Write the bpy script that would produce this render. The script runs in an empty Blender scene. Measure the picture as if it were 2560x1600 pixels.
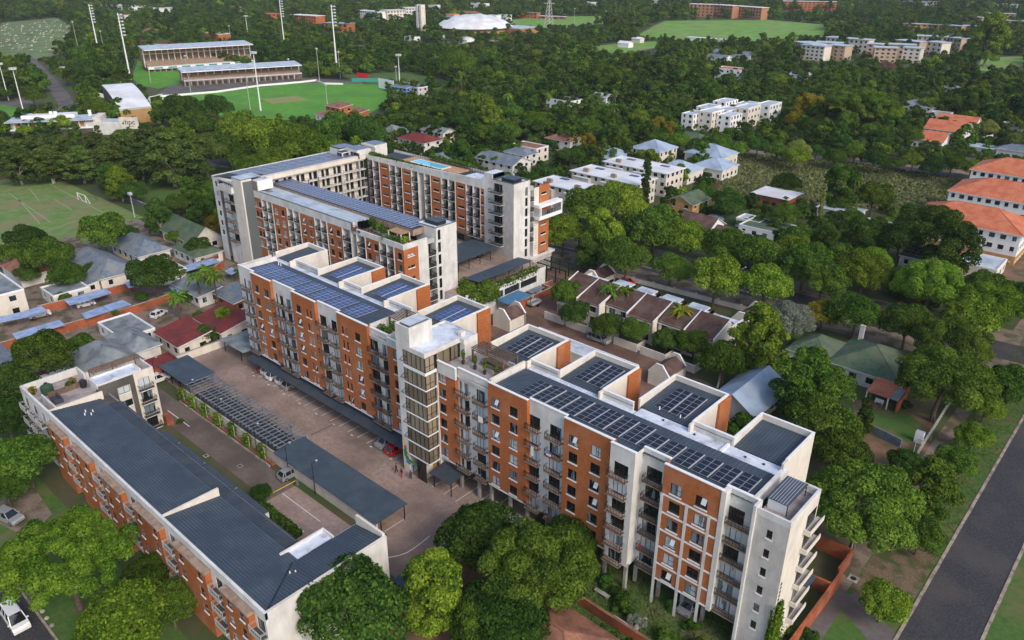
import bpy, math, random
import numpy as np
from mathutils import Vector, Matrix
random.seed(7); rng = np.random.default_rng(7)
S = bpy.context.scene
COL = S.collection
R = math.radians
# ------------------------------------------------------------------ camera, sky, sun, exposure
EYE = Vector((0.0, 0.0, 80.0))
FPX = 1955.9                                       # focal length in pixels of a 2560 px wide frame
CAMR = Vector((0.74293143, 0.66936056, 0.00305421))      # camera right
CAMD = Vector((0.28629182, -0.31362773, -0.90535885))    # camera down
CAMF = Vector((-0.60505362, 0.67349394, -0.42463635))    # camera forward
cam_d = bpy.data.cameras.new('camera'); cam = bpy.data.objects.new('camera', cam_d); COL.objects.link(cam)
rot = Matrix((CAMR, -CAMD, -CAMF)).transposed().to_4x4()
cam.matrix_world = Matrix.Translation(EYE) @ rot
cam_d.sensor_width = 36.0; cam_d.lens = 36.0 * FPX / 2560.0
cam_d.clip_start = 1.0; cam_d.clip_end = 9000.0
S.camera = cam
SUN_EL, SUN_AZ = 38.0, 104.0                       # degrees, azimuth clockwise from +Y (towards +X)
W = bpy.data.worlds.new('World'); S.world = W; W.use_nodes = True
wn = W.node_tree
sky = wn.nodes.new('ShaderNodeTexSky'); sky.sky_type = 'NISHITA'; sky.sun_disc = False
sky.sun_elevation = R(SUN_EL); sky.sun_rotation = R(SUN_AZ); sky.air_density = 1.0; sky.dust_density = 2.5; sky.ozone_density = 1.0
wn.links.new(sky.outputs['Color'], wn.nodes['Background'].inputs['Color'])
wn.nodes['Background'].inputs['Strength'].default_value = 0.15
sd = bpy.data.lights.new('sun', 'SUN'); sd.energy = 1.15; sd.angle = R(16.0); sd.color = (1.0, 0.90, 0.78)
so = bpy.data.objects.new('sun', sd); COL.objects.link(so)
_sv = Vector((math.sin(R(SUN_AZ)) * math.cos(R(SUN_EL)), math.cos(R(SUN_AZ)) * math.cos(R(SUN_EL)), math.sin(R(SUN_EL))))
so.rotation_euler = _sv.to_track_quat('Z', 'Y').to_euler(); so.location = (0, 0, 200)
S.view_settings.view_transform = 'Standard'; S.view_settings.look = 'None'
S.view_settings.exposure = 0.5; S.view_settings.gamma = 1.0; S.view_settings.use_curve_mapping = False

# ------------------------------------------------------------------ helpers
def at(px, py, z=0.0):
 """the place in the world, at height z, that the photograph shows at pixel (px, py)"""
 d = CAMR * ((px - 1280) / FPX) + CAMD * ((py - 800) / FPX) + CAMF
 t = (z - EYE.z) / d.z
 return Vector((d.x * t, d.y * t, z))
def proj(p):
 v = Vector(p) - EYE
 w = v.dot(CAMF)
 return 1280 + FPX * v.dot(CAMR) / w, 800 + FPX * v.dot(CAMD) / w, w

MATS = {}
def mat(name, col, col2=None, rough=0.8, scale=0.6, stretch=(1, 1, 1), bump=0.0, bscale=3.0, metal=0.0, detail=4.0, lo=0.35, hi=0.65,
  spec=0.3, patch=None, pscale=0.08, plo=.45, phi=.62):
 m = bpy.data.materials.new(name); m.use_nodes = True; t = m.node_tree; n = t.nodes; l = t.links
 b = n['Principled BSDF']; b.inputs['Roughness'].default_value = rough; b.inputs['Metallic'].default_value = metal
 b.inputs['Specular IOR Level'].default_value = spec
 b.inputs['Base Color'].default_value = (*col, 1)
 if col2 is not None or bump:
  g = n.new('ShaderNodeNewGeometry'); mp = n.new('ShaderNodeMapping'); mp.inputs['Scale'].default_value = stretch
  l.new(g.outputs['Position'], mp.inputs['Vector'])
 if col2 is not None:
  nz = n.new('ShaderNodeTexNoise'); nz.inputs['Scale'].default_value = scale; nz.inputs['Detail'].default_value = detail
  nz.inputs['Roughness'].default_value = 0.65
  l.new(mp.outputs[0], nz.inputs['Vector'])
  rp = n.new('ShaderNodeValToRGB'); rp.color_ramp.elements[0].position = lo; rp.color_ramp.elements[1].position = hi
  rp.color_ramp.elements[0].color = (*col, 1); rp.color_ramp.elements[1].color = (*col2, 1)
  l.new(nz.outputs['Fac'], rp.inputs['Fac']); out = rp.outputs['Color']
  if patch is not None:
   n2 = n.new('ShaderNodeTexNoise'); n2.inputs['Scale'].default_value = pscale; n2.inputs['Detail'].default_value = 5
   l.new(g.outputs['Position'], n2.inputs['Vector'])
   r2 = n.new('ShaderNodeMapRange'); r2.inputs['From Min'].default_value = plo; r2.inputs['From Max'].default_value = phi
   l.new(n2.outputs['Fac'], r2.inputs['Value'])
   mx = n.new('ShaderNodeMix'); mx.data_type = 'RGBA'; mx.inputs[7].default_value = (*patch, 1)
   l.new(r2.outputs[0], mx.inputs[0]); l.new(out, mx.inputs[6]); out = mx.outputs[2]
  l.new(out, b.inputs['Base Color'])
 if bump:
  nb = n.new('ShaderNodeTexNoise'); nb.inputs['Scale'].default_value = bscale; nb.inputs['Detail'].default_value = 3
  l.new(mp.outputs[0], nb.inputs['Vector'])
  bp = n.new('ShaderNodeBump'); bp.inputs['Strength'].default_value = bump; bp.inputs['Distance'].default_value = 0.1
  l.new(nb.outputs['Fac'], bp.inputs['Height']); l.new(bp.outputs[0], b.inputs['Normal'])
 MATS[name] = m
 return m
mat('brick', (.30, .085, .024), (.46, .155, .052), .85, 1.6, (1, 1, 5), patch=(.44, .19, .10), pscale=.25, plo=.5, phi=.75)
mat('brick_wall', (.30, .075, .03), (.42, .13, .06), .9, 2.0, (1, 1, 4), patch=(.2, .07, .04), pscale=.3)
mat('plaster', (.58, .565, .54), (.70, .69, .67), .85, .8, (1, 1, .25), patch=(.44, .42, .39), pscale=.35, plo=.48, phi=.8)
mat('plaster_cream', (.62, .565, .49), (.71, .655, .58), .85, .5, (1, 1, .3), patch=(.50, .45, .39), pscale=.3, plo=.52, phi=.8)
mat('plaster_grey', (.44, .42, .40), (.58, .555, .53), .9, .9, (1, 1, .5), patch=(.36, .34, .33), pscale=.3, plo=.5, phi=.8, bump=.2)
mat('plaster_dark_and_shade', (.060, .058, .056), (.12, .11, .10), .9, .5, (1, 1, .4))  # dark wall colour, also painted in as shade inside balcony recesses
mat('white', (.74, .74, .74), (.80, .80, .80), .7, .8)
mat('concrete', (.30, .285, .265), (.42, .40, .37), .9, 1.0, patch=(.22, .21, .19), pscale=.4)
mat('slab_brown', (.22, .15, .11), (.36, .27, .21), .9, .9)
mat('roof_metal', (.040, .058, .082), (.055, .080, .108), .6, .25, (1, 1, 1), patch=(.070, .094, .122), pscale=.4, plo=.48, phi=.75, spec=.4)
mat('roof_dark', (.032, .042, .056), (.048, .062, .080), .75, .8, patch=(.055, .062, .08), pscale=.3)
mat('roof_pale', (.40, .46, .53), (.55, .61, .67), .5, .5, (.3, 1.5, 1), patch=(.32, .38, .45), pscale=.3)
mat('roof_waterproof', (.50, .55, .66), (.70, .74, .82), .55, .6, patch=(.28, .29, .33), pscale=.5, plo=.52, phi=.75)
mat('roof_white', (.66, .67, .71), (.76, .77, .80), .6, .15, patch=(.58, .58, .60), pscale=.1)
mat('steel', (.018, .022, .026), rough=.5)
mat('steel_pale', (.42, .42, .42), rough=.5)
mat('steel_grey', (.12, .14, .15), rough=.5)
mat('galv', (.50, .51, .52), (.62, .63, .64), .45, 2.0, metal=.3)
mat('solar_cell', (.007, .011, .024), (.011, .017, .036), .3, 2.0, spec=.25)
mat('solar_blue', (.020, .052, .17), (.038, .085, .24), .3, 2.0, spec=.25)
mat('solar_frame', (.42, .43, .46), rough=.5)
mat('timber', (.10, .065, .045), (.17, .115, .08), .85, 2.0)
mat('timber_pale', (.40, .24, .13), (.52, .33, .19), .8, 2.0)
mat('paving', (.26, .185, .155), (.37, .28, .24), .9, 1.4, detail=8, patch=(.17, .125, .105), pscale=.12, plo=.42, phi=.68, bump=.2)
mat('paving_dark', (.125, .098, .082), (.175, .138, .118), .9, 1.6, detail=8, patch=(.10, .08, .07), pscale=.12)
mat('paving_brown', (.16, .095, .07), (.22, .135, .10), .9, 1.5, detail=8, patch=(.12, .07, .055), pscale=.15)
mat('terrace_tile', (.30, .27, .27), (.42, .36, .34), .8, 2.5, patch=(.24, .2, .2), pscale=.5)
mat('asphalt', (.024, .025, .031), (.062, .062, .068), .9, 3.0, detail=12, patch=(.085, .074, .066), pscale=.12, plo=.48, phi=.8, bump=.3, bscale=6)
mat('asphalt_pale', (.11, .10, .10), (.15, .135, .13), .9, 1.2, patch=(.09, .075, .07), pscale=.1)
mat('kerb', (.30, .245, .195), (.42, .355, .29), .9, 2.0, patch=(.2, .16, .13), pscale=.7)
mat('line_white', (.62, .61, .58), (.74, .73, .70), .8, 3.0)
mat('line_yellow', (.60, .42, .06), rough=.7)
mat('soil', (.16, .085, .055), (.24, .14, .095), .95, 1.0, detail=8, patch=(.07, .085, .03), pscale=.25)
mat('gravel', (.17, .125, .10), (.27, .21, .175), .95, 3.0, detail=8, patch=(.09, .08, .045), pscale=.3)
mat('lawn', (.045, .10, .018), (.075, .15, .03), .95, 1.2, detail=8, patch=(.14, .12, .055), pscale=.2, plo=.5, phi=.72)
mat('lawn_bright', (.075, .23, .018), (.11, .31, .030), .95, .25, detail=8, patch=(.08, .22, .03), pscale=.05)
mat('field', (.095, .175, .04), (.165, .245, .075), .95, .3, detail=9, patch=(.215, .18, .10), pscale=.09, plo=.46, phi=.66)
mat('meadow', (.085, .23, .022), (.19, .34, .06), .95, .10, (1, .35, 1), detail=9, patch=(.21, .24, .09), pscale=.03, plo=.48, phi=.68)
mat('veld', (.09, .105, .035), (.20, .185, .085), .95, .25, detail=9, patch=(.075, .10, .03), pscale=.06)
mat('pitch_strip', (.20, .22, .07), (.27, .26, .10), .95, 1.0)
mat('tile_orange', (.44, .135, .065), (.58, .21, .115), .8, 2.5, (1, 1, 1), patch=(.44, .12, .06), pscale=.4)
mat('tile_brown', (.072, .038, .032), (.11, .062, .052), .85, 2.0, patch=(.13, .085, .07), pscale=.4)
mat('tile_rust', (.23, .10, .065), (.33, .16, .105), .85, 2.5, patch=(.17, .08, .055), pscale=.5)
mat('tile_red', (.15, .024, .022), (.22, .04, .036), .8, 1.5, patch=(.12, .028, .028), pscale=.4)
mat('tile_green', (.045, .082, .05), (.085, .135, .08), .85, 1.5, patch=(.11, .13, .085), pscale=.3)
mat('tile_slate', (.10, .13, .18), (.17, .205, .26), .8, 1.2, patch=(.20, .22, .23), pscale=.3)
mat('tile_pale', (.27, .36, .47), (.38, .47, .57), .7, .8, patch=(.24, .30, .40), pscale=.2)
mat('flat_grey', (.17, .20, .22), (.27, .30, .32), .9, .8, patch=(.13, .15, .16), pscale=.4)
mat('carport_blue', (.25, .34, .53), (.36, .45, .63), .6, 1.5, patch=(.21, .29, .46), pscale=.5)
mat('net_blue', (.05, .15, .27), (.08, .21, .36), .8, 2.0)
mat('pool_water', (.10, .52, .72), (.16, .60, .78), .08, 1.0, spec=.6)
mat('trunk', (.075, .055, .040), (.14, .105, .08), .95, 3.0)
mat('trunk_pale', (.30, .26, .21), (.42, .37, .31), .9, 3.0)
mat('dead_frond', (.22, .16, .10), (.32, .24, .16), .95, 3.0)
mat('brick_far', (.33, .15, .08), (.42, .21, .12), .85, 1.0)
mat('res_tan', (.42, .30, .21), (.50, .38, .28), .85, .5)
mat('cemetery', (.09, .17, .045), (.24, .27, .15), .95, .9, detail=9, lo=.45, hi=.62, patch=(.10, .13, .05), pscale=.05)
mat('face_brick_tan', (.40, .22, .08), (.50, .30, .13), .85, 1.0)
mat('shutter_tan', (.34, .20, .075), (.45, .28, .12), .8, .6)
mat('tyre', (.012, .012, .012), rough=.8)
mat('rim', (.35, .35, .36), rough=.35, metal=.6)
mat('lamp_red', (.35, .01, .01), rough=.3)
mat('lamp_clear', (.7, .7, .68), rough=.2)
mat('lamp_amber', (.6, .2, .03), rough=.3)
mat('car_glass', (.010, .013, .016), rough=.05, spec=.6)
for _n, _c in dict(car_white=(.70, .70, .71), car_silver=(.36, .38, .40), car_red=(.42, .012, .012), car_dark=(.03, .035, .045), car_blue=(.09, .12, .17)).items():
 mat(_n, _c, rough=.28, spec=.5, metal=.35 if 'silver' in _n or 'dark' in _n or 'blue' in _n else 0.0)
mat('cloth_dark', (.02, .02, .025)); mat('cloth_red', (.35, .03, .03)); mat('cloth_blue', (.04, .07, .22)); mat('cloth_white', (.7, .7, .7))
mat('skin', (.12, .065, .04), rough=.6)
mat('hair', (.01, .008, .007))
mat('pot', (.045, .04, .04), rough=.6)
mat('paint_green', (.03, .25, .05)); mat('paint_orange', (.72, .10, .02)); mat('paint_yellow', (.70, .60, .10)); mat('paint_blue', (.12, .22, .50))
mat('paint_black', (.012, .012, .014)); mat('signal_red', (.55, .03, .03)); mat('banner_green', (.04, .28, .22))
mat('tank_green', (.03, .07, .04), rough=.5)

def glass_mat(name, dark, mid, light, p1=.55, p2=.75, rough=.06):
 """window glass with whatever hangs behind it: bare dark rooms, half drawn curtains, blinds (chosen per window)"""
 m = bpy.data.materials.new(name); m.use_nodes = True; t = m.node_tree; n = t.nodes; l = t.links
 b = n['Principled BSDF']; b.inputs['Roughness'].default_value = rough; b.inputs['Specular IOR Level'].default_value = .6
 oi = n.new('ShaderNodeObjectInfo'); tc = n.new('ShaderNodeTexCoord')
 wv = n.new('ShaderNodeTexNoise'); wv.inputs['Scale'].default_value = 1.3; wv.noise_dimensions = '4D'
 ml = n.new('ShaderNodeMath'); ml.operation = 'MULTIPLY'; ml.inputs[1].default_value = 37.0
 l.new(oi.outputs['Random'], ml.inputs[0]); l.new(ml.outputs[0], wv.inputs['W'])
 mp = n.new('ShaderNodeMapping'); mp.inputs['Scale'].default_value = (1.0, 1.0, .12)
 l.new(tc.outputs['Object'], mp.inputs['Vector']); l.new(mp.outputs[0], wv.inputs['Vector'])
 ad = n.new('ShaderNodeMath'); ad.operation = 'MULTIPLY_ADD'; ad.inputs[1].default_value = 1.5; ad.inputs[2].default_value = -.75
 l.new(wv.outputs['Fac'], ad.inputs[0])
 sm = n.new('ShaderNodeMath'); sm.operation = 'ADD'; l.new(oi.outputs['Random'], sm.inputs[0]); l.new(ad.outputs[0], sm.inputs[1])
 rp = n.new('ShaderNodeValToRGB'); rp.color_ramp.interpolation = 'CONSTANT'
 e = rp.color_ramp.elements; e[0].position = 0; e[0].color = (*dark, 1); e[1].position = p1; e[1].color = (*mid, 1)
 q = e.new(p2); q.color = (*light, 1)
 l.new(sm.outputs[0], rp.inputs['Fac']); l.new(rp.outputs[0], b.inputs['Base Color'])
 MATS[name] = m
glass_mat('glass', (.012, .014, .015), (.16, .21, .24), (.50, .55, .58), .50, .72)
glass_mat('glass_dark', (.010, .012, .013), (.03, .035, .035), (.16, .18, .19), .7, .9)
glass_mat('glass_far', (.02, .022, .025), (.05, .055, .06), (.12, .13, .14), .7, .9, .2)
glass_mat('glass_stair', (.17, .135, .09), (.23, .185, .125), (.30, .245, .165), .4, .75, .15)

def leaf_mat(name, c0, c1, hue=.016, val=.28):
 m = bpy.data.materials.new(name); m.use_nodes = True; t = m.node_tree; n = t.nodes; l = t.links
 for x in list(n): n.remove(x)
 out = n.new('ShaderNodeOutputMaterial'); df = n.new('ShaderNodeBsdfDiffuse'); tr = n.new('ShaderNodeBsdfTranslucent'); mx = n.new('ShaderNodeMixShader')
 mx.inputs[0].default_value = .22
 a = n.new('ShaderNodeAttribute'); a.attribute_name = 'tint'
 rp = n.new('ShaderNodeMix'); rp.data_type = 'RGBA'; rp.inputs[6].default_value = (*c0, 1); rp.inputs[7].default_value = (*c1, 1)
 l.new(a.outputs['Fac'], rp.inputs[0])
 oi = n.new('ShaderNodeObjectInfo'); hs = n.new('ShaderNodeHueSaturation')
 mr = n.new('ShaderNodeMapRange'); mr.inputs['To Min'].default_value = .5 - hue; mr.inputs['To Max'].default_value = .5 + hue
 l.new(oi.outputs['Random'], mr.inputs['Value']); l.new(mr.outputs[0], hs.inputs['Hue'])
 m2 = n.new('ShaderNodeMath'); m2.operation = 'MULTIPLY'; m2.inputs[1].default_value = 7.31; m3 = n.new('ShaderNodeMath'); m3.operation = 'FRACT'
 l.new(oi.outputs['Random'], m2.inputs[0]); l.new(m2.outputs[0], m3.inputs[0])
 mv = n.new('ShaderNodeMapRange'); mv.inputs['To Min'].default_value = 1 - val; mv.inputs['To Max'].default_value = 1 + val
 l.new(m3.outputs[0], mv.inputs['Value']); l.new(mv.outputs[0], hs.inputs['Value'])
 l.new(rp.outputs[2], hs.inputs['Color']); l.new(hs.outputs[0], df.inputs[0]); l.new(hs.outputs[0], tr.inputs[0])
 l.new(df.outputs[0], mx.inputs[1]); l.new(tr.outputs[0], mx.inputs[2]); l.new(mx.outputs[0], out.inputs[0])
 MATS[name] = m
leaf_mat('leaf_dark', (.010, .034, .008), (.092, .170, .028))
leaf_mat('leaf_mid', (.014, .048, .008), (.148, .238, .031))
leaf_mat('leaf_bright', (.026, .080, .009), (.240, .338, .034))
leaf_mat('leaf_yellow', (.09, .09, .010), (.36, .30, .03), .01, .15)
leaf_mat('leaf_lime', (.11, .15, .03), (.36, .40, .10), .01, .1)
leaf_mat('leaf_grey', (.10, .12, .09), (.24, .27, .21), .01, .1)
leaf_mat('leaf_olive', (.022, .050, .010), (.150, .215, .050))
leaf_mat('leaf_pink', (.12, .08, .06), (.26, .16, .14), .01, .1)

# mesh builder: collects faces, becomes ONE mesh
class MB:
 def __init__(s): s.v = []; s.f = []; s.m = []
 def quad(s, a, b, c, d, m):
  i = len(s.v); s.v += [tuple(a), tuple(b), tuple(c), tuple(d)]; s.f.append((i, i+1, i+2, i+3)); s.m.append(m)
 def poly(s, pts, m):
  i = len(s.v); s.v += [tuple(p) for p in pts]; s.f.append(tuple(range(i, i+len(pts)))); s.m.append(m)
 def box(s, x0, x1, y0, y1, z0, z1, m, top=None, bot=True):
  i = len(s.v); s.v += [(x0,y0,z0),(x1,y0,z0),(x1,y1,z0),(x0,y1,z0),(x0,y0,z1),(x1,y0,z1),(x1,y1,z1),(x0,y1,z1)]
  F = [(0,1,5,4),(1,2,6,5),(2,3,7,6),(3,0,4,7),(4,5,6,7)] + ([(3,2,1,0)] if bot else [])
  for k, f in enumerate(F): s.f.append(tuple(i+q for q in f)); s.m.append(top if (top and k == 4) else m)
 def prism(s, pts, z0, z1, m, top=None):
  """vertical prism over a counter-clockwise outline; z1 may be a list, one height per corner"""
  n = len(pts); zt = z1 if isinstance(z1, (list, tuple)) else [z1]*n
  i = len(s.v); s.v += [(p[0], p[1], z0) for p in pts] + [(p[0], p[1], zt[k]) for k, p in enumerate(pts)]
  for k in range(n):
   j = (k+1) % n; s.f.append((i+k, i+j, i+n+j, i+n+k)); s.m.append(m)
  s.f.append(tuple(i+n+k for k in range(n))); s.m.append(top or m)
  s.f.append(tuple(i+k for k in reversed(range(n)))); s.m.append(m)
 def tube(s, p, q, r0, r1=None, m='steel', n=6, cap=True):
  r1 = r0 if r1 is None else r1
  p, q = Vector(p), Vector(q); d = (q-p).normalized()
  a = d.orthogonal().normalized(); b = d.cross(a); i = len(s.v)
  for c, r in ((p, r0), (q, r1)):
   for k in range(n):
    t = 2*math.pi*k/n; s.v.append(tuple(c + (a*math.cos(t) + b*math.sin(t))*r))
  for k in range(n):
   j = (k+1) % n; s.f.append((i+k, i+j, i+n+j, i+n+k)); s.m.append(m)
  if cap:
   s.f.append(tuple(i+n+k for k in range(n))); s.m.append(m)
 def bar(s, p, q, w, h, m):
  """box beam from p to q, w wide, h high"""
  p, q = Vector(p), Vector(q); d = (q-p).normalized(); side = d.cross(Vector((0,0,1)))
  side = Vector((1,0,0)) if side.length < 1e-4 else side.normalized(); up = side.cross(d)
  i = len(s.v)
  for c in (p, q):
   for a, b in ((-1,-1),(1,-1),(1,1),(-1,1)): s.v.append(tuple(c + side*a*w/2 + up*b*h/2))
  for f in ((0,3,2,1),(4,5,6,7),(0,1,5,4),(1,2,6,5),(2,3,7,6),(3,0,4,7)): s.f.append(tuple(i+q for q in f)); s.m.append(m)
 def disc(s, c, r, m, n=16, rx=None):
  s.poly([(c[0]+r*math.cos(2*math.pi*k/n), c[1]+(rx or r)*math.sin(2*math.pi*k/n), c[2]) for k in range(n)], m)
 def ball(s, c, r, m, n=8, k=5, sz=1.0):
  i = len(s.v)
  for a in range(k+1):
   t = math.pi*a/k
   for b in range(n): s.v.append((c[0]+r*math.sin(t)*math.cos(2*math.pi*b/n), c[1]+r*math.sin(t)*math.sin(2*math.pi*b/n), c[2]-r*sz*math.cos(t)))
  for a in range(k):
   for b in range(n): s.f.append((i+a*n+b, i+a*n+(b+1)%n, i+(a+1)*n+(b+1)%n, i+(a+1)*n+b)); s.m.append(m)
 def mesh(s, name, off=(0,0,0)):
  me = bpy.data.meshes.new(name)
  o = off; vs = [(a-o[0], b-o[1], c-o[2]) for a, b, c in s.v]
  me.from_pydata(vs, [], s.f)
  names = sorted(set(s.m)); ix = {k: i for i, k in enumerate(names)}
  for k in names: me.materials.append(MATS[k])
  me.polygons.foreach_set('material_index', [ix[k] for k in s.m])
  if any(k[:5] == 'leaf_' for k in names): me.attributes.new('tint', 'FLOAT', 'FACE').data.foreach_set('value', rng.uniform(.1, 1, len(s.f)).astype(np.float32))
  me.update()
  return me
ORG = {}
def empty(name, loc, rotz=0.0):
 o = bpy.data.objects.new(name, None); COL.objects.link(o); o.location = loc; o.rotation_euler = (0, 0, rotz)
 o.empty_display_size = .3; ORG[o] = Vector(loc); return o
def tag(o, label=None, cat=None, group=None, kind=None):
 if label: o['label'] = label
 if cat: o['category'] = cat
 if group: o['group'] = group
 if kind: o['kind'] = kind
 return o
def thing(name, label, cat, loc, rotz=0.0, group=None):
 o = tag(empty(name, loc, rotz), label, cat, group)
 if rotz: ORG[o] = Vector((0, 0, 0))            # parts of a turned thing are given in its own frame
 return o
def put(name, mb, parent=None, label=None, kind=None):
 """link a builder as one mesh object; corners are world places (own frame under a turned thing)"""
 off = ORG[parent] if parent is not None else Vector((0, 0, 0))
 o = bpy.data.objects.new(name, mb.mesh(name, off) if isinstance(mb, MB) else mb); COL.objects.link(o)
 if parent is not None: o.parent = parent
 ORG[o] = off
 return tag(o, label, None, None, kind)
def inst(name, me, parent, loc, rotz=0.0, label=None):
 """link shared mesh data at a place (world place when the parent is unturned)"""
 o = bpy.data.objects.new(name, me); COL.objects.link(o); o.parent = parent
 o.location = Vector(loc) - ORG.get(parent, Vector((0,0,0))) if parent is not None else Vector(loc)
 o.rotation_euler = (0, 0, rotz); ORG[o] = Vector((0, 0, 0))
 if label: o['label'] = label
 return o
def sub(name, me, parent):
 o = bpy.data.objects.new(name, me); COL.objects.link(o); o.parent = parent; return o
def struct(name, mb): return tag(put(name, mb), kind='structure')
def solo(name, mb, label, cat, group=None, base=None):
 """a thing that is a single mesh, its origin at its base"""
 if base is None:
  a = np.array(mb.v); base = Vector((a[:,0].mean(), a[:,1].mean(), a[:,2].min()))
 o = bpy.data.objects.new(name, mb.mesh(name, base)); COL.objects.link(o); o.location = base; ORG[o] = Vector(base)
 return tag(o, label, cat, group)

UD = {'s': (1, 0), 'e': (0, 1), 'n': (-1, 0), 'w': (0, -1)}
def facade(mb, d, plane, u0, u1, z0, z1, holes, m, depth=.2, rm=None):
 """an upright wall face with real openings. d: which way it looks; u runs along X or Y in world units"""
 U = UD[d]; N = (U[1], -U[0])
 def P(u, z, k=0.0):
  return (u - N[0]*k, plane - N[1]*k, z) if U[0] else (plane - N[0]*k, u - N[1]*k, z)
 flip = d in 'nw'
 us = sorted({u0, u1, *[h[0] for h in holes], *[h[1] for h in holes]}); zs = sorted({z0, z1, *[h[2] for h in holes], *[h[3] for h in holes]})
 us = [u for u in us if u0-1e-6 <= u <= u1+1e-6]; zs = [z for z in zs if z0-1e-6 <= z <= z1+1e-6]
 for a, b in zip(us, us[1:]):
  for c, e in zip(zs, zs[1:]):
   cu, cz = (a+b)/2, (c+e)/2
   if any(h[0] < cu < h[1] and h[2] < cz < h[3] for h in holes): continue
   q = [P(a,c), P(b,c), P(b,e), P(a,e)]
   mb.quad(*(q if not flip else q[::-1]), m)
 for a, b, c, e in holes:
  for (p, q) in (((a,c),(b,c)), ((b,c),(b,e)), ((b,e),(a,e)), ((a,e),(a,c))):
   r = [P(*p), P(*p, depth), P(*q, depth), P(*q)]
   mb.quad(*(r[::-1] if flip else r), rm or m)
ROT = {'s': 0.0, 'e': math.pi/2, 'n': math.pi, 'w': -math.pi/2}
def spot(d, plane, u, z): return (u, plane, z) if d in 'sn' else (plane, u, z)

# window, door and balcony kinds: shared meshes in a frame where x runs along the wall and y goes into it
_W = {}
def win_meshes(w, h, style, glass, fm='steel'):
 k = (round(w,2), round(h,2), style, glass, fm)
 if k in _W: return _W[k]
 f = MB(); t = .07; y0, y1 = .08, .15
 f.box(-w/2, -w/2+t, y0, y1, 0, h, fm); f.box(w/2-t, w/2, y0, y1, 0, h, fm)
 f.box(-w/2+t, w/2-t, y0, y1, 0, t, fm); f.box(-w/2+t, w/2-t, y0, y1, h-t, h, fm)
 if style in ('pair', 'cross', 'tee'): f.box(-t/2, t/2, y0+.005, y1-.005, t, h-t, fm)
 if style == 'cross': f.box(-w/2+t, -t/2, y0+.01, y1-.01, h*.5-.03, h*.5+.03, fm); f.box(t/2, w/2-t, y0+.01, y1-.01, h*.5-.03, h*.5+.03, fm)
 if style == 'tee': f.box(t/2, w/2-t, y0+.01, y1-.01, h*.48, h*.48+.06, fm)
 if style == 'bar': f.box(-w/2+t, w/2-t, y0+.01, y1-.01, h*.5-.03, h*.5+.03, fm)
 if style == 'triple':
  for x in (-w/6, w/6): f.box(x-t/2, x+t/2, y0+.005, y1-.005, t, h-t, fm)
 p = MB(); p.quad((-w/2+t*.5, .12, t*.5), (w/2-t*.5, .12, t*.5), (w/2-t*.5, .12, h-t*.5), (-w/2+t*.5, .12, h-t*.5), glass)
 s = MB(); s.box(-w/2-.07, w/2+.07, -.11, .16, -.17, 0, 'white')
 sh = MB()                                       # an opened top-hung sash
 a = .5; L = h*.52; w2 = w*.44
 sh.quad((t, .04, h-.08), (t+w2, .04, h-.08), (t+w2, .04-L*math.sin(a), h-.08-L*math.cos(a)), (t, .04-L*math.sin(a), h-.08-L*math.cos(a)), 'glass_sash')
 for x in (t, t+w2): sh.bar((x, .04, h-.08), (x, .04-L*math.sin(a), h-.08-L*math.cos(a)), .05, .04, fm)
 sh.bar((t, .04-L*math.sin(a), h-.08-L*math.cos(a)), (t+w2, .04-L*math.sin(a), h-.08-L*math.cos(a)), .05, .05, fm)
 _W[k] = (f.mesh('window_frame'), p.mesh('pane'), s.mesh('sill'), sh.mesh('open_sash'))
 return _W[k]
mat('glass_sash', (.55, .60, .62), rough=.05, spec=.6)
def window(parent, d, plane, u, z, w, h, style='tee', glass='glass', sill=True, name='window', openp=0.0):
 f, p, s, sh = win_meshes(w, h, style, glass)
 o = inst(name, f, parent, spot(d, plane, u, z), ROT[d])
 sub('pane', p, o)
 if sill: sub('sill', s, o)
 if random.random() < openp: sub('open_sash', sh, o)
 return o
_B = {}
def balcony(parent, d, plane, u, z, w, dep=.85, h=1.0, slab='slab_brown', solid=False, name='balcony', rm='steel', pr=.045):
 k = (round(w,2), dep, h, slab, solid, rm)
 if k not in _B:
  s = MB(); s.box(-w/2, w/2, -dep, -.004, -.16, 0, slab, top='plaster_dark_and_shade' if slab == 'plaster' else None)  # white slabs get a dark top, shade of the balcony put into colour
  r = MB()
  if solid: r.box(-w/2, w/2, -dep, -dep+.12, .004, h, slab); r.box(-w/2, -w/2+.12, -dep+.12, -.01, .004, h, slab); r.box(w/2-.12, w/2, -dep+.12, -.01, .004, h, slab)
  else:
   y = -dep+.05
   for zz in (h, h*.78, .1):
    r.bar((-w/2+.03, y, zz), (w/2-.03, y, zz), pr*1.3, pr*1.3, rm)
    for x in (-w/2+.03, w/2-.03): r.bar((x, y, zz), (x, -.02, zz), pr, pr, rm)
   n = max(2, int(w/.42))
   for i in range(n+1):
    x = -w/2+.03 + (w-.06)*i/n; q = pr*(1.5 if i in (0, n) else .8)
    r.bar((x, y, .0), (x, y, h), q, q, rm)
  _B[k] = (s.mesh('balcony_slab'), r.mesh('railing'))
 o = inst(name, _B[k][0], parent, spot(d, plane, u, z), ROT[d]); sub('railing', _B[k][1], o)
 return o
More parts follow.
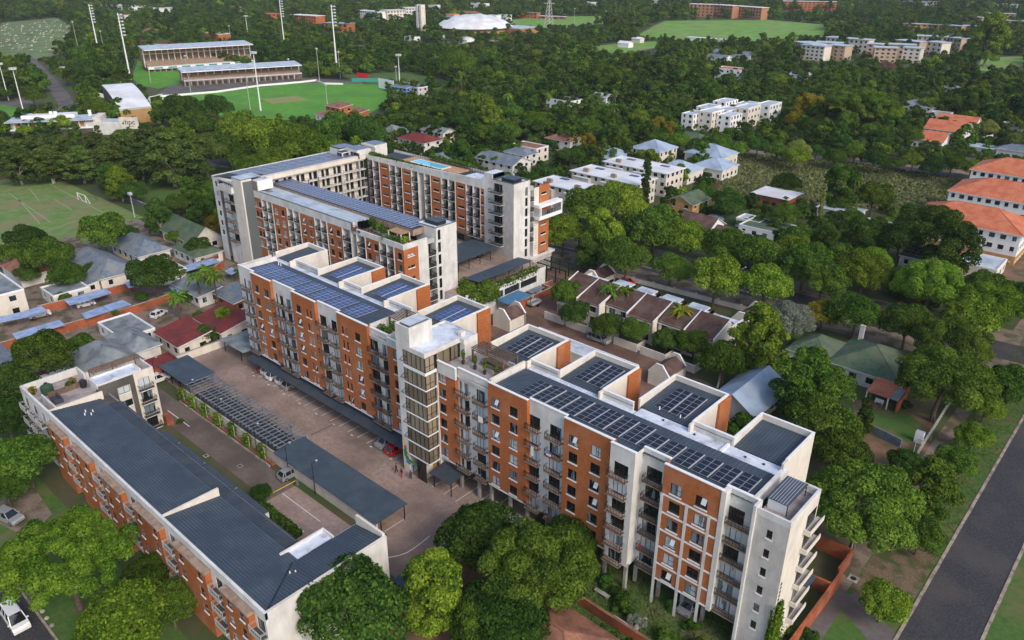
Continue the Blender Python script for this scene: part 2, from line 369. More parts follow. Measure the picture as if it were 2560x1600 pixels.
def ribs(mb, axis, x0, x1, y0, y1, zf, step, m, w=.06, h=.045):
 """raised seams of sheet roofing; zf(x, y) is the roof surface"""
 if axis == 'y':
  n = int((x1-x0)/step)
  for i in range(1, n):
   x = x0+(x1-x0)*i/n; mb.bar((x, y0, zf(x, y0)+h*.3), (x, y1, zf(x, y1)+h*.3), w, h, m)
 else:
  n = int((y1-y0)/step)
  for i in range(1, n):
   y = y0+(y1-y0)*i/n; mb.bar((x0, y, zf(x0, y)+h*.3), (x1, y, zf(x1, y)+h*.3), w, h, m)
# ------------------------------------------------------------------ the setting: ground, streets, pavings, fields
mat('leaf_litter', (.10, .075, .045), (.22, .15, .10), .95, 5.0, detail=9, lo=.42, hi=.6, patch=(.06, .075, .02), pscale=.5)
mat('ground', (.055, .070, .028), (.105, .085, .05), .95, .22, detail=9, patch=(.045, .085, .020), pscale=.045, plo=.42, phi=.6)
def sheet(name, pts, z, m, kind='structure'):
 b = MB(); a = sum(p[0]*q[1]-q[0]*p[1] for p, q in zip(pts, list(pts[1:])+[pts[0]]))
 b.poly([(p[0], p[1], z) for p in (pts if a > 0 else list(pts)[::-1])], m)
 return tag(put(name, b), kind=kind)
def rect(x0, x1, y0, y1): return [(x0, y0), (x1, y0), (x1, y1), (x0, y1)]
def pxs(*p): return [tuple(at(*q))[:2] for q in p]
sheet('ground', rect(-4500, 3000, -800, 4800), 0.0, 'ground')
court = [(-152, 57), (-76.5, 57), (-76.5, 52), (-67, 52), (-66.2, 60), (-62.5, 66), (-62.5, 81), (-152, 81)]
sheet('courtyard_paving', court, .012, 'paving')
sheet('drive_paving', [(-150, 49.5), (-97.2, 49.5), (-97.2, 54.6), (-150, 54.6)], .012, 'paving_dark')
sheet('pergola_painted_shade', [(-137.2, 56.2), (-104.4, 56.2), (-104.4, 62.6), (-137.2, 62.6)], .020, 'asphalt')  # dark sheet over the paving, painting the shade under the lattice
sheet('inner_paving', rect(-97.2, -70, 45.2, 54.6), .017, 'paving')
sheet('garden_lawn', [(-62.5, 64), (-24, 64), (-24, 81), (-62.5, 81)], .010, 'lawn')
sheet('garden_soil', [(-66, 44), (-27, 44), (-27, 64), (-66, 64)], .007, 'soil')
sheet('townhouse_drive', [(-121, 117), (-64, 117), (-60, 122), (-60, 131), (-84, 134), (-107, 133.5), (-113, 150), (-121, 150)], .012, 'paving_brown')
sheet('podium_yard', rect(-128, -108, 117, 160), .008, 'paving_brown')
def strip(p, q, w):
 p, q = Vector(p), Vector(q); d = (q-p).normalized(); n = Vector((-d.y, d.x))*(w/2)
 return [tuple(p-n), tuple(q-n), tuple(q+n), tuple(p+n)]
SA, SB = (-330, 160.5), (60, 196.5)
sheet('street_verge', strip(SA, SB, 26), .018, 'gravel')
sheet('street', strip(SA, SB, 9.5), .032, 'asphalt')
sheet('road', rect(-12.3, -4.4, -60, 420), .03, 'asphalt')
sheet('road_verge', rect(-20.4, -12.7, 40, 400), .016, 'lawn')
sheet('road_verge', rect(-4.0, 9, 40, 400), .016, 'lawn')
sheet('footpath', [(-22.6, 92), (-20.4, 92), (-20.4, 230), (-23.2, 230)], .02, 'gravel')
sheet('footpath', [(-21.9, 62), (-19.6, 62), (-19.6, 92), (-21.9, 92)], .02, 'asphalt_pale')
sheet('verge_soil', [(-20.2, 93), (-13, 91), (-13, 108), (-20.2, 114)], .026, 'leaf_litter')
sheet('driveway', [(-19.6, 88.5), (-12.6, 84), (-12.6, 89), (-19.6, 93)], .03, 'asphalt_pale')
sheet('cross_street', strip((-160, 337.5), (-20, 353.5), 8.5), .03, 'asphalt')
sheet('cross_street_verge', strip((-160, 337.5), (-20, 353.5), 22), .02, 'gravel')
sheet('lower_road', rect(-240, -40, 5.5, 15.4), .024, 'asphalt')
sheet('road_verge', rect(-240, -60, 15.9, 27), .016, 'lawn')
sheet('left_path', pxs((0, 1240), (60, 1180), (130, 1285), (85, 1330), (40, 1330), (0, 1310)), .02, 'gravel')
sheet('neighbour_yard', rect(-262, -152, 36, 102), .006, 'gravel')
sheet('veld', pxs((1775, 500), (1790, 405), (1862, 385), (2110, 402), (2395, 447), (2440, 470), (2330, 525), (2010, 525)), .03, 'veld')
sheet('soccer_field', [(-345, 60), (-262, 58), (-256, 72), (-258, 104), (-345, 104)], .03, 'field')
sheet('grass', pxs((240, 448), (470, 420), (640, 420), (640, 480), (480, 520), (380, 520)), .025, 'lawn', 'structure')
sheet('cricket_outfield', pxs((392, 243), (540, 232), (745, 207), (850, 209), (950, 212), (972, 236), (962, 266), (905, 292), (720, 300), (600, 300), (480, 275), (425, 258)), .05, 'lawn_bright')
sheet('cricket_square', pxs((652, 248), (742, 240), (775, 251), (682, 260)), .09, 'pitch_strip')
sheet('playing_field', pxs((330, 192), (345, 152), (448, 180), (456, 208), (395, 222), (345, 212)), .05, 'lawn_bright')
sheet('stadium_apron', pxs((380, 243), (440, 205), (760, 195), (915, 205), (900, 214), (745, 206), (460, 236)), .04, 'asphalt_pale')
sheet('bank_grass', pxs((845, 190), (1000, 180), (1140, 205), (1110, 232), (1010, 228), (900, 205)), .04, 'lawn')
sheet('far_meadow', pxs((1265, 66), (1275, 50), (1350, 42), (1512, 40), (1508, 60), (1390, 72), (1330, 80)), .06, 'meadow')
sheet('far_meadow', pxs((1595, 88), (1640, 62), (1665, 52), (1925, 50), (2065, 62), (2062, 92), (1900, 108), (1690, 104)), .06, 'meadow')
sheet('far_meadow', pxs((2070, 55), (2100, 48), (2208, 55), (2205, 62), (2075, 62)), .06, 'meadow')
sheet('far_meadow', pxs((1370, 100), (1440, 94), (1460, 104), (1375, 108)), .06, 'meadow')
sheet('far_meadow', pxs((1490, 115), (1560, 108), (1640, 103), (1650, 118), (1560, 133), (1500, 130)), .06, 'meadow')
sheet('far_meadow', pxs((2440, 175), (2455, 145), (2560, 140), (2560, 165), (2480, 180)), .06, 'meadow')
sheet('far_meadow', pxs((1160, 104), (1165, 90), (1240, 88), (1245, 104)), .06, 'lawn_bright')
sheet('cemetery_lawn', pxs((-10, 135), (0, 58), (140, 45), (185, 70), (170, 125), (120, 150), (40, 150)), .05, 'cemetery')
sheet('cemetery_lawn', pxs((-30, 330), (-30, 262), (45, 250), (62, 275), (30, 330)), .05, 'lawn_bright')
sheet('stadium_road', pxs((56, 138), (72, 134), (118, 176), (172, 235), (185, 258), (150, 270), (118, 215)), .06, 'asphalt_pale')
sheet('stadium_road', pxs((0, 255), (60, 248), (100, 262), (185, 268), (190, 278), (100, 276), (0, 262)), .07, 'asphalt_pale')
sheet('stadium_parking', pxs((150, 200), (165, 196), (178, 212), (166, 216)), .08, 'asphalt')
sheet('stadium_yard', pxs((232, 262), (262, 258), (300, 285), (285, 292)), .08, 'asphalt')
sheet('sports_road', pxs((990, 130), (1045, 122), (1075, 142), (1000, 140)), .07, 'asphalt_pale')
sheet('sports_road', pxs((850, 120), (900, 112), (965, 138), (920, 140)), .07, 'asphalt_pale')
sheet('suburb_street', pxs((1390, 335), (1450, 318), (1460, 326), (1400, 342)), .03, 'asphalt_pale')
sheet('house_lawn', pxs((2160, 1030), (2230, 1015), (2310, 1060), (2300, 1110), (2200, 1090)), .02, 'lawn')
sheet('house_yard', pxs((2130, 1000), (2200, 1000), (2330, 1040), (2330, 1200), (2190, 1190), (2150, 1100)), .014, 'soil')
sheet('orange_yard', pxs((2400, 660), (2560, 640), (2560, 720), (2420, 720)), .014, 'soil')
# white lines on the paving
ln = 0
def line(x0, x1, y0, y1, z=.022, m='line_white', name='painted_line'):
 return struct(name, _lb(x0, x1, y0, y1, z, m))
def _lb(x0, x1, y0, y1, z, m):
 b = MB(); b.quad((x0, y0, z), (x1, y0, z), (x1, y1, z), (x0, y1, z), m); return b
for k in range(17):
 x = -136.8 + 2.75*k; line(x-.06, x+.06, 70.4, 76.5)
 if k % 2 == 0: line(x+1.1, x+1.7, 70.1, 70.32)
for x in (-80.2, -77.4, -74.6, -71.8, -69.0): line(x-.06, x+.06, 69.6, 76.0)
for x in (-77.45, -80.2, -83.0): line(x-.06, x+.06, 57.3, 61.6)
line(-108.0, -107.85, 65.2, 70.4, m='steel', name='drain_channel')
line(-135.6, -127.0, 51.6, 51.75)
line(-97, -86.6, 52.0, 52.12); line(-96.4, -86.5, 48.9, 49.05)
b = MB()
arc = [at(640+a/3.78, 1200+c/3.78) for a, c in ((1640,530),(1580,580),(1500,640),(1430,685),(1350,715),(1240,735))]
for p, q in zip(arc, arc[1:]):
 d = (q-p).normalized(); n = Vector((-d.y, d.x, 0))*.07
 b.quad((p.x-n.x, p.y-n.y, .022), (q.x-n.x, q.y-n.y, .022), (q.x+n.x, q.y+n.y, .022), (p.x+n.x, p.y+n.y, .022), 'line_white')
struct('painted_line', b)
# kerbs: stones laid one by one
def kerb(axis, c, a, bnd, w=.42, L=1.15, h=.13):
 k = tag(empty('kerb', (c, a, 0) if axis == 'y' else (a, c, 0)), kind='structure')
 ms = []
 for v in range(3):
  s = MB(); e = .012*v
  if axis == 'y': s.box(-w/2, w/2, .015, L-.02, 0, h-e, 'kerb')
  else: s.box(.015, L-.02, -w/2, w/2, 0, h-e, 'kerb')
  ms.append(s.mesh('kerb_stone'))
 n = int((bnd-a)/L)
 for i in range(n):
  o = inst('kerb_stone', random.choice(ms), k, (c+random.uniform(-.015,.015), a+i*L, 0) if axis == 'y' else (a+i*L, c+random.uniform(-.015,.015), 0), random.uniform(-.008, .008))
kerb('y', -12.5, 80, 250); kerb('y', -4.2, 86, 190); kerb('x', 15.65, -122, -78, .3)
for (p, q) in (((-150, 174.6), (-40, 184.8)), ((-160, 183.6), (-30, 195.6))):
 s = MB(); s.bar((*p, .06), (*q, .06), .3, .14, 'kerb'); struct('kerb', s)
# ------------------------------------------------------------------ A: the long apartment block in front
A = thing('apartment_block', 'long brick and white apartment block with roof solar rows and a glazed stair tower midway', 'apartment building', (-80, 76, 0))
FL = [18.05 - 2.795*k for k in range(6)]           # floor levels, top storey first
BY, WY, TOP, BOT = 72.4, 73.0, 22.7, 4.5
wall = MB(); capb = MB()
def cap(x0, x1, y, z=TOP, w=.34): c = MB(); c.box(x0-.05, x1+.05, y-.07, y+w, z, z+.13, 'white'); put('parapet_cap', c, A)
def bay_brick(x0, x1, wins, top=TOP, y=BY, ret=.7, nm=6, cappy=True, openp=.12):
 holes = []
 for u, w, h, st in wins:
  for k in range(nm):
   z = FL[k] + .80 + (1.65-h); holes.append((u-w/2, u+w/2, z, z+h)); window(A, 's', y, u, z, w, h, st, openp=openp)
 facade(wall, 's', y, x0, x1, BOT, top, holes, 'brick', rm='brick')
 for x, d in ((x0, 'w'), (x1, 'e')): facade(wall, d, x, y, y+ret, BOT, top, [], 'brick')
 wall.quad((x0, y, BOT), (x0, y+ret, BOT), (x1, y+ret, BOT), (x1, y, BOT), 'plaster')
 wall.box(x0-.02, x1+.02, y-.05, y-.003, BOT-.16, BOT+.10, 'white')
 if cappy: cap(x0, x1, y, top)
def bay_white(x0, x1, units, top=TOP, y=WY, nm=6, m='plaster', cappy=True, sides=()):
 holes = []
 for u, w, st, bw, bu in units:
  for k in range(nm):
   z = FL[k]+.05; holes.append((u-w/2, u+w/2, z, z+2.12)); window(A, 's', y, u, z, w, 2.12, st, sill=False, name='balcony_door')
   if bw: balcony(A, 's', y, bu, FL[k], bw)
 facade(wall, 's', y, x0, x1, BOT-.45, top, holes, m)
 for x, d, yy in sides: facade(wall, d, x, y, yy, BOT-.45, top, [], m)
 if cappy: cap(x0, x1, y, top)
# left wing, from the far end towards the tower
bay_white(-140.3, -134.7, [(-138.4, .7, 'plain', 0, 0), (-136.7, 1.3, 'pair', 3.2, -137.2)], sides=((-140.3, 'w', 80.8),))
bay_brick(-134.7, -127.8, [(-133.0, 1.45, 1.6, 'tee'), (-129.5, 1.5, 1.6, 'tee')])
bay_white(-127.8, -120.7, [(-126.9, .6, 'plain', 0, 0), (-125.3, 1.2, 'pair', 3.0, -126.0), (-122.9, 1.5, 'pair', 2.2, -122.6)])
bay_brick(-120.7, -113.2, [(-118.7, 1.45, 1.6, 'tee'), (-115.85, .55, 1.6, 'plain'), (-114.8, .55, 1.6, 'plain')])
bay_white(-113.2, -106.7, [(-111.9, 2.0, 'triple', 2.4, -112.0), (-108.6, 1.6, 'pair', 2.6, -108.5)])
bay_brick(-106.7, -98.2, [(-105.2, .55, 1.6, 'plain'), (-104.1, .55, 1.6, 'plain'), (-101.0, 1.45, 1.6, 'tee')])
bay_white(-98.2, -93.0, [(-97.2, 2.0, 'triple', 2.2, -97.1), (-94.4, 1.4, 'pair', 2.4, -94.5)], top=22.3)
bay_brick(-93.0, -87.2, [(-91.0, .9, 1.6, 'plain')], top=20.9, cappy=False, openp=0)
wall.box(-93.0, -87.3, BY-.03, BY+.3, 20.9, 22.3, 'plaster'); cap(-93.0, -87.3, BY-.03, 22.3)
# right wing
bay_brick(-81.5, -76.8, [(-79.7, 1.45, 1.6, 'tee')], top=20.45, cappy=False)
wall.box(-80.6, -76.6, BY-.18, BY+.25, 20.45, 22.5, 'plaster'); cap(-80.6, -76.6, BY-.2, 22.5)
bay_white(-76.8, -69.8, [(-76.2, .55, 'plain', 0, 0), (-74.9, 1.1, 'pair', 2.9, -75.5), (-71.9, 1.9, 'triple', 2.6, -71.7)], top=22.3)
bay_brick(-69.8, -62.1, [(-68.3, 1.6, 1.6, 'tee'), (-64.7, 1.55, 1.6, 'tee')])
bay_white(-62.1, -55.4, [(-61.2, 2.1, 'triple', 2.5, -61.1), (-57.3, 2.1, 'triple', 2.9, -57.2)])
bay_brick(-55.4, -47.2, [(-53.7, 1.55, 1.65, 'tee'), (-49.9, 1.6, 1.65, 'tee')])
bay_white(-47.2, -43.4, [(-45.4, 2.2, 'triple', 2.9, -45.6)], y=71.8, sides=((-43.4, 'e', 73.8), (-47.2, 'w', 72.4)))
bay_white(-43.4, -39.5, [(-41.6, 2.3, 'triple', 3.0, -41.4)], y=73.8)
facade(wall, 'w', -39.5, 72.4, 73.8, BOT, TOP, [], 'brick')
bay_brick(-39.5, -31.6, [(-37.6, 1.6, 1.65, 'tee'), (-34.05, 1.65, 1.65, 'tee')], openp=.3)
bay_white(-31.6, -27.6, [(-30.1, 2.3, 'triple', 3.7, -29.6)], y=73.6)
facade(wall, 'e', -31.6, 72.4, 73.6, BOT, TOP, [], 'plaster')
wall.box(-31.62, -31.0, 72.3, 73.65, BOT-.4, TOP+.05, 'plaster')
wall.box(-27.6, -27.25, 72.3, 74.0, 0, TOP+.02, 'plaster')
ew = [(-25.4-.36, -25.4+.36, FL[k]+.85, FL[k]+2.05) for k in range(6)]
for k in range(6): window(A, 's', 72.7, -25.4, FL[k]+.85, .72, 1.2, 'bar', 'glass_dark')
facade(wall, 's', 72.7, -27.25, -23.2, 0, 21.5, ew, 'plaster_grey')
# the end facing the road, with its solid fronted balconies
facade(wall, 'e', -23.2, 72.7, 81.0, 0, 21.5, [], 'plaster_cream')
endb = MB()
for k in range(6):
 z = FL[k]
 balc = MB(); balc.box(-23.19, -22.35, 77.4, 81.6, z-.2, z-.02, 'plaster_cream'); balc.box(-22.45, -22.33, 77.4, 81.6, z-.02, z+.5, 'plaster_cream'); balc.box(-23.19, -22.45, 77.4, 77.52, z-.02, z+.5, 'plaster_cream')
 o = put('balcony', balc, A)
 rl = MB(); rl.bar((-22.4, 77.4, z+.95), (-22.4, 81.6, z+.95), .06, .06, 'steel'); put('railing', rl, o)
 dg = MB(); dg.box(-23.2, -23.17, 78.0, 80.6, z+.05, z+2.1, 'glass_dark'); put('balcony_door', dg, A)
# concrete frame laid over the brick bay at the right
frm = MB()
for z in (18.25, 15.5, 12.72, 9.93, 7.15, 4.5): frm.box(-39.3, -31.7, BY-.07, BY-.004, z-.13, z+.13, 'white')
for x in (-39.4, -35.85, -32.75): frm.box(x-.2, x+.2, BY-.12, BY-.074, 0.0, 18.38, 'plaster')
put('wall_frame', frm, A)
# body behind the facade: soffit, back wall, ends
body = MB()
body.box(-140.3, -27.3, 73.9, 80.9, BOT-.5, BOT-.1, 'plaster')
body.box(-140.3, -23.3, 80.6, 80.95, 0, 21.6, 'plaster')
body.box(-27.3, -23.25, 72.75, 80.6, BOT-.5, BOT-.1, 'plaster')
facade(body, 'e', -93.0, 72.4, 80.6, 20.9, 22.7, [], 'plaster'); facade(body, 'w', -69.8, 72.4, 80.6, 20.9, 22.7, [], 'plaster')
put('wall', wall, A); put('core_wall', body, A)
colm = MB(); colm.box(-.22, .22, -.22, .22, 0, BOT-.02, 'concrete'); cme = colm.mesh('column')
for x, y in [(-62.0, 72.7), (-69.5, 72.7), (-65.5, 72.7), (-76.5, 73), (-72.5, 73), (-58.5, 73.2), (-55.0, 72.7), (-51, 72.7), (-47.4, 72.6), (-43.6, 72.1), (-43.3, 74.2), (-39.4, 74), (-35.85, 74.2), (-32.7, 74.2), (-28, 74)] + [(x, 74.0) for x in range(-138, -90, 6)] + [(x, 79) for x in range(-136, -26, 7)]:
 inst('column', cme, A, (x, y, 0))
# roofs
rz = lambda x, y: 22.06 - (y-72.7)*.022
def deck(x0, x1, y0, y1, m='roof_metal', f=rz):
 roof.quad((x0, y0, f(x0, y0)), (x1, y0, f(x1, y0)), (x1, y1, f(x1, y1)), (x0, y1, f(x0, y1)), m)
rib = MB()
for x0, x1 in ((-138.6, -98.0), (-69.5, -28.2)):
 for a, b, yy in (((x0, x1, 73.35),)):
  roof = MB(); deck(a, b, yy, 80.6); ribs(rib, 'y', a, b, yy, 80.6, rz, .62, 'roof_dark')
  for q0, q1, yq in ((-134.7, -127.8, 72.7), (-120.7, -113.2, 72.7), (-106.7, -98.2, 72.7), (-69.8, -62.1, 72.7), (-55.4, -47.2, 72.7), (-39.5, -31.6, 72.7), (-47.2, -43.5, 72.1)):
   if a < q0 < b: deck(q0+.05, q1-.05, yq, 73.35)
  put('roof', roof, A)
flat = MB()
flat.box(-140.2, -98.0, 80.98, 82.25, 20.6, 21.55, 'roof_dark', top='roof_waterproof')
flat.box(-69.5, -50.0, 80.98, 82.0, 20.6, 21.55, 'roof_dark', top='roof_waterproof')
flat.box(-50.0, -28.2, 80.98, 83.35, 20.6, 21.45, 'plaster', top='roof_waterproof')
flat.box(-36.6, -36.2, 80.98, 83.3, 21.45, 21.75, 'white')
for x, y in ((-46, 82.6), (-41, 82.4), (-33.5, 82.2), (-31, 82.3)): flat.tube((x, y, 21.45), (x, y, 21.6), .18, m='roof_dark', n=8)
flat.box(-140.2, -138.7, 73.1, 80.8, 21.2, 21.8, 'plaster', top='roof_dark')
flat.box(-138.75, -138.45, 73.2, 80.9, 21.5, 22.85, 'plaster'); flat.box(-28.3, -27.9, 73.7, 80.9, 21.3, 22.85, 'plaster')
for x in (-135.9, -135.1): flat.tube((x, 79.6, 21.9), (x, 79.6, 22.45), .1, m='white', n=8)
for x, y in ((-44.2, 84.0), (-47.5, 83.95)): flat.tube((x, y, 22.0), (x, y, 22.5), .09, m='white', n=8)
put('flat_roof', flat, A)
# rear wings with sloping roofs
FINS = [(-141.0, -134.0, 90.4, 0), (-126.0, -117.5, 92.1, 1), (-112.2, -104.1, 92.0, 1), (-96.2, -88.2, 92.0, 1), (-78.4, -69.6, 91.4, 1), (-64.2, -55.8, 91.3, 1), (-50.6, -41.7, 93.1, 1), (-36.0, -28.5, 91.7, 0)]
for i, (x0, x1, y1, br) in enumerate(FINS):
 y0 = 82.3 if x0 < -52 else 83.5
 f = MB()
 yb = y0 - (1.1 if x0 > -52 and i < 7 else 1.2)
 dh = [(88.0, 89.0, z+.6, z+2.0) for z in FL[:3]] if not br else []
 facade(f, 'e', x1, yb, y1, 0, 22.75, [], 'plaster_cream')
 if br == 0 and i == 0: pass
 f.box(x0, x0+.28, y0-.2, y1, 0, 22.75, 'plaster_cream'); f.box(x0+.28, x1-.02, y1-.28, y1, 0, 22.75, 'plaster_cream')
 f.box(x1-.28, x1-.015, yb, y1, 20.5, 22.73, 'plaster_cream')
 for (a, b, c, e) in ((x0-.03, x0+.31, y0-.2, y1+.03), (x0+.31, x1+.03, y1-.31, y1+.03), (x1-.31, x1+.03, y0-.2, y1-.31)): f.box(a, b, c, e, 22.76, 22.84, 'white')
 o = put('rear_wing', f, A)
 if br:
  g = MB(); g.box(x1+.01, x1+.38, y1-3.2, y1+.06, 0, 22.6, 'brick'); put('brick_pier', g, o)
 q = MB(); zf = lambda x, y, y0=y0: 21.55 + (y-y0)*.045
 ya = 81.0 if x0 < -52 else 83.4
 q.quad((x0+.28, ya, zf(0, ya)), (x1-.28, ya, zf(0, ya)), (x1-.28, y1-.28, zf(0, y1)), (x0+.28, y1-.28, zf(0, y1)), 'roof_metal')
 ribs(q, 'y', x0+.3, x1-.3, ya, y1-.3, zf, .45, 'roof_dark'); put('wing_roof', q, o)
 if br:
  z = 18.2
  window(o, 'e', x1, y1-4.6, z, 1.6, 1.9, 'triple', 'glass', sill=False)
# low walls closing the light wells towards the main roof
for (a, b, y) in ((-134.0, -126.0, 82.5), (-117.5, -112.2, 82.3), (-104.1, -98.0, 82.3), (-69.6, -64.2, 82.0), (-55.8, -50.6, 82.0), (-41.7, -36.0, 83.4)):
 well = MB(); well.box(a+.03, b-.03, y, y+.28, 16.0, 22.7, 'plaster'); well.box(a+.0, b-.0, y-.03, y+.31, 22.71, 22.8, 'white')
 well.bar((a+.05, y-.05, 22.2), (b-.05, y-.05, 22.2), .06, .06, 'steel_grey'); put('light_well_wall', well, A)
put('roof_ribs', rib, A, kind='stuff')
# solar arrays: panels laid in rows, each panel a piece of its array
pan = MB(); pan.box(-.53, .53, -.53, .53, 0, .045, 'solar_frame'); pan.quad((-.505, -.505, .05), (.505, -.505, .05), (.505, .505, .05), (-.505, .505, .05), 'solar_cell')
PAN = pan.mesh('solar_panel')
pan = MB(); pan.box(-.53, .53, -.53, .53, 0, .045, 'solar_frame'); pan.quad((-.505, -.505, .05), (.505, -.505, .05), (.505, .505, .05), (-.505, .505, .05), 'solar_blue')
PANB = pan.mesh('solar_panel')
def array(parent, x0, y0, nx, ny, dx, dy, zf, me, join=None, ed=.035):
 """one rack of panels; (x0, y0) its near corner"""
 rk = MB()
 if join:
  for i in range(nx):
   for j in range(ny):
    xa, xb, ya, yb = x0+i*dx+.01, x0+(i+1)*dx-.01, y0+j*dy+.01, y0+(j+1)*dy-.01
    for e, lift, m in ((0, .16, 'solar_frame'), (ed, .17, join)):
     rk.quad((xa+e, ya+e, zf(xa, ya)+lift), (xb-e, ya+e, zf(xb, ya)+lift), (xb-e, yb-e, zf(xb, yb)+lift), (xa+e, yb-e, zf(xa, yb)+lift), m)
    rk.quad((xb, ya, zf(xb, ya)+.1), (xb, yb, zf(xb, yb)+.1), (xb, yb, zf(xb, yb)+.16), (xb, ya, zf(xb, ya)+.16), 'solar_frame')
    rk.quad((xa, ya, zf(xa, ya)+.1), (xb, ya, zf(xa, ya)+.1), (xb, ya, zf(xa, ya)+.16), (xa, ya, zf(xa, ya)+.16), 'solar_frame')
  return put('solar_array', rk, parent, kind='stuff')
 for j in (0.12, .88):
  y = y0+ny*dy*j; rk.bar((x0, y, zf(x0, y)+.1), (x0+nx*dx, y, zf(x0, y)+.1), .06, .06, 'galv')
 rk.bar((x0+nx*dx+.06, y0, zf(x0, y0)+.12), (x0+nx*dx+.06, y0+ny*dy, zf(x0, y0+ny*dy)+.12), .08, .10, 'solar_frame')
 a = put('solar_array', rk, parent)
 sl = (zf(x0, y0+ny*dy)-zf(x0, y0))/(ny*dy)
 for i in range(nx):
  for j in range(ny):
   x, y = x0+(i+.5)*dx, y0+(j+.5)*dy
   o = bpy.data.objects.new('solar_panel', me); COL.objects.link(o); o.parent = a
   o.location = Vector((x, y, zf(x, y)+.14)) - ORG[a]; o.scale = (dx/1.07, dy/1.07, 1); o.rotation_euler = (math.atan(sl), 0, 0)
for k in range(13):
 x = -65.2 + 2.58*k if k < 5 else -52.55 + 2.62*(k-5)
 array(A, x, 74.25 if k != 0 else 73.9, 2, 5 if k < 8 else 4, 1.1, 1.0 if k < 8 else 1.02, rz, PAN)
array(A, -31.75, 74.5, 2, 4, 1.1, 1.0, rz, PAN)
for k, x in enumerate((-137.4, -132.9, -127.9, -122.9, -117.9, -112.9, -107.6)):
 array(A, x, 74.0, 2, 5, 1.08, 1.0, rz, PANB, join='solar_blue'); array(A, x+2.22, 74.0, 2, 5, 1.08, 1.0, rz, PANB, join='solar_blue')
for (x0, x1, y1, br), me in zip(FINS, (0, PANB, PANB, PANB, PAN, PAN, PAN, 0)):
 if not me: continue
 ys = 83.6 if x0 < -52 else 84.6
 zf = lambda x, y, y0=(82.3 if x0 < -52 else 83.5): 21.55 + (y-y0)*.045
 array(A, x0+1.9, ys, 2, 6, 1.12, 1.06, zf, me); array(A, x0+4.4, ys, 2, 6, 1.12, 1.06, zf, me)
# stair tower with its glass corner
tw = MB(); TY, TX0, TX1 = 69.7, -87.2, -80.6
tw.box(TX0, -85.65, TY, 73.2, 0, 23.8, 'plaster'); tw.box(TX0, TX0+.3, 73.2, 77, 20.5, 23.8, 'plaster')
tw.box(-81.0, TX1-.06, 72.2, 80.2, 0, 20.9, 'plaster')
tw.prism([(TX0, TY-.03), (TX1+.03, TY-.03), (TX1+.03, 77.2), (-79.6, 77.2), (-79.6, 80.3), (TX0, 80.3)], 23.8, 24.35, 'plaster', top='roof_waterproof')
for a in ((TX0, TX1+.03, TY-.03, TY+.22), (TX1-.2, TX1+.03, TY+.22, 77.2), (TX1-.2, -79.6, 77.2, 77.4), (-79.82, -79.6, 77.4, 80.3), (TX0, -79.82, 80.08, 80.3), (TX0, TX0+.22, TY+.22, 80.08)): tw.box(*a, 24.352, 24.62, 'plaster')
tw.box(TX0, -83.9, TY-.015, 74.5, 24.36, 27.5, 'plaster')
for a in ((TX0, -83.9, TY-.015, TY+.2), (-84.1, -83.9, TY+.2, 74.5), (TX0, -84.1, 74.3, 74.5), (TX0, TX0+.2, TY+.2, 74.3)): tw.box(*a, 27.5, 27.85, 'plaster')
tw.box(-86.6, -84.4, 70.3, 74.0, 27.52, 27.95, 'steel_grey', top='roof_pale')
tw.box(-80.62, -79.5, 77.3, 80.2, 21.4, 23.8, 'plaster')
tw.box(-81.6, -80.9, 77.9, 78.9, 24.4, 25.1, 'plaster_cream'); tw.box(-82.6, -81.9, 78.2, 79.6, 24.4, 24.7, 'galv')
tw.box(-84.6, -82.0, 72.0, 77, .1, 23.6, 'face_brick_tan')
tw.box(-82.9, -82.4, 70.4, 72.0, .1, 23.6, 'plaster_cream')
put('stair_tower', tw, A)
LV = [20.98, 18.05, 15.3, 12.5, 9.7, 6.95, 4.2]
for i, z in enumerate(LV):
 s = MB(); h = .5 if i == 0 else .2
 s.prism([(-85.65, TY-.1), (TX1+.1, TY-.1), (TX1+.1, 72.0), (-85.65, 72.0)], z-h/2, z+h/2, 'white'); put('floor_band', s, A)
 zt = 23.8 if i == 0 else LV[i-1]-.1-(.15 if i == 1 else 0)
 z0 = z+h/2
 gl = MB(); gl.quad((-85.65, TY+.06, z0), (TX1-.05, TY+.06, z0), (TX1-.05, TY+.06, zt), (-85.65, TY+.06, zt), 'glass_stair'); gl.quad((TX1-.05, TY+.06, z0), (TX1-.05, 71.75, z0), (TX1-.05, 71.75, zt), (TX1-.05, TY+.06, zt), 'glass_stair')
 o = put('stair_window', gl, A)
 mu = MB(); t = .05
 for x in (-85.6, -84.75, -83.7, -82.6, -81.6, TX1-.03): mu.box(x-t, x+t, TY, TY+.05, z0, zt, 'steel')
 for zz in (z0+.05, zt-.05): mu.box(-85.6, TX1, TY+.005, TY+.045, zz-.05, zz+.05, 'steel')
 for y in (TY+.1, 70.7, 71.7): mu.box(TX1-.04, TX1+.01, y-t, y+t, z0, zt, 'steel')
 for zz in (z0+.05, z0+.95, zt-.05): mu.box(TX1-.035, TX1+.005, TY+.05, 71.75, zz-.04, zz+.04, 'steel')
 for zz in (z0+.75, z0+1.5): mu.box(-85.6, -84.75, TY+.005, TY+.045, zz-.04, zz+.04, 'steel')
 put('mullions', mu, o)
 if i < 6:
  sh = MB(); zz = z0+1.45
  for x in (-85.55, -84.85): sh.bar((x, TY, zz), (x-.25, TY-.65, zz-.6), .06, .06, 'steel'); sh.bar((x, TY, zz-.65), (x-.25, TY-.65, zz-.6), .03, .03, 'steel')
  sh.bar((-85.8, TY-.65, zz-.6), (-85.1, TY-.65, zz-.6), .06, .06, 'steel'); put('open_sash', sh, o)
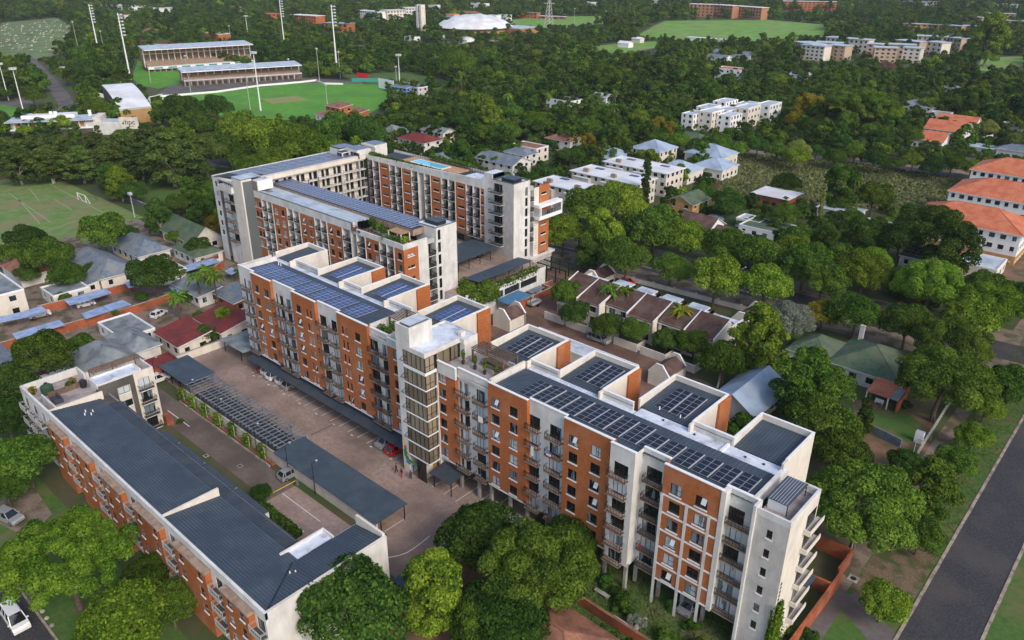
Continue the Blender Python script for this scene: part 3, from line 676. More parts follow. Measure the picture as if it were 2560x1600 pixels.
# rooftop glazing towards the terrace, ground floor door
for (y0, y1, nm) in ((72.2, 75.0, 'terrace_window'), (75.25, 76.8, 'terrace_door')):
 g = MB(); g.box(TX1-.02, TX1-.0, y0, y1, 21.4, 23.75, 'glass_stair')
 for y in (y0, (y0+y1)/2, y1): g.box(TX1, TX1+.04, y-.05, y+.05, 21.4, 23.75, 'steel')
 put(nm, g, A)
d = MB(); d.box(-83.6, -81.5, TY-.02, TY+.05, .05, 3.9, 'glass_dark')
for x in (-83.6, -82.55, -81.5): d.box(x-.06, x+.06, TY-.07, TY-.021, .05, 3.9, 'steel')
put('entrance_door', d, A)
# roof terraces beside the tower
te = MB(); te.box(-98.0, -87.3, 72.7, 82.2, 20.9, 21.35, 'plaster', top='terrace_tile'); te.box(-80.5, -69.9, 72.7, 82.2, 20.9, 21.35, 'plaster', top='terrace_tile')
te.box(-80.5, -76.8, 72.45, 72.7, 21.35, 22.45, 'plaster'); te.box(-76.8, -69.9, 73.02, 73.27, 21.35, 22.28, 'plaster'); te.box(-98.0, -93.1, 73.02, 73.27, 21.35, 22.28, 'plaster')
te.box(-70.2, -69.82, 73.1, 80.9, 21.35, 22.85, 'plaster_cream'); te.box(-98.3, -98.0, 73.1, 80.9, 21.35, 22.85, 'plaster')
put('terrace', te, A)
# wall writing down the road end: a column of dark characters
# ---- mural at the foot of the stair tower (flat paint on the plaster)
mu = MB(); my = 69.7-.012
def blob(cx, cz, rx, rz_, m, n=12, k=0, wob=.2):
 mu.poly([(cx+rx*(1+wob*math.sin(3*t+cx))*math.cos(t), my-.002*k, cz+rz_*(1+wob*math.cos(2*t+cz))*math.sin(t)) for t in [2*math.pi*i/n for i in range(n)]], m)
blob(-86.9, 6.6, .22, .6, 'paint_yellow'); blob(-86.6, 5.6, .3, .35, 'paint_yellow', k=1)
blob(-86.55, 4.9, .42, .5, 'paint_orange', k=2); blob(-86.6, 3.9, .45, .75, 'paint_green', k=3, wob=.3); blob(-86.2, 3.0, .5, .4, 'paint_green', k=4)
blob(-86.0, 2.2, .6, .35, 'paint_blue', k=5); blob(-84.6, 1.9, .4, .3, 'paint_blue', k=6); blob(-85.2, 2.7, .7, .3, 'paint_green', k=7); blob(-84.3, 2.6, .5, .3, 'paint_green', k=8)
mu.box(-84.75, -84.6, my-.03, my-.02, .2, 2.2, 'paint_black'); blob(-86.9, 1.0, .2, .5, 'paint_yellow', k=9)
put('mural', mu, A)
wr = MB()
for i in range(7): wr.box(-23.19, -23.165, 73.05+.05*(i % 2), 73.45, 12.9-.62*i, 13.28-.62*i, 'paint_black')
put('wall_lettering', wr, A)
# ---- what stands on the terraces
def pergola(x0, x1, y0, y1, z, n, label):
 t = thing('pergola', label, 'pergola', (x0, y0, 21.35))
 for x, y in ((x0, y0), (x1, y0), (x0, y1), (x1, y1)):
  p = MB(); p.box(x-.14, x+.14, y-.14, y+.14, 21.35, z, 'timber'); put('post', p, t)
 for y in (y0, y1): p = MB(); p.box(x0-.3, x1+.3, y-.07, y+.07, z, z+.16, 'timber'); put('beam', p, t)
 for i in range(n):
  y = y0+.25+(y1-y0-.5)*i/(n-1); p = MB(); p.box(x0-.6, x1+.6, y-.06, y+.06, z+.165, z+.30, 'timber'); put('slat', p, t)
pergola(-77.6, -71.2, 77.2, 80.4, 23.5, 8, 'brown timber pergola on the roof terrace to the right of the stair tower')
pergola(-97.0, -90.5, 76.5, 80.4, 23.4, 9, 'weathered timber pergola on the planted roof terrace behind the stair tower')
t = thing('picnic_table', 'long dark timber table with benches under the roof terrace pergola', 'table', (-74, 78.2, 21.35))
p = MB(); p.box(-76.2, -71.8, 77.8, 78.7, 22.08, 22.16, 'timber'); put('tabletop', p, t)
for y in (77.2, 79.1): p = MB(); p.box(-76.2, -71.8, y, y+.35, 21.78, 21.85, 'timber'); put('bench_seat', p, t)
for x in (-75.6, -72.5): p = MB(); p.box(x-.08, x+.08, 77.25, 79.4, 21.35, 22.07, 'timber'); put('leg', p, t)
t = thing('bench', 'dark slatted bench along the white terrace parapet', 'bench', (-72.6, 73.7, 21.35))
for j in range(4): p = MB(); p.box(-74.2, -71.0, 73.45+.16*j, 73.57+.16*j, 21.80, 21.86, 'timber'); put('slat', p, t)
for x in (-73.9, -71.3): p = MB(); p.box(x-.06, x+.06, 73.5, 74.0, 21.35, 21.79, 'steel'); put('leg', p, t)
def leafy(name, mb_, par, n, c, r, h, m, s=.16):
 b = MB()
 for _ in range(n):
  u = Vector((random.gauss(0, 1), random.gauss(0, 1), random.gauss(0, 1))).normalized()*random.random()**.4
  p = Vector((c[0]+u.x*r, c[1]+u.y*r, c[2]+u.z*h)); a = Vector((random.gauss(0,1), random.gauss(0,1), random.gauss(0,.6))).normalized()*s; d = a.orthogonal().normalized()*s*.6
  b.quad(p-a-d, p+a-d, p+a+d, p-a+d, m)
 return put(name, b, par)
for i, (x, y) in enumerate(((-78.3, 75.7), (-75.7, 75.7), (-73.5, 75.6), (-71.4, 75.9))):
 t = thing('potted_shrub', ('slim potted shrub beside the terrace glass door', 'slim potted shrub in the middle of the roof terrace', 'slim potted shrub before the picnic table', 'slim potted shrub beside the sloping roof parapet')[i], 'potted plant', (x, y, 21.35))
 p = MB(); p.tube((x, y, 21.35), (x, y, 22.0), .2, .3, 'pot', 10); put('pot', p, t); leafy('foliage', None, t, 160, (x, y, 23.0), .32, 1.0, 'leaf_mid', .10)
for i, (x, y, r) in enumerate(((-96.5, 74.3, .8), (-94.6, 74.2, .7), (-95.8, 76.3, .8), (-92.0, 75.0, .6), (-90.2, 79.5, .9), (-88.6, 74.2, .5))):
 t = thing('planter_shrub', ('leafy tub shrub by the outer parapet corner', 'leafy tub shrub against the front parapet', 'leafy tub shrub under the pergola edge', 'small leafy tub shrub in mid terrace', 'leafy tub shrub at the back', 'smallest leafy tub shrub next to the tower wall')[i] + ' of the terrace behind the stair tower', 'potted plant', (x, y, 21.35), group='shrubs on the planted roof terrace')
 p = MB(); p.tube((x, y, 21.35), (x, y, 21.9), .3, .4, 'pot', 10); put('pot', p, t); leafy('foliage', None, t, 200, (x, y, 22.4), r, .7, random.choice(['leaf_mid', 'leaf_dark']), .12)
# roof room and canopy at the road end
t = thing('roof_canopy', 'dark ribbed canopy over the small roof terrace at the road end', 'canopy', (-25.5, 77, 21.5))
p = MB(); p.box(-27.2, -23.25, 72.76, 80.9, 21.0, 21.49, 'plaster_grey', top='terrace_tile'); put('terrace_floor', p, A)
p = MB()
for a in ((-27.2, -23.18, 72.68, 72.95), (-23.48, -23.18, 72.95, 81.0), (-27.2, -23.48, 80.7, 81.0)): p.box(*a, 21.501, 22.4, 'plaster')
put('terrace_parapet', p, A)
p = MB(); p.box(-27.0, -24.4, 74.3, 79.8, 23.05, 23.15, 'roof_metal'); ribs(p, 'y', -27.0, -24.4, 74.3, 79.8, lambda x, y: 23.15, .3, 'solar_frame', .05, .04); put('roof_sheet', p, t)
p = MB(); p.box(-26.9, -24.6, 74.6, 74.75, 21.5, 23.0, 'white'); put('screen_wall', p, t)
for x, y in ((-24.5, 74.4), (-24.5, 79.6), (-26.9, 79.6)): p = MB(); p.box(x-.05, x+.05, y-.05, y+.05, 21.5, 23.05, 'steel'); put('post', p, t)
# creeper up the road end of the block
cr = MB()
for _ in range(5200):
 z = random.random()**1.6*10; w = 2.6*(1-z/11)+.35
 y = 73.1 + random.gauss(0, 1)*w*.55 + (0 if z < 5 else .4); x = -23.12 + random.random()*.28
 if y < 72.75: x = random.uniform(-23.6, -23.1); y = 72.55-random.random()*.15
 s = random.uniform(.10, .2); a = Vector((random.gauss(0,.5), random.gauss(0,1), random.gauss(0,1))).normalized()*s; d = a.cross(Vector((1, random.gauss(0,.5), random.gauss(0,.5)))).normalized()*s*.7; q = Vector((x, y, z))
 cr.quad(q-a-d, q+a-d, q+a+d, q-a+d, random.choice(['leaf_mid', 'leaf_bright', 'leaf_bright']))
solo('creeper', cr, 'green creeper climbing the cream end wall of the long block', 'climbing plant', base=Vector((-23.1, 73, 0)))
# ------------------------------------------------------------------ carports and canopies round the courtyard
def canopy(name, label, x0, x1, y0, y1, z0, z1, posts, m='roof_metal', axis='y', step=.5, cat='carport', group=None, base=0.0, thick=.10):
 t = thing(name, label, cat, ((x0+x1)/2, (y0+y1)/2, base), group=group)
 zf = (lambda x, y: z0+(z1-z0)*(y-y0)/(y1-y0)) if axis == 'y' else (lambda x, y: z0+(z1-z0)*(x-x0)/(x1-x0))
 p = MB(); i = len(p.v)
 c = [(x0,y0),(x1,y0),(x1,y1),(x0,y1)]
 p.v += [(x, y, zf(x, y)-thick) for x, y in c] + [(x, y, zf(x, y)) for x, y in c]
 for f in ((0,1,5,4),(1,2,6,5),(2,3,7,6),(3,0,4,7),(4,5,6,7),(3,2,1,0)): p.f.append(tuple(i+q for q in f)); p.m.append(m)
 if step: ribs(p, axis, x0, x1, y0, y1, zf, step, m, .05, .035)
 put('roof_sheet', p, t)
 for x, y in posts:
  q = MB(); q.box(x-.07, x+.07, y-.07, y+.07, base, zf(x, y)-thick, 'steel'); put('post', q, t)
 for y in ({p_[1] for p_ in posts}):
  xs = [p_[0] for p_ in posts if p_[1] == y]
  if len(xs) > 1: q = MB(); q.box(min(xs), max(xs), y-.06, y+.06, zf(xs[0], y)-thick-.16, zf(xs[0], y)-thick-.002, 'steel'); put('beam', q, t)
 return t
def posts(x0, x1, n, *ys): return [(x0+(x1-x0)*i/(n-1), y) for i in range(n) for y in ys]
canopy('carport', 'dark blue metal carport at the far end of the lattice pergola', -148.6, -137.2, 56.6, 63.0, 2.9, 3.1, posts(-148.2, -137.6, 4, 57.2, 62.4))
canopy('carport', 'long dark blue metal carport at the near end of the lattice pergola', -104.4, -76.9, 55.4, 61.6, 2.9, 3.1, posts(-104, -77.3, 9, 56.6, 61.2))
canopy('canopy', 'long dark parking canopy along the foot of the brick block', -138.5, -87.6, 70.8, 74.2, 2.85, 3.5, posts(-138, -88.2, 12, 73.9), m='roof_dark', step=0)
canopy('canopy', 'small dark entrance canopy beside the glass stair tower', -80.5, -75.6, 69.4, 73.0, 2.9, 3.3, posts(-80, -76, 2, 70.0), m='roof_dark', step=0, cat='canopy')
canopy('carport', 'grey ribbed carport against the far end of the brick block', -150.3, -140.6, 71.2, 77.5, 3.2, 2.9, posts(-149.8, -143.0, 2, 72.0, 76.8), m='flat_grey', step=.5)
canopy('carport', 'blue grey carport at the edge of the courtyard below the dark trees', -66.6, -63.6, 49.8, 60.4, 2.5, 2.7, posts(-66.3, -63.9, 2, 50, 55, 60), m='roof_metal', axis='x', step=.35)
canopy('slatted_roof', 'pale slatted garden roof at the foot of the brick block', -67.6, -60.6, 69.6, 71.6, 2.5, 2.7, posts(-67.2, -61.0, 2, 69.8, 71.4), m='tile_slate', axis='y', step=.28)
# lattice pergola with vines and trellised planters
t = thing('lattice_pergola', 'open steel lattice pergola between the two dark carports', 'pergola', (-120.8, 59, 0))
for k, y in enumerate((56.8, 58.2, 59.7, 61.1, 62.2)): p = MB(); p.box(-137.1, -104.5, y-.08, y+.08, 2.92, 3.04, 'tile_slate'); put('beam', p, t)
for k in range(30):
 x = -136.8+32.2*k/29; p = MB(); p.box(x-.09, x+.09, 56.3, 62.5, 3.05, 3.16, 'tile_slate'); put('slat', p, t)
for k in range(8):
 x = -137+32.4*k/7
 for y in (57.0, 62.1): p = MB(); p.box(x-.08, x+.08, y-.08, y+.08, 0, 2.92, 'steel_grey'); put('post', p, t)
w = MB(); w.box(-137, -77.5, 55.9, 56.15, 0, 2.2, 'plaster_cream'); w.box(-137, -77.5, 55.85, 56.2, 2.2, 2.3, 'concrete')
solo('boundary_wall', w, 'cream plastered wall behind the carport, facing the inner drive', 'wall')
pt = MB(); pt.box(-136.6, -104.8, 54.55, 54.75, 0, .45, 'concrete'); pt.box(-136.6, -104.8, 54.75, 55.6, 0, .35, 'soil'); solo('planter_bed', pt, 'long kerbed planter bed below the trellis screens', 'planter')
for k, (x, nm) in enumerate(zip((-136.2, -132.0, -127.5, -122.6, -117.6, -112.6, -107.6), ('under the far carport corner', 'second from the far carport', 'third from the far carport', 'midway along the lattice pergola', 'third from the near carport', 'second from the near carport', 'under the near carport corner'))):
 t = thing('vine_screen', 'leafy vine covered trellis screen ' + nm, 'trellis', (x, 55.2, 0))
 f = MB()
 for dx in (-.75, .75): f.box(x+dx-.05, x+dx+.05, 55.1, 55.2, 0, 3.0, 'galv')
 for z in (.5, 1.2, 1.9, 2.6, 2.95): f.box(x-.75, x+.75, 55.12, 55.18, z-.03, z+.03, 'galv')
 put('frame', f, t)
 b = MB()
 for _ in range(520):
  c = Vector((x+random.uniform(-.8, .8), 55.15+random.gauss(0, .22), random.uniform(.3, 3.1))); s = random.uniform(.09, .17)
  a = Vector((random.gauss(0,1), random.gauss(0,.6), random.gauss(0,1))).normalized()*s; d = a.orthogonal().normalized()*s
  b.quad(c-a-d, c+a-d, c+a+d, c-a+d, random.choice(('leaf_mid', 'leaf_bright')))
 put('leaves', b, t)
 bx = MB(); bx.box(x+1.2, x+3.3, 54.8, 55.5, .36, .8, 'brick_wall'); bx.box(x+1.3, x+3.2, 54.9, 55.4, .8, .82, 'soil'); solo('planter_box', bx, 'low brick planter box beside the vine screen ' + nm, 'planter')
t = thing('boom_gate', 'yellow boom barrier across the inner drive', 'barrier', (-97.1, 55.0, 0))
p = MB(); p.box(-97.3, -96.9, 54.7, 55.1, 0, 1.1, 'steel_grey'); put('housing', p, t); p = MB(); p.bar((-97.1, 54.8, 1.02), (-97.1, 49.9, 1.02), .09, .12, 'line_yellow'); put('boom', p, t)
hd = MB()
for _ in range(2600):
 c = Vector((random.uniform(-97, -86), random.uniform(47.0, 48.5), .15+random.random()*1.0)); s = random.uniform(.1, .18); a = Vector((random.gauss(0,1), random.gauss(0,1), random.gauss(0,.7))).normalized()*s; d = a.orthogonal().normalized()*s
 hd.quad(c-a-d, c+a-d, c+a+d, c-a+d, random.choice(('leaf_dark', 'leaf_mid')))
hd.box(-97, -86, 47.1, 48.4, 0, .9, 'leaf_dark')
solo('hedge', hd, 'clipped green hedge along the inner paved court', 'hedge')
p = MB(); p.box(-93.0, -90.6, 45.6, 46.3, .42, .52, 'concrete'); p.box(-92.8, -92.5, 45.65, 46.25, 0, .42, 'concrete'); p.box(-91.1, -90.8, 45.65, 46.25, 0, .42, 'concrete')
solo('stone_bench', p, 'pale concrete bench on the lawn of the inner court', 'bench')
sheet('court_lawn', rect(-97, -84, 43.6, 47.0), .02, 'lawn')
def lamp_post(x, y, h, label, dx=.0, dy=-.9, group=None, m='steel', z=0.0, double=False):
 t = thing('lamp_post', label, 'lamp post', (x, y, z), group=group)
 p = MB(); p.tube((x, y, z), (x, y, z+h), .09, .05, m, 8); put('pole', p, t)
 for s in ((1, -1) if double else (1,)):
  p = MB(); p.bar((x, y, z+h-.02), (x+dx*s, y+dy*s, z+h+.14), .07, .07, m); p.box(x+dx*s-.16, x+dx*s+.16, y+dy*s-.16, y+dy*s+.16, z+h+.08, z+h+.22, 'galv'); put('lamp_head', p, t)
for (px, py, h, lb) in ((754, 1172, 6.0, 'thin black lamp post rising behind the near carport corner'), (852, 1200, 6.0, 'thin black lamp post rising over the middle of the near carport'), (667, 1120, 5.5, 'thin black lamp post beside the near end of the lattice'), (592, 1050, 5.5, 'thin black lamp post over the middle of the lattice pergola'), (523, 1000, 5.5, 'thin black lamp post where the lattice meets the far carport'), (436, 935, 5.0, 'thin black lamp post in front of the far carport')):
 q = at(px, py, 0); lamp_post(q.x, 55.6, h, lb, 0, .9)
# ------------------------------------------------------------------ B: the courtyard apartment complex behind
B = thing('courtyard_apartments', 'tall brick and white apartment complex with blue solar roofs, a planted terrace and rooftop pool', 'apartment building', (-160, 120, 0))
YB1, ST = 105.6, 2.8
bw = MB()
def b_brick(d, pl, u0, u1, wins, z0, z1, fl, w, h, off, mb, style='cross', glass='glass', openp=.12, m='brick'):
 holes = []
 for u in wins:
  for z in fl:
   holes.append((u-w/2, u+w/2, z+off, z+off+h)); window(B, d, pl, u, z+off, w, h, style, glass, openp=openp)
 facade(mb, d, pl, u0, u1, z0, z1, holes, m, rm=m)
def b_balc(d, pl, u0, u1, n, z0, z1, fl, mb, rec=1.5, slab='plaster'):
 """a recessed strip of balconies, n side by side, parted by thin white fins"""
 wd = (u1-u0)/n
 sg = 1 if d in 'sw' else -1
 back = pl + (rec if d in 'sn' else -rec)*(1 if d in 'se' and d == 's' else 1)
 if d == 's': back = pl+rec
 if d == 'e': back = pl-rec
 facade(mb, d, back, u0, u1, z0, z1, [], 'plaster_dark_and_shade')  # recess shade painted as a dark back wall
 for i in range(n+1):
  u = u0+wd*i; a, b = (u-.09, u+.09)
  if d == 's': mb.box(a, b, pl-.16, back, z0, z1, 'plaster')
  else: mb.box(back, pl+.06, a, b, z0, z1, 'plaster')
 for i in range(n):
  uc = u0+wd*(i+.5)
  for z in fl:
   window(B, d, back-(.16 if d == 's' else -.16), uc+random.choice((-.2, .2)), z+.05, wd*.78, 2.2, 'triple', random.choice(('glass_dark', 'glass_dark', 'glass')), sill=False, name='balcony_door')
   balcony(B, d, back-.01 if d == 's' else back+.01, uc, z, wd-.2, rec+.12, 1.0, slab, pr=.06)
FB = [17.5-ST*k for k in range(5)]
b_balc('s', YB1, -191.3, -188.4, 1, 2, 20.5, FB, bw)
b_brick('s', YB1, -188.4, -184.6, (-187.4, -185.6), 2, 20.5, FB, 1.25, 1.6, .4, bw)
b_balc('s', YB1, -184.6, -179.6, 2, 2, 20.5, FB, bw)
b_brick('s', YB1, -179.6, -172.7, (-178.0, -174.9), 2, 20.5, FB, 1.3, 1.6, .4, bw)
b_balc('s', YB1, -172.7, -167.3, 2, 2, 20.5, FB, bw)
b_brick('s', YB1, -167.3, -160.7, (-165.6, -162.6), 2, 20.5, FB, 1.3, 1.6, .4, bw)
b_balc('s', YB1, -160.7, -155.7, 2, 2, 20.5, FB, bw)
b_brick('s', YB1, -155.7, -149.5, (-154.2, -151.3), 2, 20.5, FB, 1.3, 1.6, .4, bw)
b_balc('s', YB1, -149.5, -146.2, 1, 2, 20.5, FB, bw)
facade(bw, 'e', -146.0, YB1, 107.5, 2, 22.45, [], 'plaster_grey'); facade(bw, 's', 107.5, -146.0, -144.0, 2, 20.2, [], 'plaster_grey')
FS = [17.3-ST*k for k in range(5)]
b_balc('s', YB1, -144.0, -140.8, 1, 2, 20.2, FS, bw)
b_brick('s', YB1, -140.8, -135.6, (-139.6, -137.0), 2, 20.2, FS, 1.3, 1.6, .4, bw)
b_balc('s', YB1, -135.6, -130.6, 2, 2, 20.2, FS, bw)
b_brick('s', YB1, -130.6, -127.3, (-128.7,), 2, 20.2, FS, 1.4, 1.6, .3, bw)
bw.box(-191.3, -146.0, YB1-.03, YB1+.3, 20.5, 22.45, 'plaster'); bw.box(-191.35, -145.95, YB1-.08, YB1+.33, 22.452, 22.55, 'steel_grey')
bw.box(-144.0, -127.3, YB1-.03, YB1+.3, 20.2, 21.45, 'plaster'); bw.box(-127.58, -127.27, YB1+.3, 112.7, 20.2, 21.45, 'plaster')
# the end towards the road: brick, white, balconies, tower
XE = -127.3
b_brick('e', XE, YB1, 109.9, (107.7,), 2, 20.2, FS, 2.0, .62, 1.0, bw, 'pair')
facade(bw, 'e', XE, 109.9, 112.8, 2, 20.2, [], 'plaster')
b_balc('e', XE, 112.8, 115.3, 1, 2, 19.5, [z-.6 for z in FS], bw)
th = [(116.0, 116.9, 19.9-3.0*k, 22.3-3.0*k) for k in range(6)]
for a, b_, c, e in th: window(B, 'e', XE, (a+b_)/2, c, b_-a, e-c, 'bar', 'glass_dark', sill=False)
facade(bw, 'e', XE, 115.4, 122.0, 0, 22.9, th, 'plaster')
for k in range(6): bw.box(XE-.01, XE+.015, 117.4, 121.9, 19.3-2.9*k, 19.36-2.9*k, 'plaster_grey')
bw.box(-134.0, XE-.25, 115.4, 122.0, 0, 22.7, 'plaster', top='roof_waterproof')
for a in ((-134.05, XE+.02, 115.35, 115.6), (-134.05, XE+.02, 121.8, 122.05), (-134.05, -133.8, 115.6, 121.8), (XE-.24, XE+.02, 115.6, 121.8)): bw.box(*a, 22.9, 23.05, 'steel_grey')
for a in ((-134.0, XE-.02, 115.4, 115.6), (-134.0, -133.8, 115.6, 121.8)): bw.box(*a, 22.7, 22.9, 'plaster')
bw.box(-133.0, -128.6, 117.2, 120.0, 22.72, 23.6, 'steel', top='roof_metal')
bw.box(-128.4, -127.6, 112.9, 115.2, 19.6, 20.6, 'galv')
bw.box(-191.0, XE-.3, 118.7, 122.5, 2, 20.0, 'plaster_dark_and_shade')
put('wall', bw, B)
# roofs of the front wing
rf = MB()
rf.quad((-191.2, 105.9, 22.3), (-146.2, 105.9, 22.3), (-146.2, 112.0, 21.9), (-191.2, 112.0, 21.9), 'roof_pale')
ribs(rf, 'y', -191.2, -146.2, 105.9, 112.0, lambda x, y: 22.3-(y-105.9)*.0656, 1.2, 'tile_pale', .06, .03)
rf.box(-191.6, -131.2, 111.95, 118.6, 21.0, 22.5, 'slab_brown', top='roof_dark')
rf.box(-191.8, -190.9, 105.8, 118.6, 21.5, 22.3, 'plaster')
put('roof', rf, B)
for y in (112.3, 114.4, 116.5):
 for k in range(19): array(B, -189.0+2.98*k, y, 2, 2, 1.46, .98, lambda x, y: 22.52, PANB, join='solar_blue', ed=.085)
# planted terrace
tb = MB(); tb.box(-145.9, XE-.6, YB1+.3, 112.0, 19.8, 20.1, 'plaster', top='timber'); put('terrace', tb, B)
rb = MB()
for y in (YB1+.4,):
 for k in range(14): x = -145.8+1.15*k; rb.bar((x, y, 20.1), (x, y, 21.9), .09, .09, 'steel')
for x0, x1 in ((-145.8, -137), ): rb.bar((x0, YB1+.4, 21.9), (x1, YB1+.4, 21.9), .06, .06, 'steel'); rb.bar((x0, YB1+.4, 21.2), (x1, YB1+.4, 21.2), .05, .05, 'steel')
for k in range(6): rb.bar((-145.9, 106+1.1*k, 20.1), (-145.9, 106+1.1*k, 22.5), .09, .09, 'steel')
put('railing', rb, B)
for i, (x, y, r, h, m) in enumerate(((-144.6, 110.8, .9, 1.3, 'leaf_dark'), (-142.5, 110.2, 1.0, .8, 'leaf_mid'), (-140.6, 109.9, 1.1, 1.4, 'leaf_mid'), (-138.6, 109.6, 1.0, .8, 'leaf_dark'), (-136.2, 109.8, 1.1, .7, 'leaf_mid'), (-133.6, 107.0, 1.1, .8, 'leaf_mid'), (-131.4, 106.8, 1.0, .8, 'leaf_dark'), (-130.2, 108.6, 1.0, .9, 'leaf_bright'), (-134.6, 106.3, .9, 1.0, 'leaf_grey'), (-145.0, 106.2, 1.0, .4, 'leaf_pink'), (-142.9, 106.1, .8, .4, 'leaf_pink'))):
 t = thing('terrace_shrub', ('dark shrub by the tall railing posts', 'broad shrub behind the railing posts', 'tall shrub at the middle', 'dark shrub left of the pale pergola', 'shrub behind the pale pergola', 'shrub before the pale pergola', 'dark shrub at the outer corner', 'light shrub beside the cream tower', 'grey trailing shrub on the parapet', 'pinkish plants at the recessed fin', 'pinkish plants along the white parapet')[i] + ' of the rear roof terrace', 'shrub', (x, y, 20.1), group='shrubs on the planted terrace of the rear complex')
 p = MB(); p.box(x-.6, x+.6, y-.4, y+.4, 20.1, 20.6, 'plaster'); put('planter', p, t); leafy('foliage', None, t, 260, (x, y, 20.7+h*.7), r, h, m, .17)
t = thing('pergola', 'pale timber pergola on the planted terrace of the rear complex', 'pergola', (-133.6, 109.6, 20.1))
for k in range(7): y = 108.6+.42*k; p = MB(); p.box(-136.3, -131.4, y, y+.28, 22.1, 22.2, 'timber_pale'); put('slat', p, t)
for x, y in ((-136, 108.7), (-131.6, 108.7), (-136, 111.2), (-131.6, 111.2)): p = MB(); p.box(x-.1, x+.1, y-.1, y+.1, 20.1, 22.1, 'white'); put('post', p, t)
# left rear wing with its gallery side
gw = MB(); FG = [20.9-ST*k for k in range(6)]
gh = []
for y in np.arange(108.5, 143, 4.2):
 for z in FG:
  for dy, w, st in ((.0, .95, 'plain'), (1.6, 1.2, 'pair')):
   gh.append((y+dy-w/2, y+dy+w/2, z+.02+(0 if w < 1 else .0), z+2.12)); window(B, 'e', -190.4, y+dy, z+.02, w, 2.1, st, 'glass_dark', sill=False, name='gallery_door')
facade(gw, 'e', -190.4, 107, 144.45, 6, 23.8, gh, 'plaster_cream')
gw.box(-190.4, -188.9, 107, 144.2, 23.8, 25.05, 'plaster_cream'); gw.box(-203.7, -190.42, 103.0, 144.4, 23.2, 23.9, 'plaster')
facade(gw, 'w', -203.7, 102.5, 144.5, 0, 23.9, [], 'plaster')
put('gallery_wall', gw, B)
for z in FG:
 g = MB(); g.box(-190.38, -188.9, 107, 144.3, z-.2, z, 'plaster'); o = put('gallery_floor', g, B)
 r = MB()
 for zz in (.5, 1.0): r.bar((-188.98, 107, z+zz), (-188.98, 144.3, z+zz), .05, .05, 'steel')
 for k in range(34): r.bar((-188.98, 107.2+1.1*k, z), (-188.98, 107.2+1.1*k, z+1), .04, .04, 'steel')
 put('railing', r, o)
for y in (110, 118.3, 126.6, 134.9, 141.5): g = MB(); g.box(-188.88, -188.6, y-.14, y+.14, 6, 23.8, 'galv'); put('column', g, B)
g = MB(); g.box(-188.55, -188.2, 143.9, 144.3, 6, 24.2, 'steel'); put('downpipe', g, B)
# steel stair hanging in the court
g = MB()
for k in range(5):
 z = 20.9-ST*k; g.bar((-188.4, 117.5, z), (-184.8, 120.6, z-ST*.5), 1.0, .16, 'steel'); g.bar((-184.8, 120.9, z-ST*.5), (-188.4, 123.6, z-ST), 1.0, .16, 'steel')
for x, y in ((-184.6, 120.6), (-184.6, 117.3), (-184.6, 124)): g.tube((x, y, 0), (x, y, 23), .1, m='steel')
put('steel_stair', g, B)
g = MB(); g.box(-189, -183.5, 107.2, 108.7, 21.4, 22.3, 'steel_grey'); g.bar((-186, 108, 21.3), (-180.5, 118, 21.3), 1.2, .3, 'steel_grey'); put('bridge', g, B)
r3 = MB(); zf3 = lambda x, y: 23.95+(x+203.7)*.075
r3.quad((-203.8, 102.6, zf3(-203.8, 0)), (-188.9, 106, zf3(-188.9, 0)), (-188.9, 144.5, zf3(-188.9, 0)), (-203.8, 144.5, zf3(-203.8, 0)), 'roof_dark')
for a in ((-204.0, -203.65, 102.5, 144.5),): r3.box(*a, 23.0, 24.15, 'plaster')
put('roof', r3, B)
for k in range(11):
 for j in range(3): array(B, -202.6+4.3*j, 107.2+3.25*k if j < 2 else 111+3.0*k, 2, 3, 2.05, 1.0, zf3, PANB, join='solar_blue', ed=.085)
# left end: stair slab, balcony stack, side strip
e = MB(); YL = 102.5
eh = [(-202.6, -201.4, z+.5, z+2.0) for z in FG]
for z in FG: window(B, 's', YL, -202.0, z+.5, 1.2, 1.5, 'cross')
facade(e, 's', YL, -203.7, -200.4, 0, 23.9, eh, 'plaster')
facade(e, 's', YL+1.6, -200.4, -199.2, 0, 23.0, [], 'plaster_dark_and_shade')
bh = [(-196.6, -194.0, z+.05, z+2.2) for z in FG[1:]]
for z in FG[1:]: window(B, 's', YL+.3, -195.3, z+.05, 2.6, 2.15, 'triple', sill=False, name='balcony_door'); balcony(B, 's', YL+.3, -195.6, z, 3.4, 1.1, 1.0)
facade(e, 's', YL+.3, -199.3, -192.9, 0, 21.4, bh, 'plaster')
e.box(-199.5, -192.6, YL-.9, YL+.9, 21.42, 22.7, 'plaster'); e.box(-199.6, -192.5, YL-.95, YL+4, 21.2, 21.41, 'plaster', top='terrace_tile')
facade(e, 'w', -199.3, YL+.3, YL+1.6, 0, 21.4, [], 'plaster')
e.box(-192.7, -188.1, YL-.2, YL+2.9, 0, 25.6, 'plaster_cream', top='roof_waterproof')
e.box(-192.9, -188.0, YL-.25, YL+6, 25.602, 25.75, 'roof_metal', top='roof_pale')
e.box(-189.2, -185.6, YL+3.2, YL+7.6, 22.6, 25.0, 'slab_brown', top='roof_waterproof'); e.box(-185.9, -185.5, YL+3.1, YL+7.6, 22.6, 25.2, 'white')
facade(e, 'e', -188.08, YL+.2, YB1, 0, 25.0, [], 'steel_grey')
put('end_wall', e, B)
for z in FG: window(B, 'e', -188.08, YL+1.8, z+.1, 2.0, 2.2, 'triple', 'glass_dark', sill=False)
r = MB()
for k in range(8): r.bar((-199.4+.95*k, YL-.8, 22.7), (-199.4+.95*k, YL-.8, 24.0), .07, .07, 'steel')
for zz in (23.3, 24.0): r.bar((-199.4, YL-.8, zz), (-192.7, YL-.8, zz), .06, .06, 'steel')
put('railing', r, B)
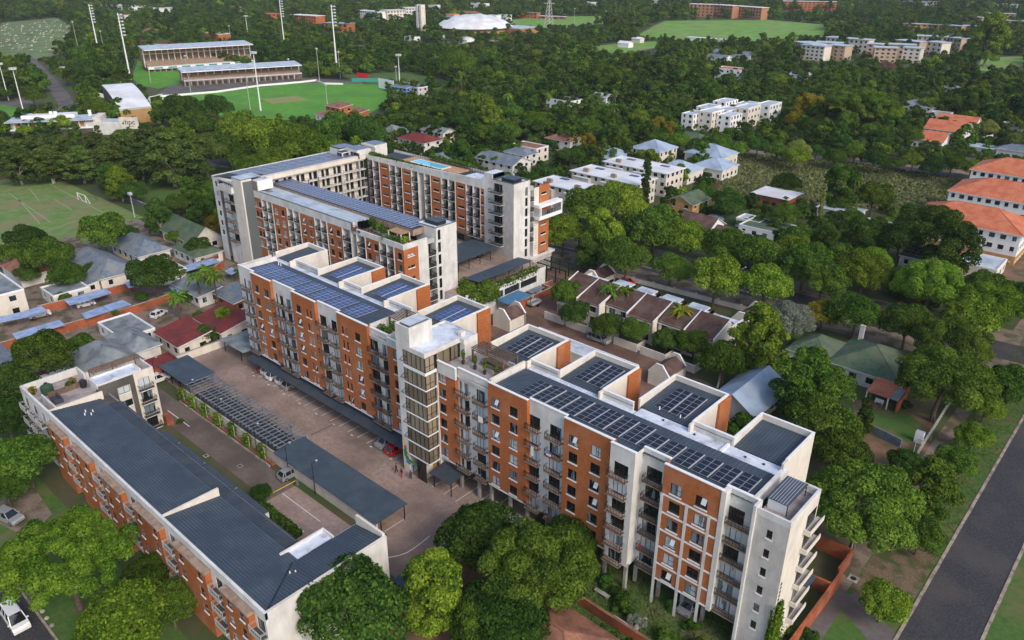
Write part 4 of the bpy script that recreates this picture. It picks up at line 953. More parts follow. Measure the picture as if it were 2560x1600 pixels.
# rear wing with the pool on its roof
Y2, X2 = 144.45, -129.3
qw = MB(); F2 = [20.9-ST*k for k in range(4)] + [9.7]
ZB, ZT = 10.0, 23.8
segs = [('c', -188.9, -183.0, 2), ('k', -183.0, -178.3), ('c', -178.3, -172.8, 2), ('k', -172.8, -168.6), ('c', -168.6, -165.8, 1), ('r', -165.8, -163.1), ('c', -163.1, -160.6, 1), ('k', -160.6, -156.2), ('c', -156.2, -150.7, 2), ('k', -150.7, -146.5), ('c', -146.5, -141.2, 2), ('k1', -141.2, -139.8)]
for s_ in segs:
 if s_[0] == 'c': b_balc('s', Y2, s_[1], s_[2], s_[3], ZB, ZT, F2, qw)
 elif s_[0] == 'k': b_brick('s', Y2, s_[1], s_[2], ((s_[1]+s_[2])/2,), ZB, ZT, F2, 2.3, .62, 1.5, qw, 'triple', 'glass_dark', 0)
 elif s_[0] == 'k1': b_brick('s', Y2, s_[1], s_[2], (-140.5,), ZB, ZT, F2, .8, .7, 1.3, qw, 'plain', 'glass_dark', 0)
 else: facade(qw, 's', Y2+1.8, s_[1], s_[2], ZB, ZT, [], 'plaster_grey'); qw.box(s_[1]-.1, s_[1]+.15, Y2, Y2+1.8, ZB, ZT, 'plaster')
qw.prism([(-188.9, Y2-.05), (-139.8, Y2-.05), (-139.8, Y2+.4), (-188.9, Y2+.4)], ZT, [25.05, 26.2, 26.2, 25.05], 'plaster')
qw.box(-188.9, -141, Y2+1.9, Y2+2.2, 6.0, ZB, 'glass_dark'); qw.box(-188.9, -139.8, Y2-.1, Y2+.5, ZB-.5, ZB, 'steel_grey')
for a, b_ in ((-149.4, -146.6), (-145.2, -141.6)): qw.box(a, b_, Y2+1.75, Y2+1.88, 6.6, 9.0, 'glass_stair')
# tower at the road end
facade(qw, 's', Y2-.02, -139.8, -136.7, 6.5, 28.3, [], 'plaster'); qw.box(-139.8, -136.7, Y2+.2, Y2+4.5, 24, 28.25, 'plaster', top='roof_waterproof')
facade(qw, 'e', -136.7, Y2-.02, Y2+4.5, 26.5, 28.25, [], 'plaster')
FT = [23.8-ST*k for k in range(6)]
th2 = [(-136.2, -133.2, z+.05, z+2.3) for z in FT]
for z in FT: window(B, 's', Y2, -134.7, z+.05, 3.0, 2.25, 'triple', 'glass_dark', sill=False, name='balcony_door'); balcony(B, 's', Y2, -134.9, z, 4.4, 1.4, 1.0, 'plaster', pr=.045)
facade(qw, 's', Y2, -136.7, X2, 6.5, 26.9, th2, 'plaster_grey')
te2 = [(148.9, 149.9, 23.0-ST*k, 25.2-ST*k) for k in range(7)]
for a, b_, c, d_ in te2: window(B, 'e', X2, 149.4, c, 1.0, d_-c, 'bar', 'glass_dark', sill=False)
facade(qw, 'e', X2, Y2, 150.8, 4, 26.9, te2, 'plaster')
for k in range(7): qw.box(X2-.01, X2+.015, Y2+.05, 148.6, 24.5-2.85*k, 24.56-2.85*k, 'plaster_grey')
qw.box(-136.7, X2-.3, Y2+.3, 150.8, 24, 26.6, 'plaster', top='roof_waterproof')
for a in ((-136.75, X2+.02, Y2-.04, Y2+.22), (-136.75, X2+.02, 150.6, 150.85), (-136.75, -136.5, Y2+.22, 150.6), (X2-.23, X2+.02, Y2+.22, 150.6)): qw.box(*a, 26.9, 27.05, 'steel_grey')
qw.box(-134.6, -130.3, 145.6, 148.6, 26.62, 27.6, 'steel', top='roof_metal')
b_balc('e', X2, 150.8, 152.4, 1, 4, 24.0, FT[1:], qw)
facade(qw, 'e', X2, 152.4, 154.4, 4, 24.4, [], 'plaster_cream')
qw.box(X2-.9, X2-.02, 150.9, 152.3, 23.9, 25.0, 'galv')
put('wall', qw, B)
qb = MB(); b_brick('e', X2+.05, 154.4, 158.7, (156.4,), 5.5, 24.6, [23-ST*k for k in range(7)], 2.0, .6, -1.0, qb, 'pair', 'glass_dark', 0)
facade(qb, 'n', 158.7, -131.5, X2+.05, 5.5, 24.6, [], 'brick'); facade(qb, 's', 154.4, -130.5, X2+.05, 5.5, 24.6, [], 'brick')
qb.box(X2-1.6, X2+.6, 150.6, 161, 4.8, 5.4, 'plaster'); facade(qb, 'e', X2-.1, 150.8, 160.5, 0, 4.8, [], 'plaster_grey'); put('brick_end', qb, B)
bx = MB()
for z0, z1 in ((15.9, 16.9), (19.2, 19.9)): bx.box(X2+.06, X2+2.0, 152.4, 162.0, z0, z1, 'white')
bx.box(X2+.06, X2+2.0, 152.4, 153.0, 16.9, 19.2, 'plaster_grey'); bx.box(X2+1.75, X2+1.98, 153.0, 153.3, 16.9, 19.2, 'white'); bx.box(X2+1.75, X2+1.98, 161.6, 162, 16.9, 19.2, 'white')
bx.box(X2+1.85, X2+1.9, 153.3, 161.6, 16.95, 18.2, 'glass_far'); o = put('framed_balcony', bx, B)
# square emblem high on the white strip with an upright row of letters beneath it
lg = MB(); x = X2+.02
for (a, b_, c, d_) in ((152.7, 153.9, 14.9, 15.1), (153.7, 153.9, 13.4, 14.9), (152.7, 153.7, 13.4, 13.6), (152.7, 152.9, 14.2, 14.9), (152.9, 153.3, 14.2, 14.35)): lg.box(x-.01, x+.02, a, b_, c, d_, 'white')
for k in range(8): lg.box(x-.01, x+.015, 153.2, 153.55, 12.6-.75*k, 12.9-.75*k, 'plaster_grey')
put('wall_lettering', lg, B)
# roof deck, pool, planting
dk = MB(); dk.box(-188.5, -140, Y2+.4, 155.5, 23.6, 24.0, 'plaster', top='roof_dark'); dk.box(-178.8, -155.5, 147.5, 155.0, 24.0, 24.3, 'timber_pale'); dk.box(-150, -139.9, Y2+.6, 152, 24.0, 25.0, 'plaster', top='roof_waterproof')
dk.box(-189.2, -139.9, 155.5, 155.8, 10, 24.6, 'plaster')
put('roof_deck', dk, B)
pl = MB(); pl.box(-174.8, -161.3, 149.4, 153.4, 24.2, 24.42, 'white'); pl.quad((-174.3, 149.8, 24.43), (-161.8, 149.8, 24.43), (-161.8, 153.0, 24.43), (-174.3, 153.0, 24.43), 'pool_water'); put('swimming_pool', pl, B)
r = MB()
for k in range(36): r.bar((-180+1.05*k, Y2+1.2, 24.0), (-180+1.05*k, Y2+1.2, 25.6), .08, .08, 'steel')
for k in range(36): r.bar((-180+1.05*k, 155.4, 24.0), (-180+1.05*k, 155.4, 25.4), .08, .08, 'steel')
for y in (Y2+1.2, 155.4): r.bar((-180, y, 25.5), (-142.2, y, 25.5), .07, .07, 'steel')
put('railing', r, B)
for i, (x0, x1, y) in enumerate(((-188, -180, Y2+.8), (-180, -168, Y2+.75), (-168, -156, Y2+.75), (-156, -150, Y2+.8), (-172, -155, 155.0))):
 hb = MB()
 for _ in range(int((x1-x0)*70)):
  c = Vector((random.uniform(x0, x1), y+random.gauss(0, .3), 24.2+random.random()*(1.0 if i != 3 else .6)+(.5 if i in (1, 2) else .8))); s = random.uniform(.12, .2); a = Vector((random.gauss(0,1), random.gauss(0,1), random.gauss(0,.7))).normalized()*s; d = a.orthogonal().normalized()*s
  hb.quad(c-a-d, c+a-d, c+a+d, c-a+d, random.choice(('leaf_dark', 'leaf_mid')))
 hb.box(x0, x1, y-.3, y+.3, 24.0, 24.6, 'timber')
 solo('planter_hedge', hb, ('low hedge in a planter at the corner of the rooftop pool wing', 'low hedge along the railing before the rooftop pool', 'low hedge along the parapet beyond the rooftop pool steps', 'short hedge beside the white tower of the pool wing', 'hedge along the far edge of the rooftop pool deck')[i], 'hedge')
ph = MB()
ph.box(-193.2, -187.5, 147.0, 151.5, 24, 27.6, 'plaster', top='roof_pale'); ph.box(-193.8, -187.4, 146.6, 147.0, 27.0, 27.5, 'plaster'); ph.box(-195.5, -189.5, 141.5, 147.0, 24, 26.6, 'plaster', top='roof_pale'); ph.box(-200.5, -195.6, 139.8, 146.5, 23.5, 26.4, 'plaster', top='roof_dark')
ph.box(-192.5, -188.2, 141.45, 141.48, 24.3, 26.0, 'glass_dark'); ph.box(-195.5, -192.7, 138.6, 141.4, 23.9, 26.0, 'white', top='roof_dark'); ph.box(-192.69, -192.66, 138.9, 141.2, 24.3, 25.8, 'glass_dark'); ph.box(-195.3, -193, 138.56, 138.59, 24.3, 25.8, 'glass_dark')
put('penthouse', ph, B)
for (x, y, z, nx, ny) in ((-193, 147.4, 27.6, 5, 4), (-195.2, 142, 26.6, 5, 4), (-200.2, 140.2, 26.5, 4, 5)): array(B, x, y, nx, ny, 1.05, 1.0, lambda a, b_, z=z: z+.02, PANB, join='solar_blue', ed=.085)
# parking deck in the court with its canopies
dkk = MB(); dkk.box(-188, -120, 124.5, Y2+2, 0, 6.7, 'plaster', top='paving')
dkk.box(-120.3, -119.9, 117.5, 143.0, 6.7, 7.5, 'plaster'); dkk.box(-119.9, -119.6, 117.5, 143, 5.4, 6.6, 'plaster'); dkk.box(-119.9, -119.7, 117.5, 143, 2.2, 3.6, 'plaster'); dkk.box(-119.98, -119.8, 117.5, 143, 3.6, 5.4, 'glass_far')
dkk.box(-127, -120, 117.5, 124.5, 0, 6.69, 'plaster', top='paving')
for y in (118, 124, 130, 136, 142.7): dkk.box(-119.75, -119.45, y-.15, y+.15, 0, 6.7, 'white')
o = put('parking_deck', dkk, B)
for k in range(7): line(-139, -133.5, 131+1.9*k, 131.1+1.9*k, 6.715)
canopy('canopy', 'dark metal canopy on the parking deck next to the white tower', -143.6, -133.0, 127.6, 143.4, 9.3, 9.6, posts(-143, -133.4, 2, 128.2, 132, 136, 140), axis='x', base=6.7)
canopy('canopy', 'dark metal canopy over the planted edge of the parking deck', -125.0, -120.2, 122.0, 141.5, 9.3, 9.6, posts(-124.6, -120.6, 2, 123, 128, 133, 138, 141), axis='x', base=6.7)
hb = MB()
for _ in range(2400):
 c = Vector((-119.9+random.gauss(0, .35), random.uniform(118, 142.8), 6.6+random.gauss(.5, .55))); s = random.uniform(.12, .2); a = Vector((random.gauss(0,1), random.gauss(0,1), random.gauss(0,.7))).normalized()*s; d = a.orthogonal().normalized()*s
 hb.quad(c-a-d, c+a-d, c+a+d, c-a+d, random.choice(('leaf_dark', 'leaf_olive', 'leaf_mid')))
solo('trailing_hedge', hb, 'trailing plants spilling over the white edge of the parking deck', 'hedge')
p = MB(); p.box(-119.4, -115.0, 127.0, 135.2, 3.6, 3.68, 'net_blue')
for x, y in ((-119.2, 127.2), (-115.2, 127.2), (-119.2, 135.0), (-115.2, 135.0)): p.box(x-.05, x+.05, y-.05, y+.05, 0, 3.6, 'steel')
solo('shade_net', p, 'blue shade net stretched below the parking deck', 'shade net')
p = MB(); p.box(-119.5, -117.5, 138.4, 143.5, 2.3, 2.38, 'tile_slate')
for x, y in ((-119.3, 138.6), (-117.7, 138.6), (-119.3, 143.3), (-117.7, 143.3)): p.box(x-.05, x+.05, y-.05, y+.05, 0, 2.3, 'steel')
solo('lean_to_roof', p, 'small grey lean to roof inside the red brick yard', 'shelter')
def wall_line(label, pts, z0, z1, m, w=.24, piers=None, name='boundary_wall', coping='concrete'):
 b = MB()
 for p, q in zip(pts, pts[1:]):
  b.bar((p[0], p[1], (z0+z1)/2), (q[0], q[1], (z0+z1)/2), w, z1-z0, m); b.bar((p[0], p[1], z1+.05), (q[0], q[1], z1+.05), w+.08, .1, coping)
  if piers:
   d = Vector((q[0]-p[0], q[1]-p[1])); n = max(1, int(d.length/piers))
   for i in range(n+1): c = Vector(p[:2])+d*i/n; b.box(c.x-.22, c.x+.22, c.y-.22, c.y+.22, z0, z1+.25, coping if piers > 8 else m)
 return solo(name, b, label, 'wall')
wall_line('red brick wall between the parking deck yard and the townhouse drive', [(-117.1, 126), (-117.1, 150)], 0, 1.9, 'brick_wall', piers=9)
wall_line('red brick wall closing the yard beside the entrance gate', [(-117.1, 145), (-119.6, 145), (-119.6, 149)], 0, 2.2, 'brick_wall')
t = thing('entrance_gate', 'dark steel entrance frame with sliding gate beside the tall end tower', 'gate', (-122, 158, 0))
for x in (-127.6, -124.5, -121.4, -118.0):
 for y in (152.5, 158.2): p = MB(); p.box(x-.14, x+.14, y-.14, y+.14, 0, 3.9, 'steel'); put('post', p, t)
for y in (152.5, 155.4, 158.2): p = MB(); p.box(-128, -117.6, y-.1, y+.1, 3.9, 4.15, 'steel'); put('beam', p, t)
for k in range(12): x = -127.6+.86*k; p = MB(); p.box(x-.05, x+.05, 152.4, 158.3, 4.16, 4.28, 'steel'); put('slat', p, t)
p = MB()
for k in range(22): p.box(-128+.45*k-.03, -128+.45*k+.03, 151.5, 151.56, .1, 1.9, 'steel')
p.box(-128, -118, 151.48, 151.58, 1.85, 1.95, 'steel'); p.box(-128, -118, 151.48, 151.58, .1, .2, 'steel'); put('gate_leaf', p, t)
# ------------------------------------------------------------------ C: the low dark roofed block
C = thing('low_apartment_block', 'low block with dark metal roofs, white parapets and a roof terrace at its far end', 'apartment building', (-98, 36, 0))
cw = MB(); FC = [8.4-2.75*k for k in range(4)]
CT = 12.0
bays = [(-141.8, -130.2, 'w'), (-130.2, -128.0, 'x'), (-128.0, -121.5, 'b'), (-121.5, -118.3, 'g'), (-118.3, -111.8, 'b'), (-111.8, -107.6, 'g'), (-107.6, -101.0, 'b'), (-101.0, -97.2, 'g'), (-97.2, -89.5, 'b'), (-89.5, -85.5, 'g'), (-85.5, -77.5, 'b'), (-77.5, -73.6, 'g'), (-73.6, -67.5, 'b'), (-67.5, -65.0, 'w')]
for x0, x1, k in bays:
 if k == 'b':
  y = 29.7; h = []
  for u in (x0+1.6, x1-1.6):
   for z in FC[:3]: h.append((u-.55, u+.55, z+.4, z+1.9)); window(C, 's', y, u, z+.4, 1.1, 1.5, 'bar')
  facade(cw, 's', y, x0, x1, 0, 10.6, h, 'brick'); facade(cw, 'e', x1, y, 30.5, 0, 10.6, [], 'brick'); facade(cw, 'w', x0, y, 30.5, 0, 10.6, [], 'brick')
  cw.box(x0-.15, x1+.15, y-.25, 30.45, 10.6, 10.9, 'slab_brown')
 else:
  y = 30.5; h = []
  for u in ([(x0+x1)/2] if x1-x0 < 5 else [x0+2, (x0+x1)/2, x1-2.2]):
   for z in FC[:3]:
    h.append((u-.8, u+.8, z+.05, z+2.1)); window(C, 's', y, u, z+.05, 1.6, 2.05, 'pair', sill=False, name='balcony_door')
    if k in 'gw': balcony(C, 's', y, u, z, 2.6, 1.0, 1.0, 'plaster', rm='galv')
  facade(cw, 's', y, x0, x1, 0, 11.0, h, 'plaster')
cw.box(-141.8, -65.0, 30.48, 30.85, 11.0, CT, 'plaster')
for x0, x1, k in bays:
 if k == 'b': facade(cw, 's', 30.48, x0, x1, 10.9, 11.0, [], 'plaster')
ce = [(40.6, 43.0, 5.6, 10.4)]
facade(cw, 'e', -65.0, 30.5, 48.3, 0, CT, ce, 'plaster', depth=.25); cw.box(-65.3, -65.2, 40.6, 43.0, 5.6, 10.4, 'brick')
cw.box(-65.35, -65.02, 30.85, 48.3, 11.2, CT-.002, 'plaster_cream'); cw.box(-71.0, -65.36, 47.95, 48.3, 0, CT+.3, 'plaster_cream')
cw.box(-141.8, -65.3, 38.9, 40.9, 0, 9.9, 'plaster_dark_and_shade'); facade(cw, 'n', 40.92, -131.5, -71, 0, 10.3, [], 'plaster')
cw.box(-71.3, -71.0, 40.9, 48, 0, 10.6, 'plaster')
for a in ((-73.4, -71.0, 37.7, 44.4),): cw.box(*a, 0, 10.6, 'plaster', top='roof_waterproof'); cw.box(a[0], a[0]+.25, a[2], a[3], 10.6, 11.1, 'plaster'); cw.box(a[0]+.25, a[1], a[3]-.25, a[3], 10.6, 11.1, 'plaster')
cw.box(-90.45, -90.15, 30.85, 38.9, 10.4, CT, 'plaster_cream')
put('wall', cw, C)
cr_ = MB(); cz = lambda x, y: 11.75-(y-30.8)*.13
for x0, x1 in ((-129.7, -90.45), (-90.15, -71.0)):
 cr_.quad((x0, 30.85, cz(0, 30.85)), (x1, 30.85, cz(0, 30.85)), (x1, 38.9, cz(0, 38.9)), (x0, 38.9, cz(0, 38.9)), 'roof_metal')
 ribs(cr_, 'x', x0, x1, 30.9, 38.9, cz, .42, 'roof_dark', .07, .05)
c2 = lambda x, y: 10.45-(y-38.9)*.1
cr_.quad((-127.2, 38.9, c2(0, 38.9)), (-73.4, 38.9, c2(0, 38.9)), (-73.4, 41.2, c2(0, 41.2)), (-127.2, 41.2, c2(0, 41.2)), 'roof_dark'); ribs(cr_, 'y', -127.2, -73.5, 38.9, 41.2, c2, .6, 'roof_metal', .06, .04)
# the wing that turns towards the court, its slope meeting the main roof along a diagonal seam
zq = lambda x, y: 11.75-.13*7.2+(x+71.0)*.155
i0 = [(-71.0, 38.0), (-65.35, 31.0)]
cr_.poly([(-71.0, 31.0, 11.73), (-65.36, 31.0, 11.75), (-71.0, 38.0, 10.82)], 'roof_metal')
cr_.poly([(-65.36, 31.0, 11.75), (-65.36, 47.9, 11.75), (-71.0, 47.9, 10.82), (-71.0, 38.0, 10.82)], 'roof_metal')
for k in range(1, 40):
 y = 31+.43*k
 if y > 47.8: break
 xa = -65.36-5.64*min(1, (y-31)/7.0); cr_.bar((-65.4, y, 11.77), (xa, y, 11.77-(-65.36-xa)*.165), .07, .05, 'roof_dark')
 if y < 38: cr_.bar((-71.0, y, cz(0, y)+.01), (xa, y, cz(0, y)+.01), .07, .05, 'roof_dark')
cr_.bar((-65.4, 31.0, 11.8), (-71.0, 38.0, 10.87), .12, .08, 'steel')
put('roof', cr_, C)
for p_ in ((-126.0, 35.1), (-125.4, 36.0), (-124.5, 35.4), (-125.0, 34.6), (-69.3, 36.6), (-69.0, 37.2)): v = MB(); z = cz(*p_); v.tube((*p_, z-.2), (*p_, z+.45), .09, m='white', n=8); put('vent_pipe', v, C)
lr = MB(); l2 = lambda x, y: 7.6-(y-41.0)*.12
for x0, x1 in ((-117.5, -112.2), (-112.0, -104.0), (-103.8, -94.5), (-94.3, -86.0)):
 lr.quad((x0, 41.0, l2(0, 41)), (x1, 41.0, l2(0, 41)), (x1, 43.7, l2(0, 43.7)), (x0, 43.7, l2(0, 43.7)), 'roof_metal'); ribs(lr, 'y', x0, x1, 41.0, 43.7, l2, .5, 'roof_dark', .05, .04)
 lr.box(x0, x1, 43.4, 43.6, 0, 7.2, 'plaster'); lr.box(x1-.2, x1, 41, 43.4, 0, 7.1, 'plaster')
put('lean_to_roof', lr, C)
# far end block with its terrace
fb = MB()
facade(fb, 'e', -131.7, 39.4, 49.2, 0, 12.0, [(46.2, 48.2, 8.45-2.75*k, 10.5-2.75*k) for k in range(4)] + [(42.6, 44.6, 8.9-2.75*k, 10.2-2.75*k) for k in range(3)], 'plaster_cream')
for k in range(4): window(C, 'e', -131.7, 47.2, 8.45-2.75*k, 2.0, 2.05, 'pair', sill=False, name='balcony_door'); balcony(C, 'e', -131.7, 47.2, 8.4-2.75*k, 2.6, .9, 1.0, 'plaster')
for k in range(3): window(C, 'e', -131.7, 43.6, 8.9-2.75*k, 2.0, 1.3, 'pair')
fb.box(-131.69, -131.66, 39.5, 42.5, 0.0, 11.9, 'plaster_dark_and_shade'); fb.box(-131.69, -131.66, 42.5, 45.6, 10.3, 11.9, 'plaster_dark_and_shade'); fb.box(-131.69, -131.66, 44.7, 45.6, 0.0, 10.3, 'plaster_dark_and_shade')
facade(fb, 'n', 49.2, -138.3, -131.7, 0, 12.0, [], 'plaster'); facade(fb, 'w', -141.8, 30.5, 40, 0, 12, [], 'plaster'); facade(fb, 'w', -138.3, 40, 49.2, 0, 12, [], 'plaster')
fb.box(-141.6, -131.9, 30.9, 49.0, 10.2, 10.6, 'plaster', top='terrace_tile')
for a in ((-141.8, -141.5, 30.9, 40.0), (-141.5, -138.3, 39.7, 40.0), (-138.3, -138.0, 40, 49.2), (-138.0, -131.72, 48.9, 49.2), (-132.0, -131.72, 39.4, 48.9), (-136.0, -129.7, 31.9, 32.1)): fb.box(*a, 10.6, 12.0, 'plaster')
fb.box(-135.2, -132.0, 39.4, 47.2, 10.6, 12.05, 'plaster', top='roof_waterproof')
for a in ((-135.2, -134.95, 39.4, 47.2), (-134.95, -131.95, 46.95, 47.2), (-134.95, -131.95, 39.4, 39.65)): fb.box(*a, 12.052, 12.35, 'plaster')
fb.box(-129.9, -129.6, 30.9, 39.4, 10.4, 11.9, 'plaster_cream'); fb.box(-131.68, -129.9, 39.1, 39.4, 0, 11.5, 'plaster_dark_and_shade')
fb.box(-136.6, -136.35, 33.0, 39.4, 10.6, 11.6, 'timber')
put('end_block', fb, C)
t = thing('pergola', 'thin timber pergola over the narrow rear terrace of the low block', 'pergola', (-136.5, 44, 10.6))
for k in range(6): p = MB(); x = -137.7+.42*k; p.box(x-.06, x+.06, 40.3, 48.8, 12.6, 12.72, 'timber'); put('beam', p, t)
for y in (40.5, 44.5, 48.6): p = MB(); p.box(-137.8, -135.3, y-.05, y+.05, 12.45, 12.58, 'timber'); put('crossbeam', p, t); p = MB(); p.box(-137.8, -137.66, y-.07, y+.07, 10.6, 12.45, 'timber'); put('post', p, t)
t = thing('water_tank', 'dark green rounded water tank on the low block terrace', 'tank', (-138.4, 33.6, 10.6))
p = MB(); p.tube((-138.4, 33.6, 10.6), (-138.4, 33.6, 12.0), 1.0, 1.0, 'tank_green', 16); p.tube((-138.4, 33.6, 12.0), (-138.4, 33.6, 12.5), 1.0, .25, 'tank_green', 16); put('tank', p, t)
p = MB(); p.tube((-138.4, 33.6, 12.5), (-138.4, 33.6, 12.62), .28, .28, 'steel', 12); put('lid', p, t)
t = thing('garden_sofa', 'dark covered garden sofa on the pale terrace of the low block', 'sofa', (-134.4, 33.3, 10.6))
p = MB(); p.box(-135.5, -133.5, 32.9, 33.9, 10.62, 11.1, 'roof_dark'); put('seat', p, t); p = MB(); p.box(-135.5, -133.5, 33.92, 34.25, 10.62, 11.6, 'roof_dark'); put('backrest', p, t); p = MB(); p.box(-133.5, -133.1, 32.9, 34.25, 10.62, 11.35, 'roof_dark'); put('armrest', p, t)
p = MB(); p.tube((-135.9, 38.6, 10.6), (-135.9, 38.6, 11.9), .5, .55, 'steel', 10); p.tube((-135.9, 38.6, 11.9), (-135.9, 38.6, 12.1), .58, .3, 'steel', 10); solo('waste_bin', p, 'black round bin against the white terrace wall of the low block', 'bin')
for i, (x, y, m) in enumerate(((-139.8, 31.7, 'leaf_yellow'), (-138.0, 37.6, 'leaf_yellow'), (-137.0, 36.8, 'leaf_olive'))):
 t = thing('terrace_shrub', ('yellow shrub at the outer corner of the low block terrace', 'yellow shrub beside the timber pergola of the low block', 'olive shrub in the gravel bed of the low block terrace')[i], 'shrub', (x, y, 10.6)); p = MB(); p.tube((x, y, 10.6), (x, y, 11.0), .35, .45, 'pot', 10); put('pot', p, t); leafy('foliage', None, t, 160, (x, y, 11.5), .8, .6, m, .14)
p = MB(); p.prism([(-131.5, 49.0), (-130.2, 49.0), (-129.9, 50.2), (-131.5, 50.2)], 0, 2.0, 'brick_wall'); solo('brick_planter', p, 'curved red brick planter at the corner of the low block', 'planter')
# ------------------------------------------------------------------ houses
def house(label, x0, x1, y0, y1, ze, zr, kind, wm, rm, cat='house', name='house', ov=.5, group=None, wins=True, chim=None, storeys=None, glass='glass_dark', z0=0.0, par='white', gap=3.2, faces='se', rot=None):
 cx, cy = (x0+x1)/2, (y0+y1)/2
 t = thing(name, label, cat, (cx, cy, z0), group=group)
 if rot is not None:
  t.rotation_euler = (0, 0, rot); ORG[t] = Vector((0, 0, 0)); x0, x1, y0, y1 = x0-cx, x1-cx, y0-cy, y1-cy; cx = cy = 0; ze -= z0; zr -= z0; z0 = 0
 n = storeys or max(1, int((ze-z0+.4)/2.7)); sh = (ze-z0)/n
 w = MB(); H = {'s': [], 'e': [], 'n': [], 'w': []}
 for d in faces:
  a, b, pl = (x0, x1, y0 if d == 's' else y1) if d in 'sn' else (y0, y1, x1 if d == 'e' else x0)
  if not wins or b-a < 2.2: continue
  k = max(1, int((b-a)/gap))
  for i in range(k):
   u = a+(b-a)*(i+.5)/k
   for s in range(n):
    z = z0+s*sh+.95; ww = 1.5 if (i*7+s*3) % 3 else 1.1; hh = min(1.35, sh-1.3)
    if hh < .4: continue
    H[d].append((u-ww/2, u+ww/2, z, z+hh)); window(t, d, pl, u, z, ww, hh, 'pair', glass, sill=(b-a) < 60)
 for d in 'senw':
  a, b, pl = (x0, x1, y0 if d == 's' else y1) if d in 'sn' else (y0, y1, x1 if d == 'e' else x0)
  facade(w, d, pl, a, b, z0, ze, H[d], wm, .16)
 r = MB(); X0, X1, Y0, Y1 = x0-ov, x1+ov, y0-ov, y1+ov
 if kind == 'hip':
  L, D = X1-X0, Y1-Y0
  if L >= D: a, b = (X0+D/2, cy, zr), (X1-D/2, cy, zr); q = [((X0,Y0,ze),(X1,Y0,ze),b,a), ((X1,Y1,ze),(X0,Y1,ze),a,b)]; tr = [((X1,Y0,ze),(X1,Y1,ze),b), ((X0,Y1,ze),(X0,Y0,ze),a)]
  else: a, b = (cx, Y0+L/2, zr), (cx, Y1-L/2, zr); q = [((X1,Y0,ze),(X1,Y1,ze),b,a), ((X0,Y1,ze),(X0,Y0,ze),a,b)]; tr = [((X0,Y0,ze),(X1,Y0,ze),a), ((X1,Y1,ze),(X0,Y1,ze),b)]
  for f in q+tr: r.poly(f, rm)
  r.bar(a, b, .3, .14, rm)
  cs = [(X0,Y0,ze),(X1,Y0,ze),(X1,Y1,ze),(X0,Y1,ze)]
  for c in cs: r.bar(c, a if (Vector(c)-Vector(a)).length < (Vector(c)-Vector(b)).length else b, .26, .1, rm)
  r.box(X0, X1, Y0, Y1, ze-.16, ze-.005, 'white')
 elif kind in ('gable_x', 'gable_y'):
  if kind == 'gable_x':
   q = [((X0,Y0,ze),(X1,Y0,ze),(X1,cy,zr),(X0,cy,zr)), ((X1,Y1,ze),(X0,Y1,ze),(X0,cy,zr),(X1,cy,zr))]
   for x in (x0+.01, x1-.01): w.poly([(x, y0, ze), (x, y1, ze), (x, cy, zr-.15)], wm)
  else:
   q = [((X1,Y0,ze),(X1,Y1,ze),(cx,Y1,zr),(cx,Y0,zr)), ((X0,Y1,ze),(X0,Y0,ze),(cx,Y0,zr),(cx,Y1,zr))]
   for y in (y0+.01, y1-.01): w.poly([(x0, y, ze), (x1, y, ze), (cx, y, zr-.15)], wm)
  for f in q: r.poly(f, rm); r.poly([(p[0], p[1], p[2]-.12) for p in f][::-1], 'white')
  for f in q:
   for i in range(4): p_, q_ = f[i], f[(i+1) % 4]; r.quad((p_[0], p_[1], p_[2]-.12), (q_[0], q_[1], q_[2]-.12), q_, p_, 'white')
 elif kind == 'mono':
  f = [(X0,Y0,ze),(X1,Y0,ze),(X1,Y1,zr),(X0,Y1,zr)]; r.poly(f, rm)
  w.poly([(x1-.01, y0, ze), (x1-.01, y1, ze), (x1-.01, y1, zr-.1)], wm); w.poly([(x0+.01, y0, ze), (x0+.01, y1, ze), (x0+.01, y1, zr-.1)], wm); w.quad((x0, y1-.01, ze), (x1, y1-.01, ze), (x1, y1-.01, zr-.1), (x0, y1-.01, zr-.1), wm)
  for i in range(4): p_, q_ = f[i], f[(i+1) % 4]; r.quad((p_[0], p_[1], p_[2]-.2), (q_[0], q_[1], q_[2]-.2), q_, p_, par)
 else:
  r.quad((x0+.02, y0+.02, ze-.25), (x1-.02, y0+.02, ze-.25), (x1-.02, y1-.02, ze-.25), (x0+.02, y1-.02, ze-.25), rm)
  if kind == 'flat':
   for a in ((x0-.06, x1+.06, y0-.06, y0+.22), (x0-.06, x1+.06, y1-.22, y1+.06), (x0-.06, x0+.22, y0+.22, y1-.22), (x1-.22, x1+.06, y0+.22, y1-.22)): r.box(*a, ze-.3, ze+.12, par)
  else: r.box(X0, X1, Y0, Y1, ze-.05, ze+.12, par, top=rm)
 put('wall', w, t); ro = put('roof', r, t)
 if chim: c = MB(); c.box(chim[0]-.45, chim[0]+.45, chim[1]-.35, chim[1]+.35, ze-.5, zr+.7, wm if wm != 'white' else 'brick_wall'); c.box(chim[0]-.52, chim[0]+.52, chim[1]-.42, chim[1]+.42, zr+.7, zr+.82, 'concrete'); put('chimney', c, ro)
 return t
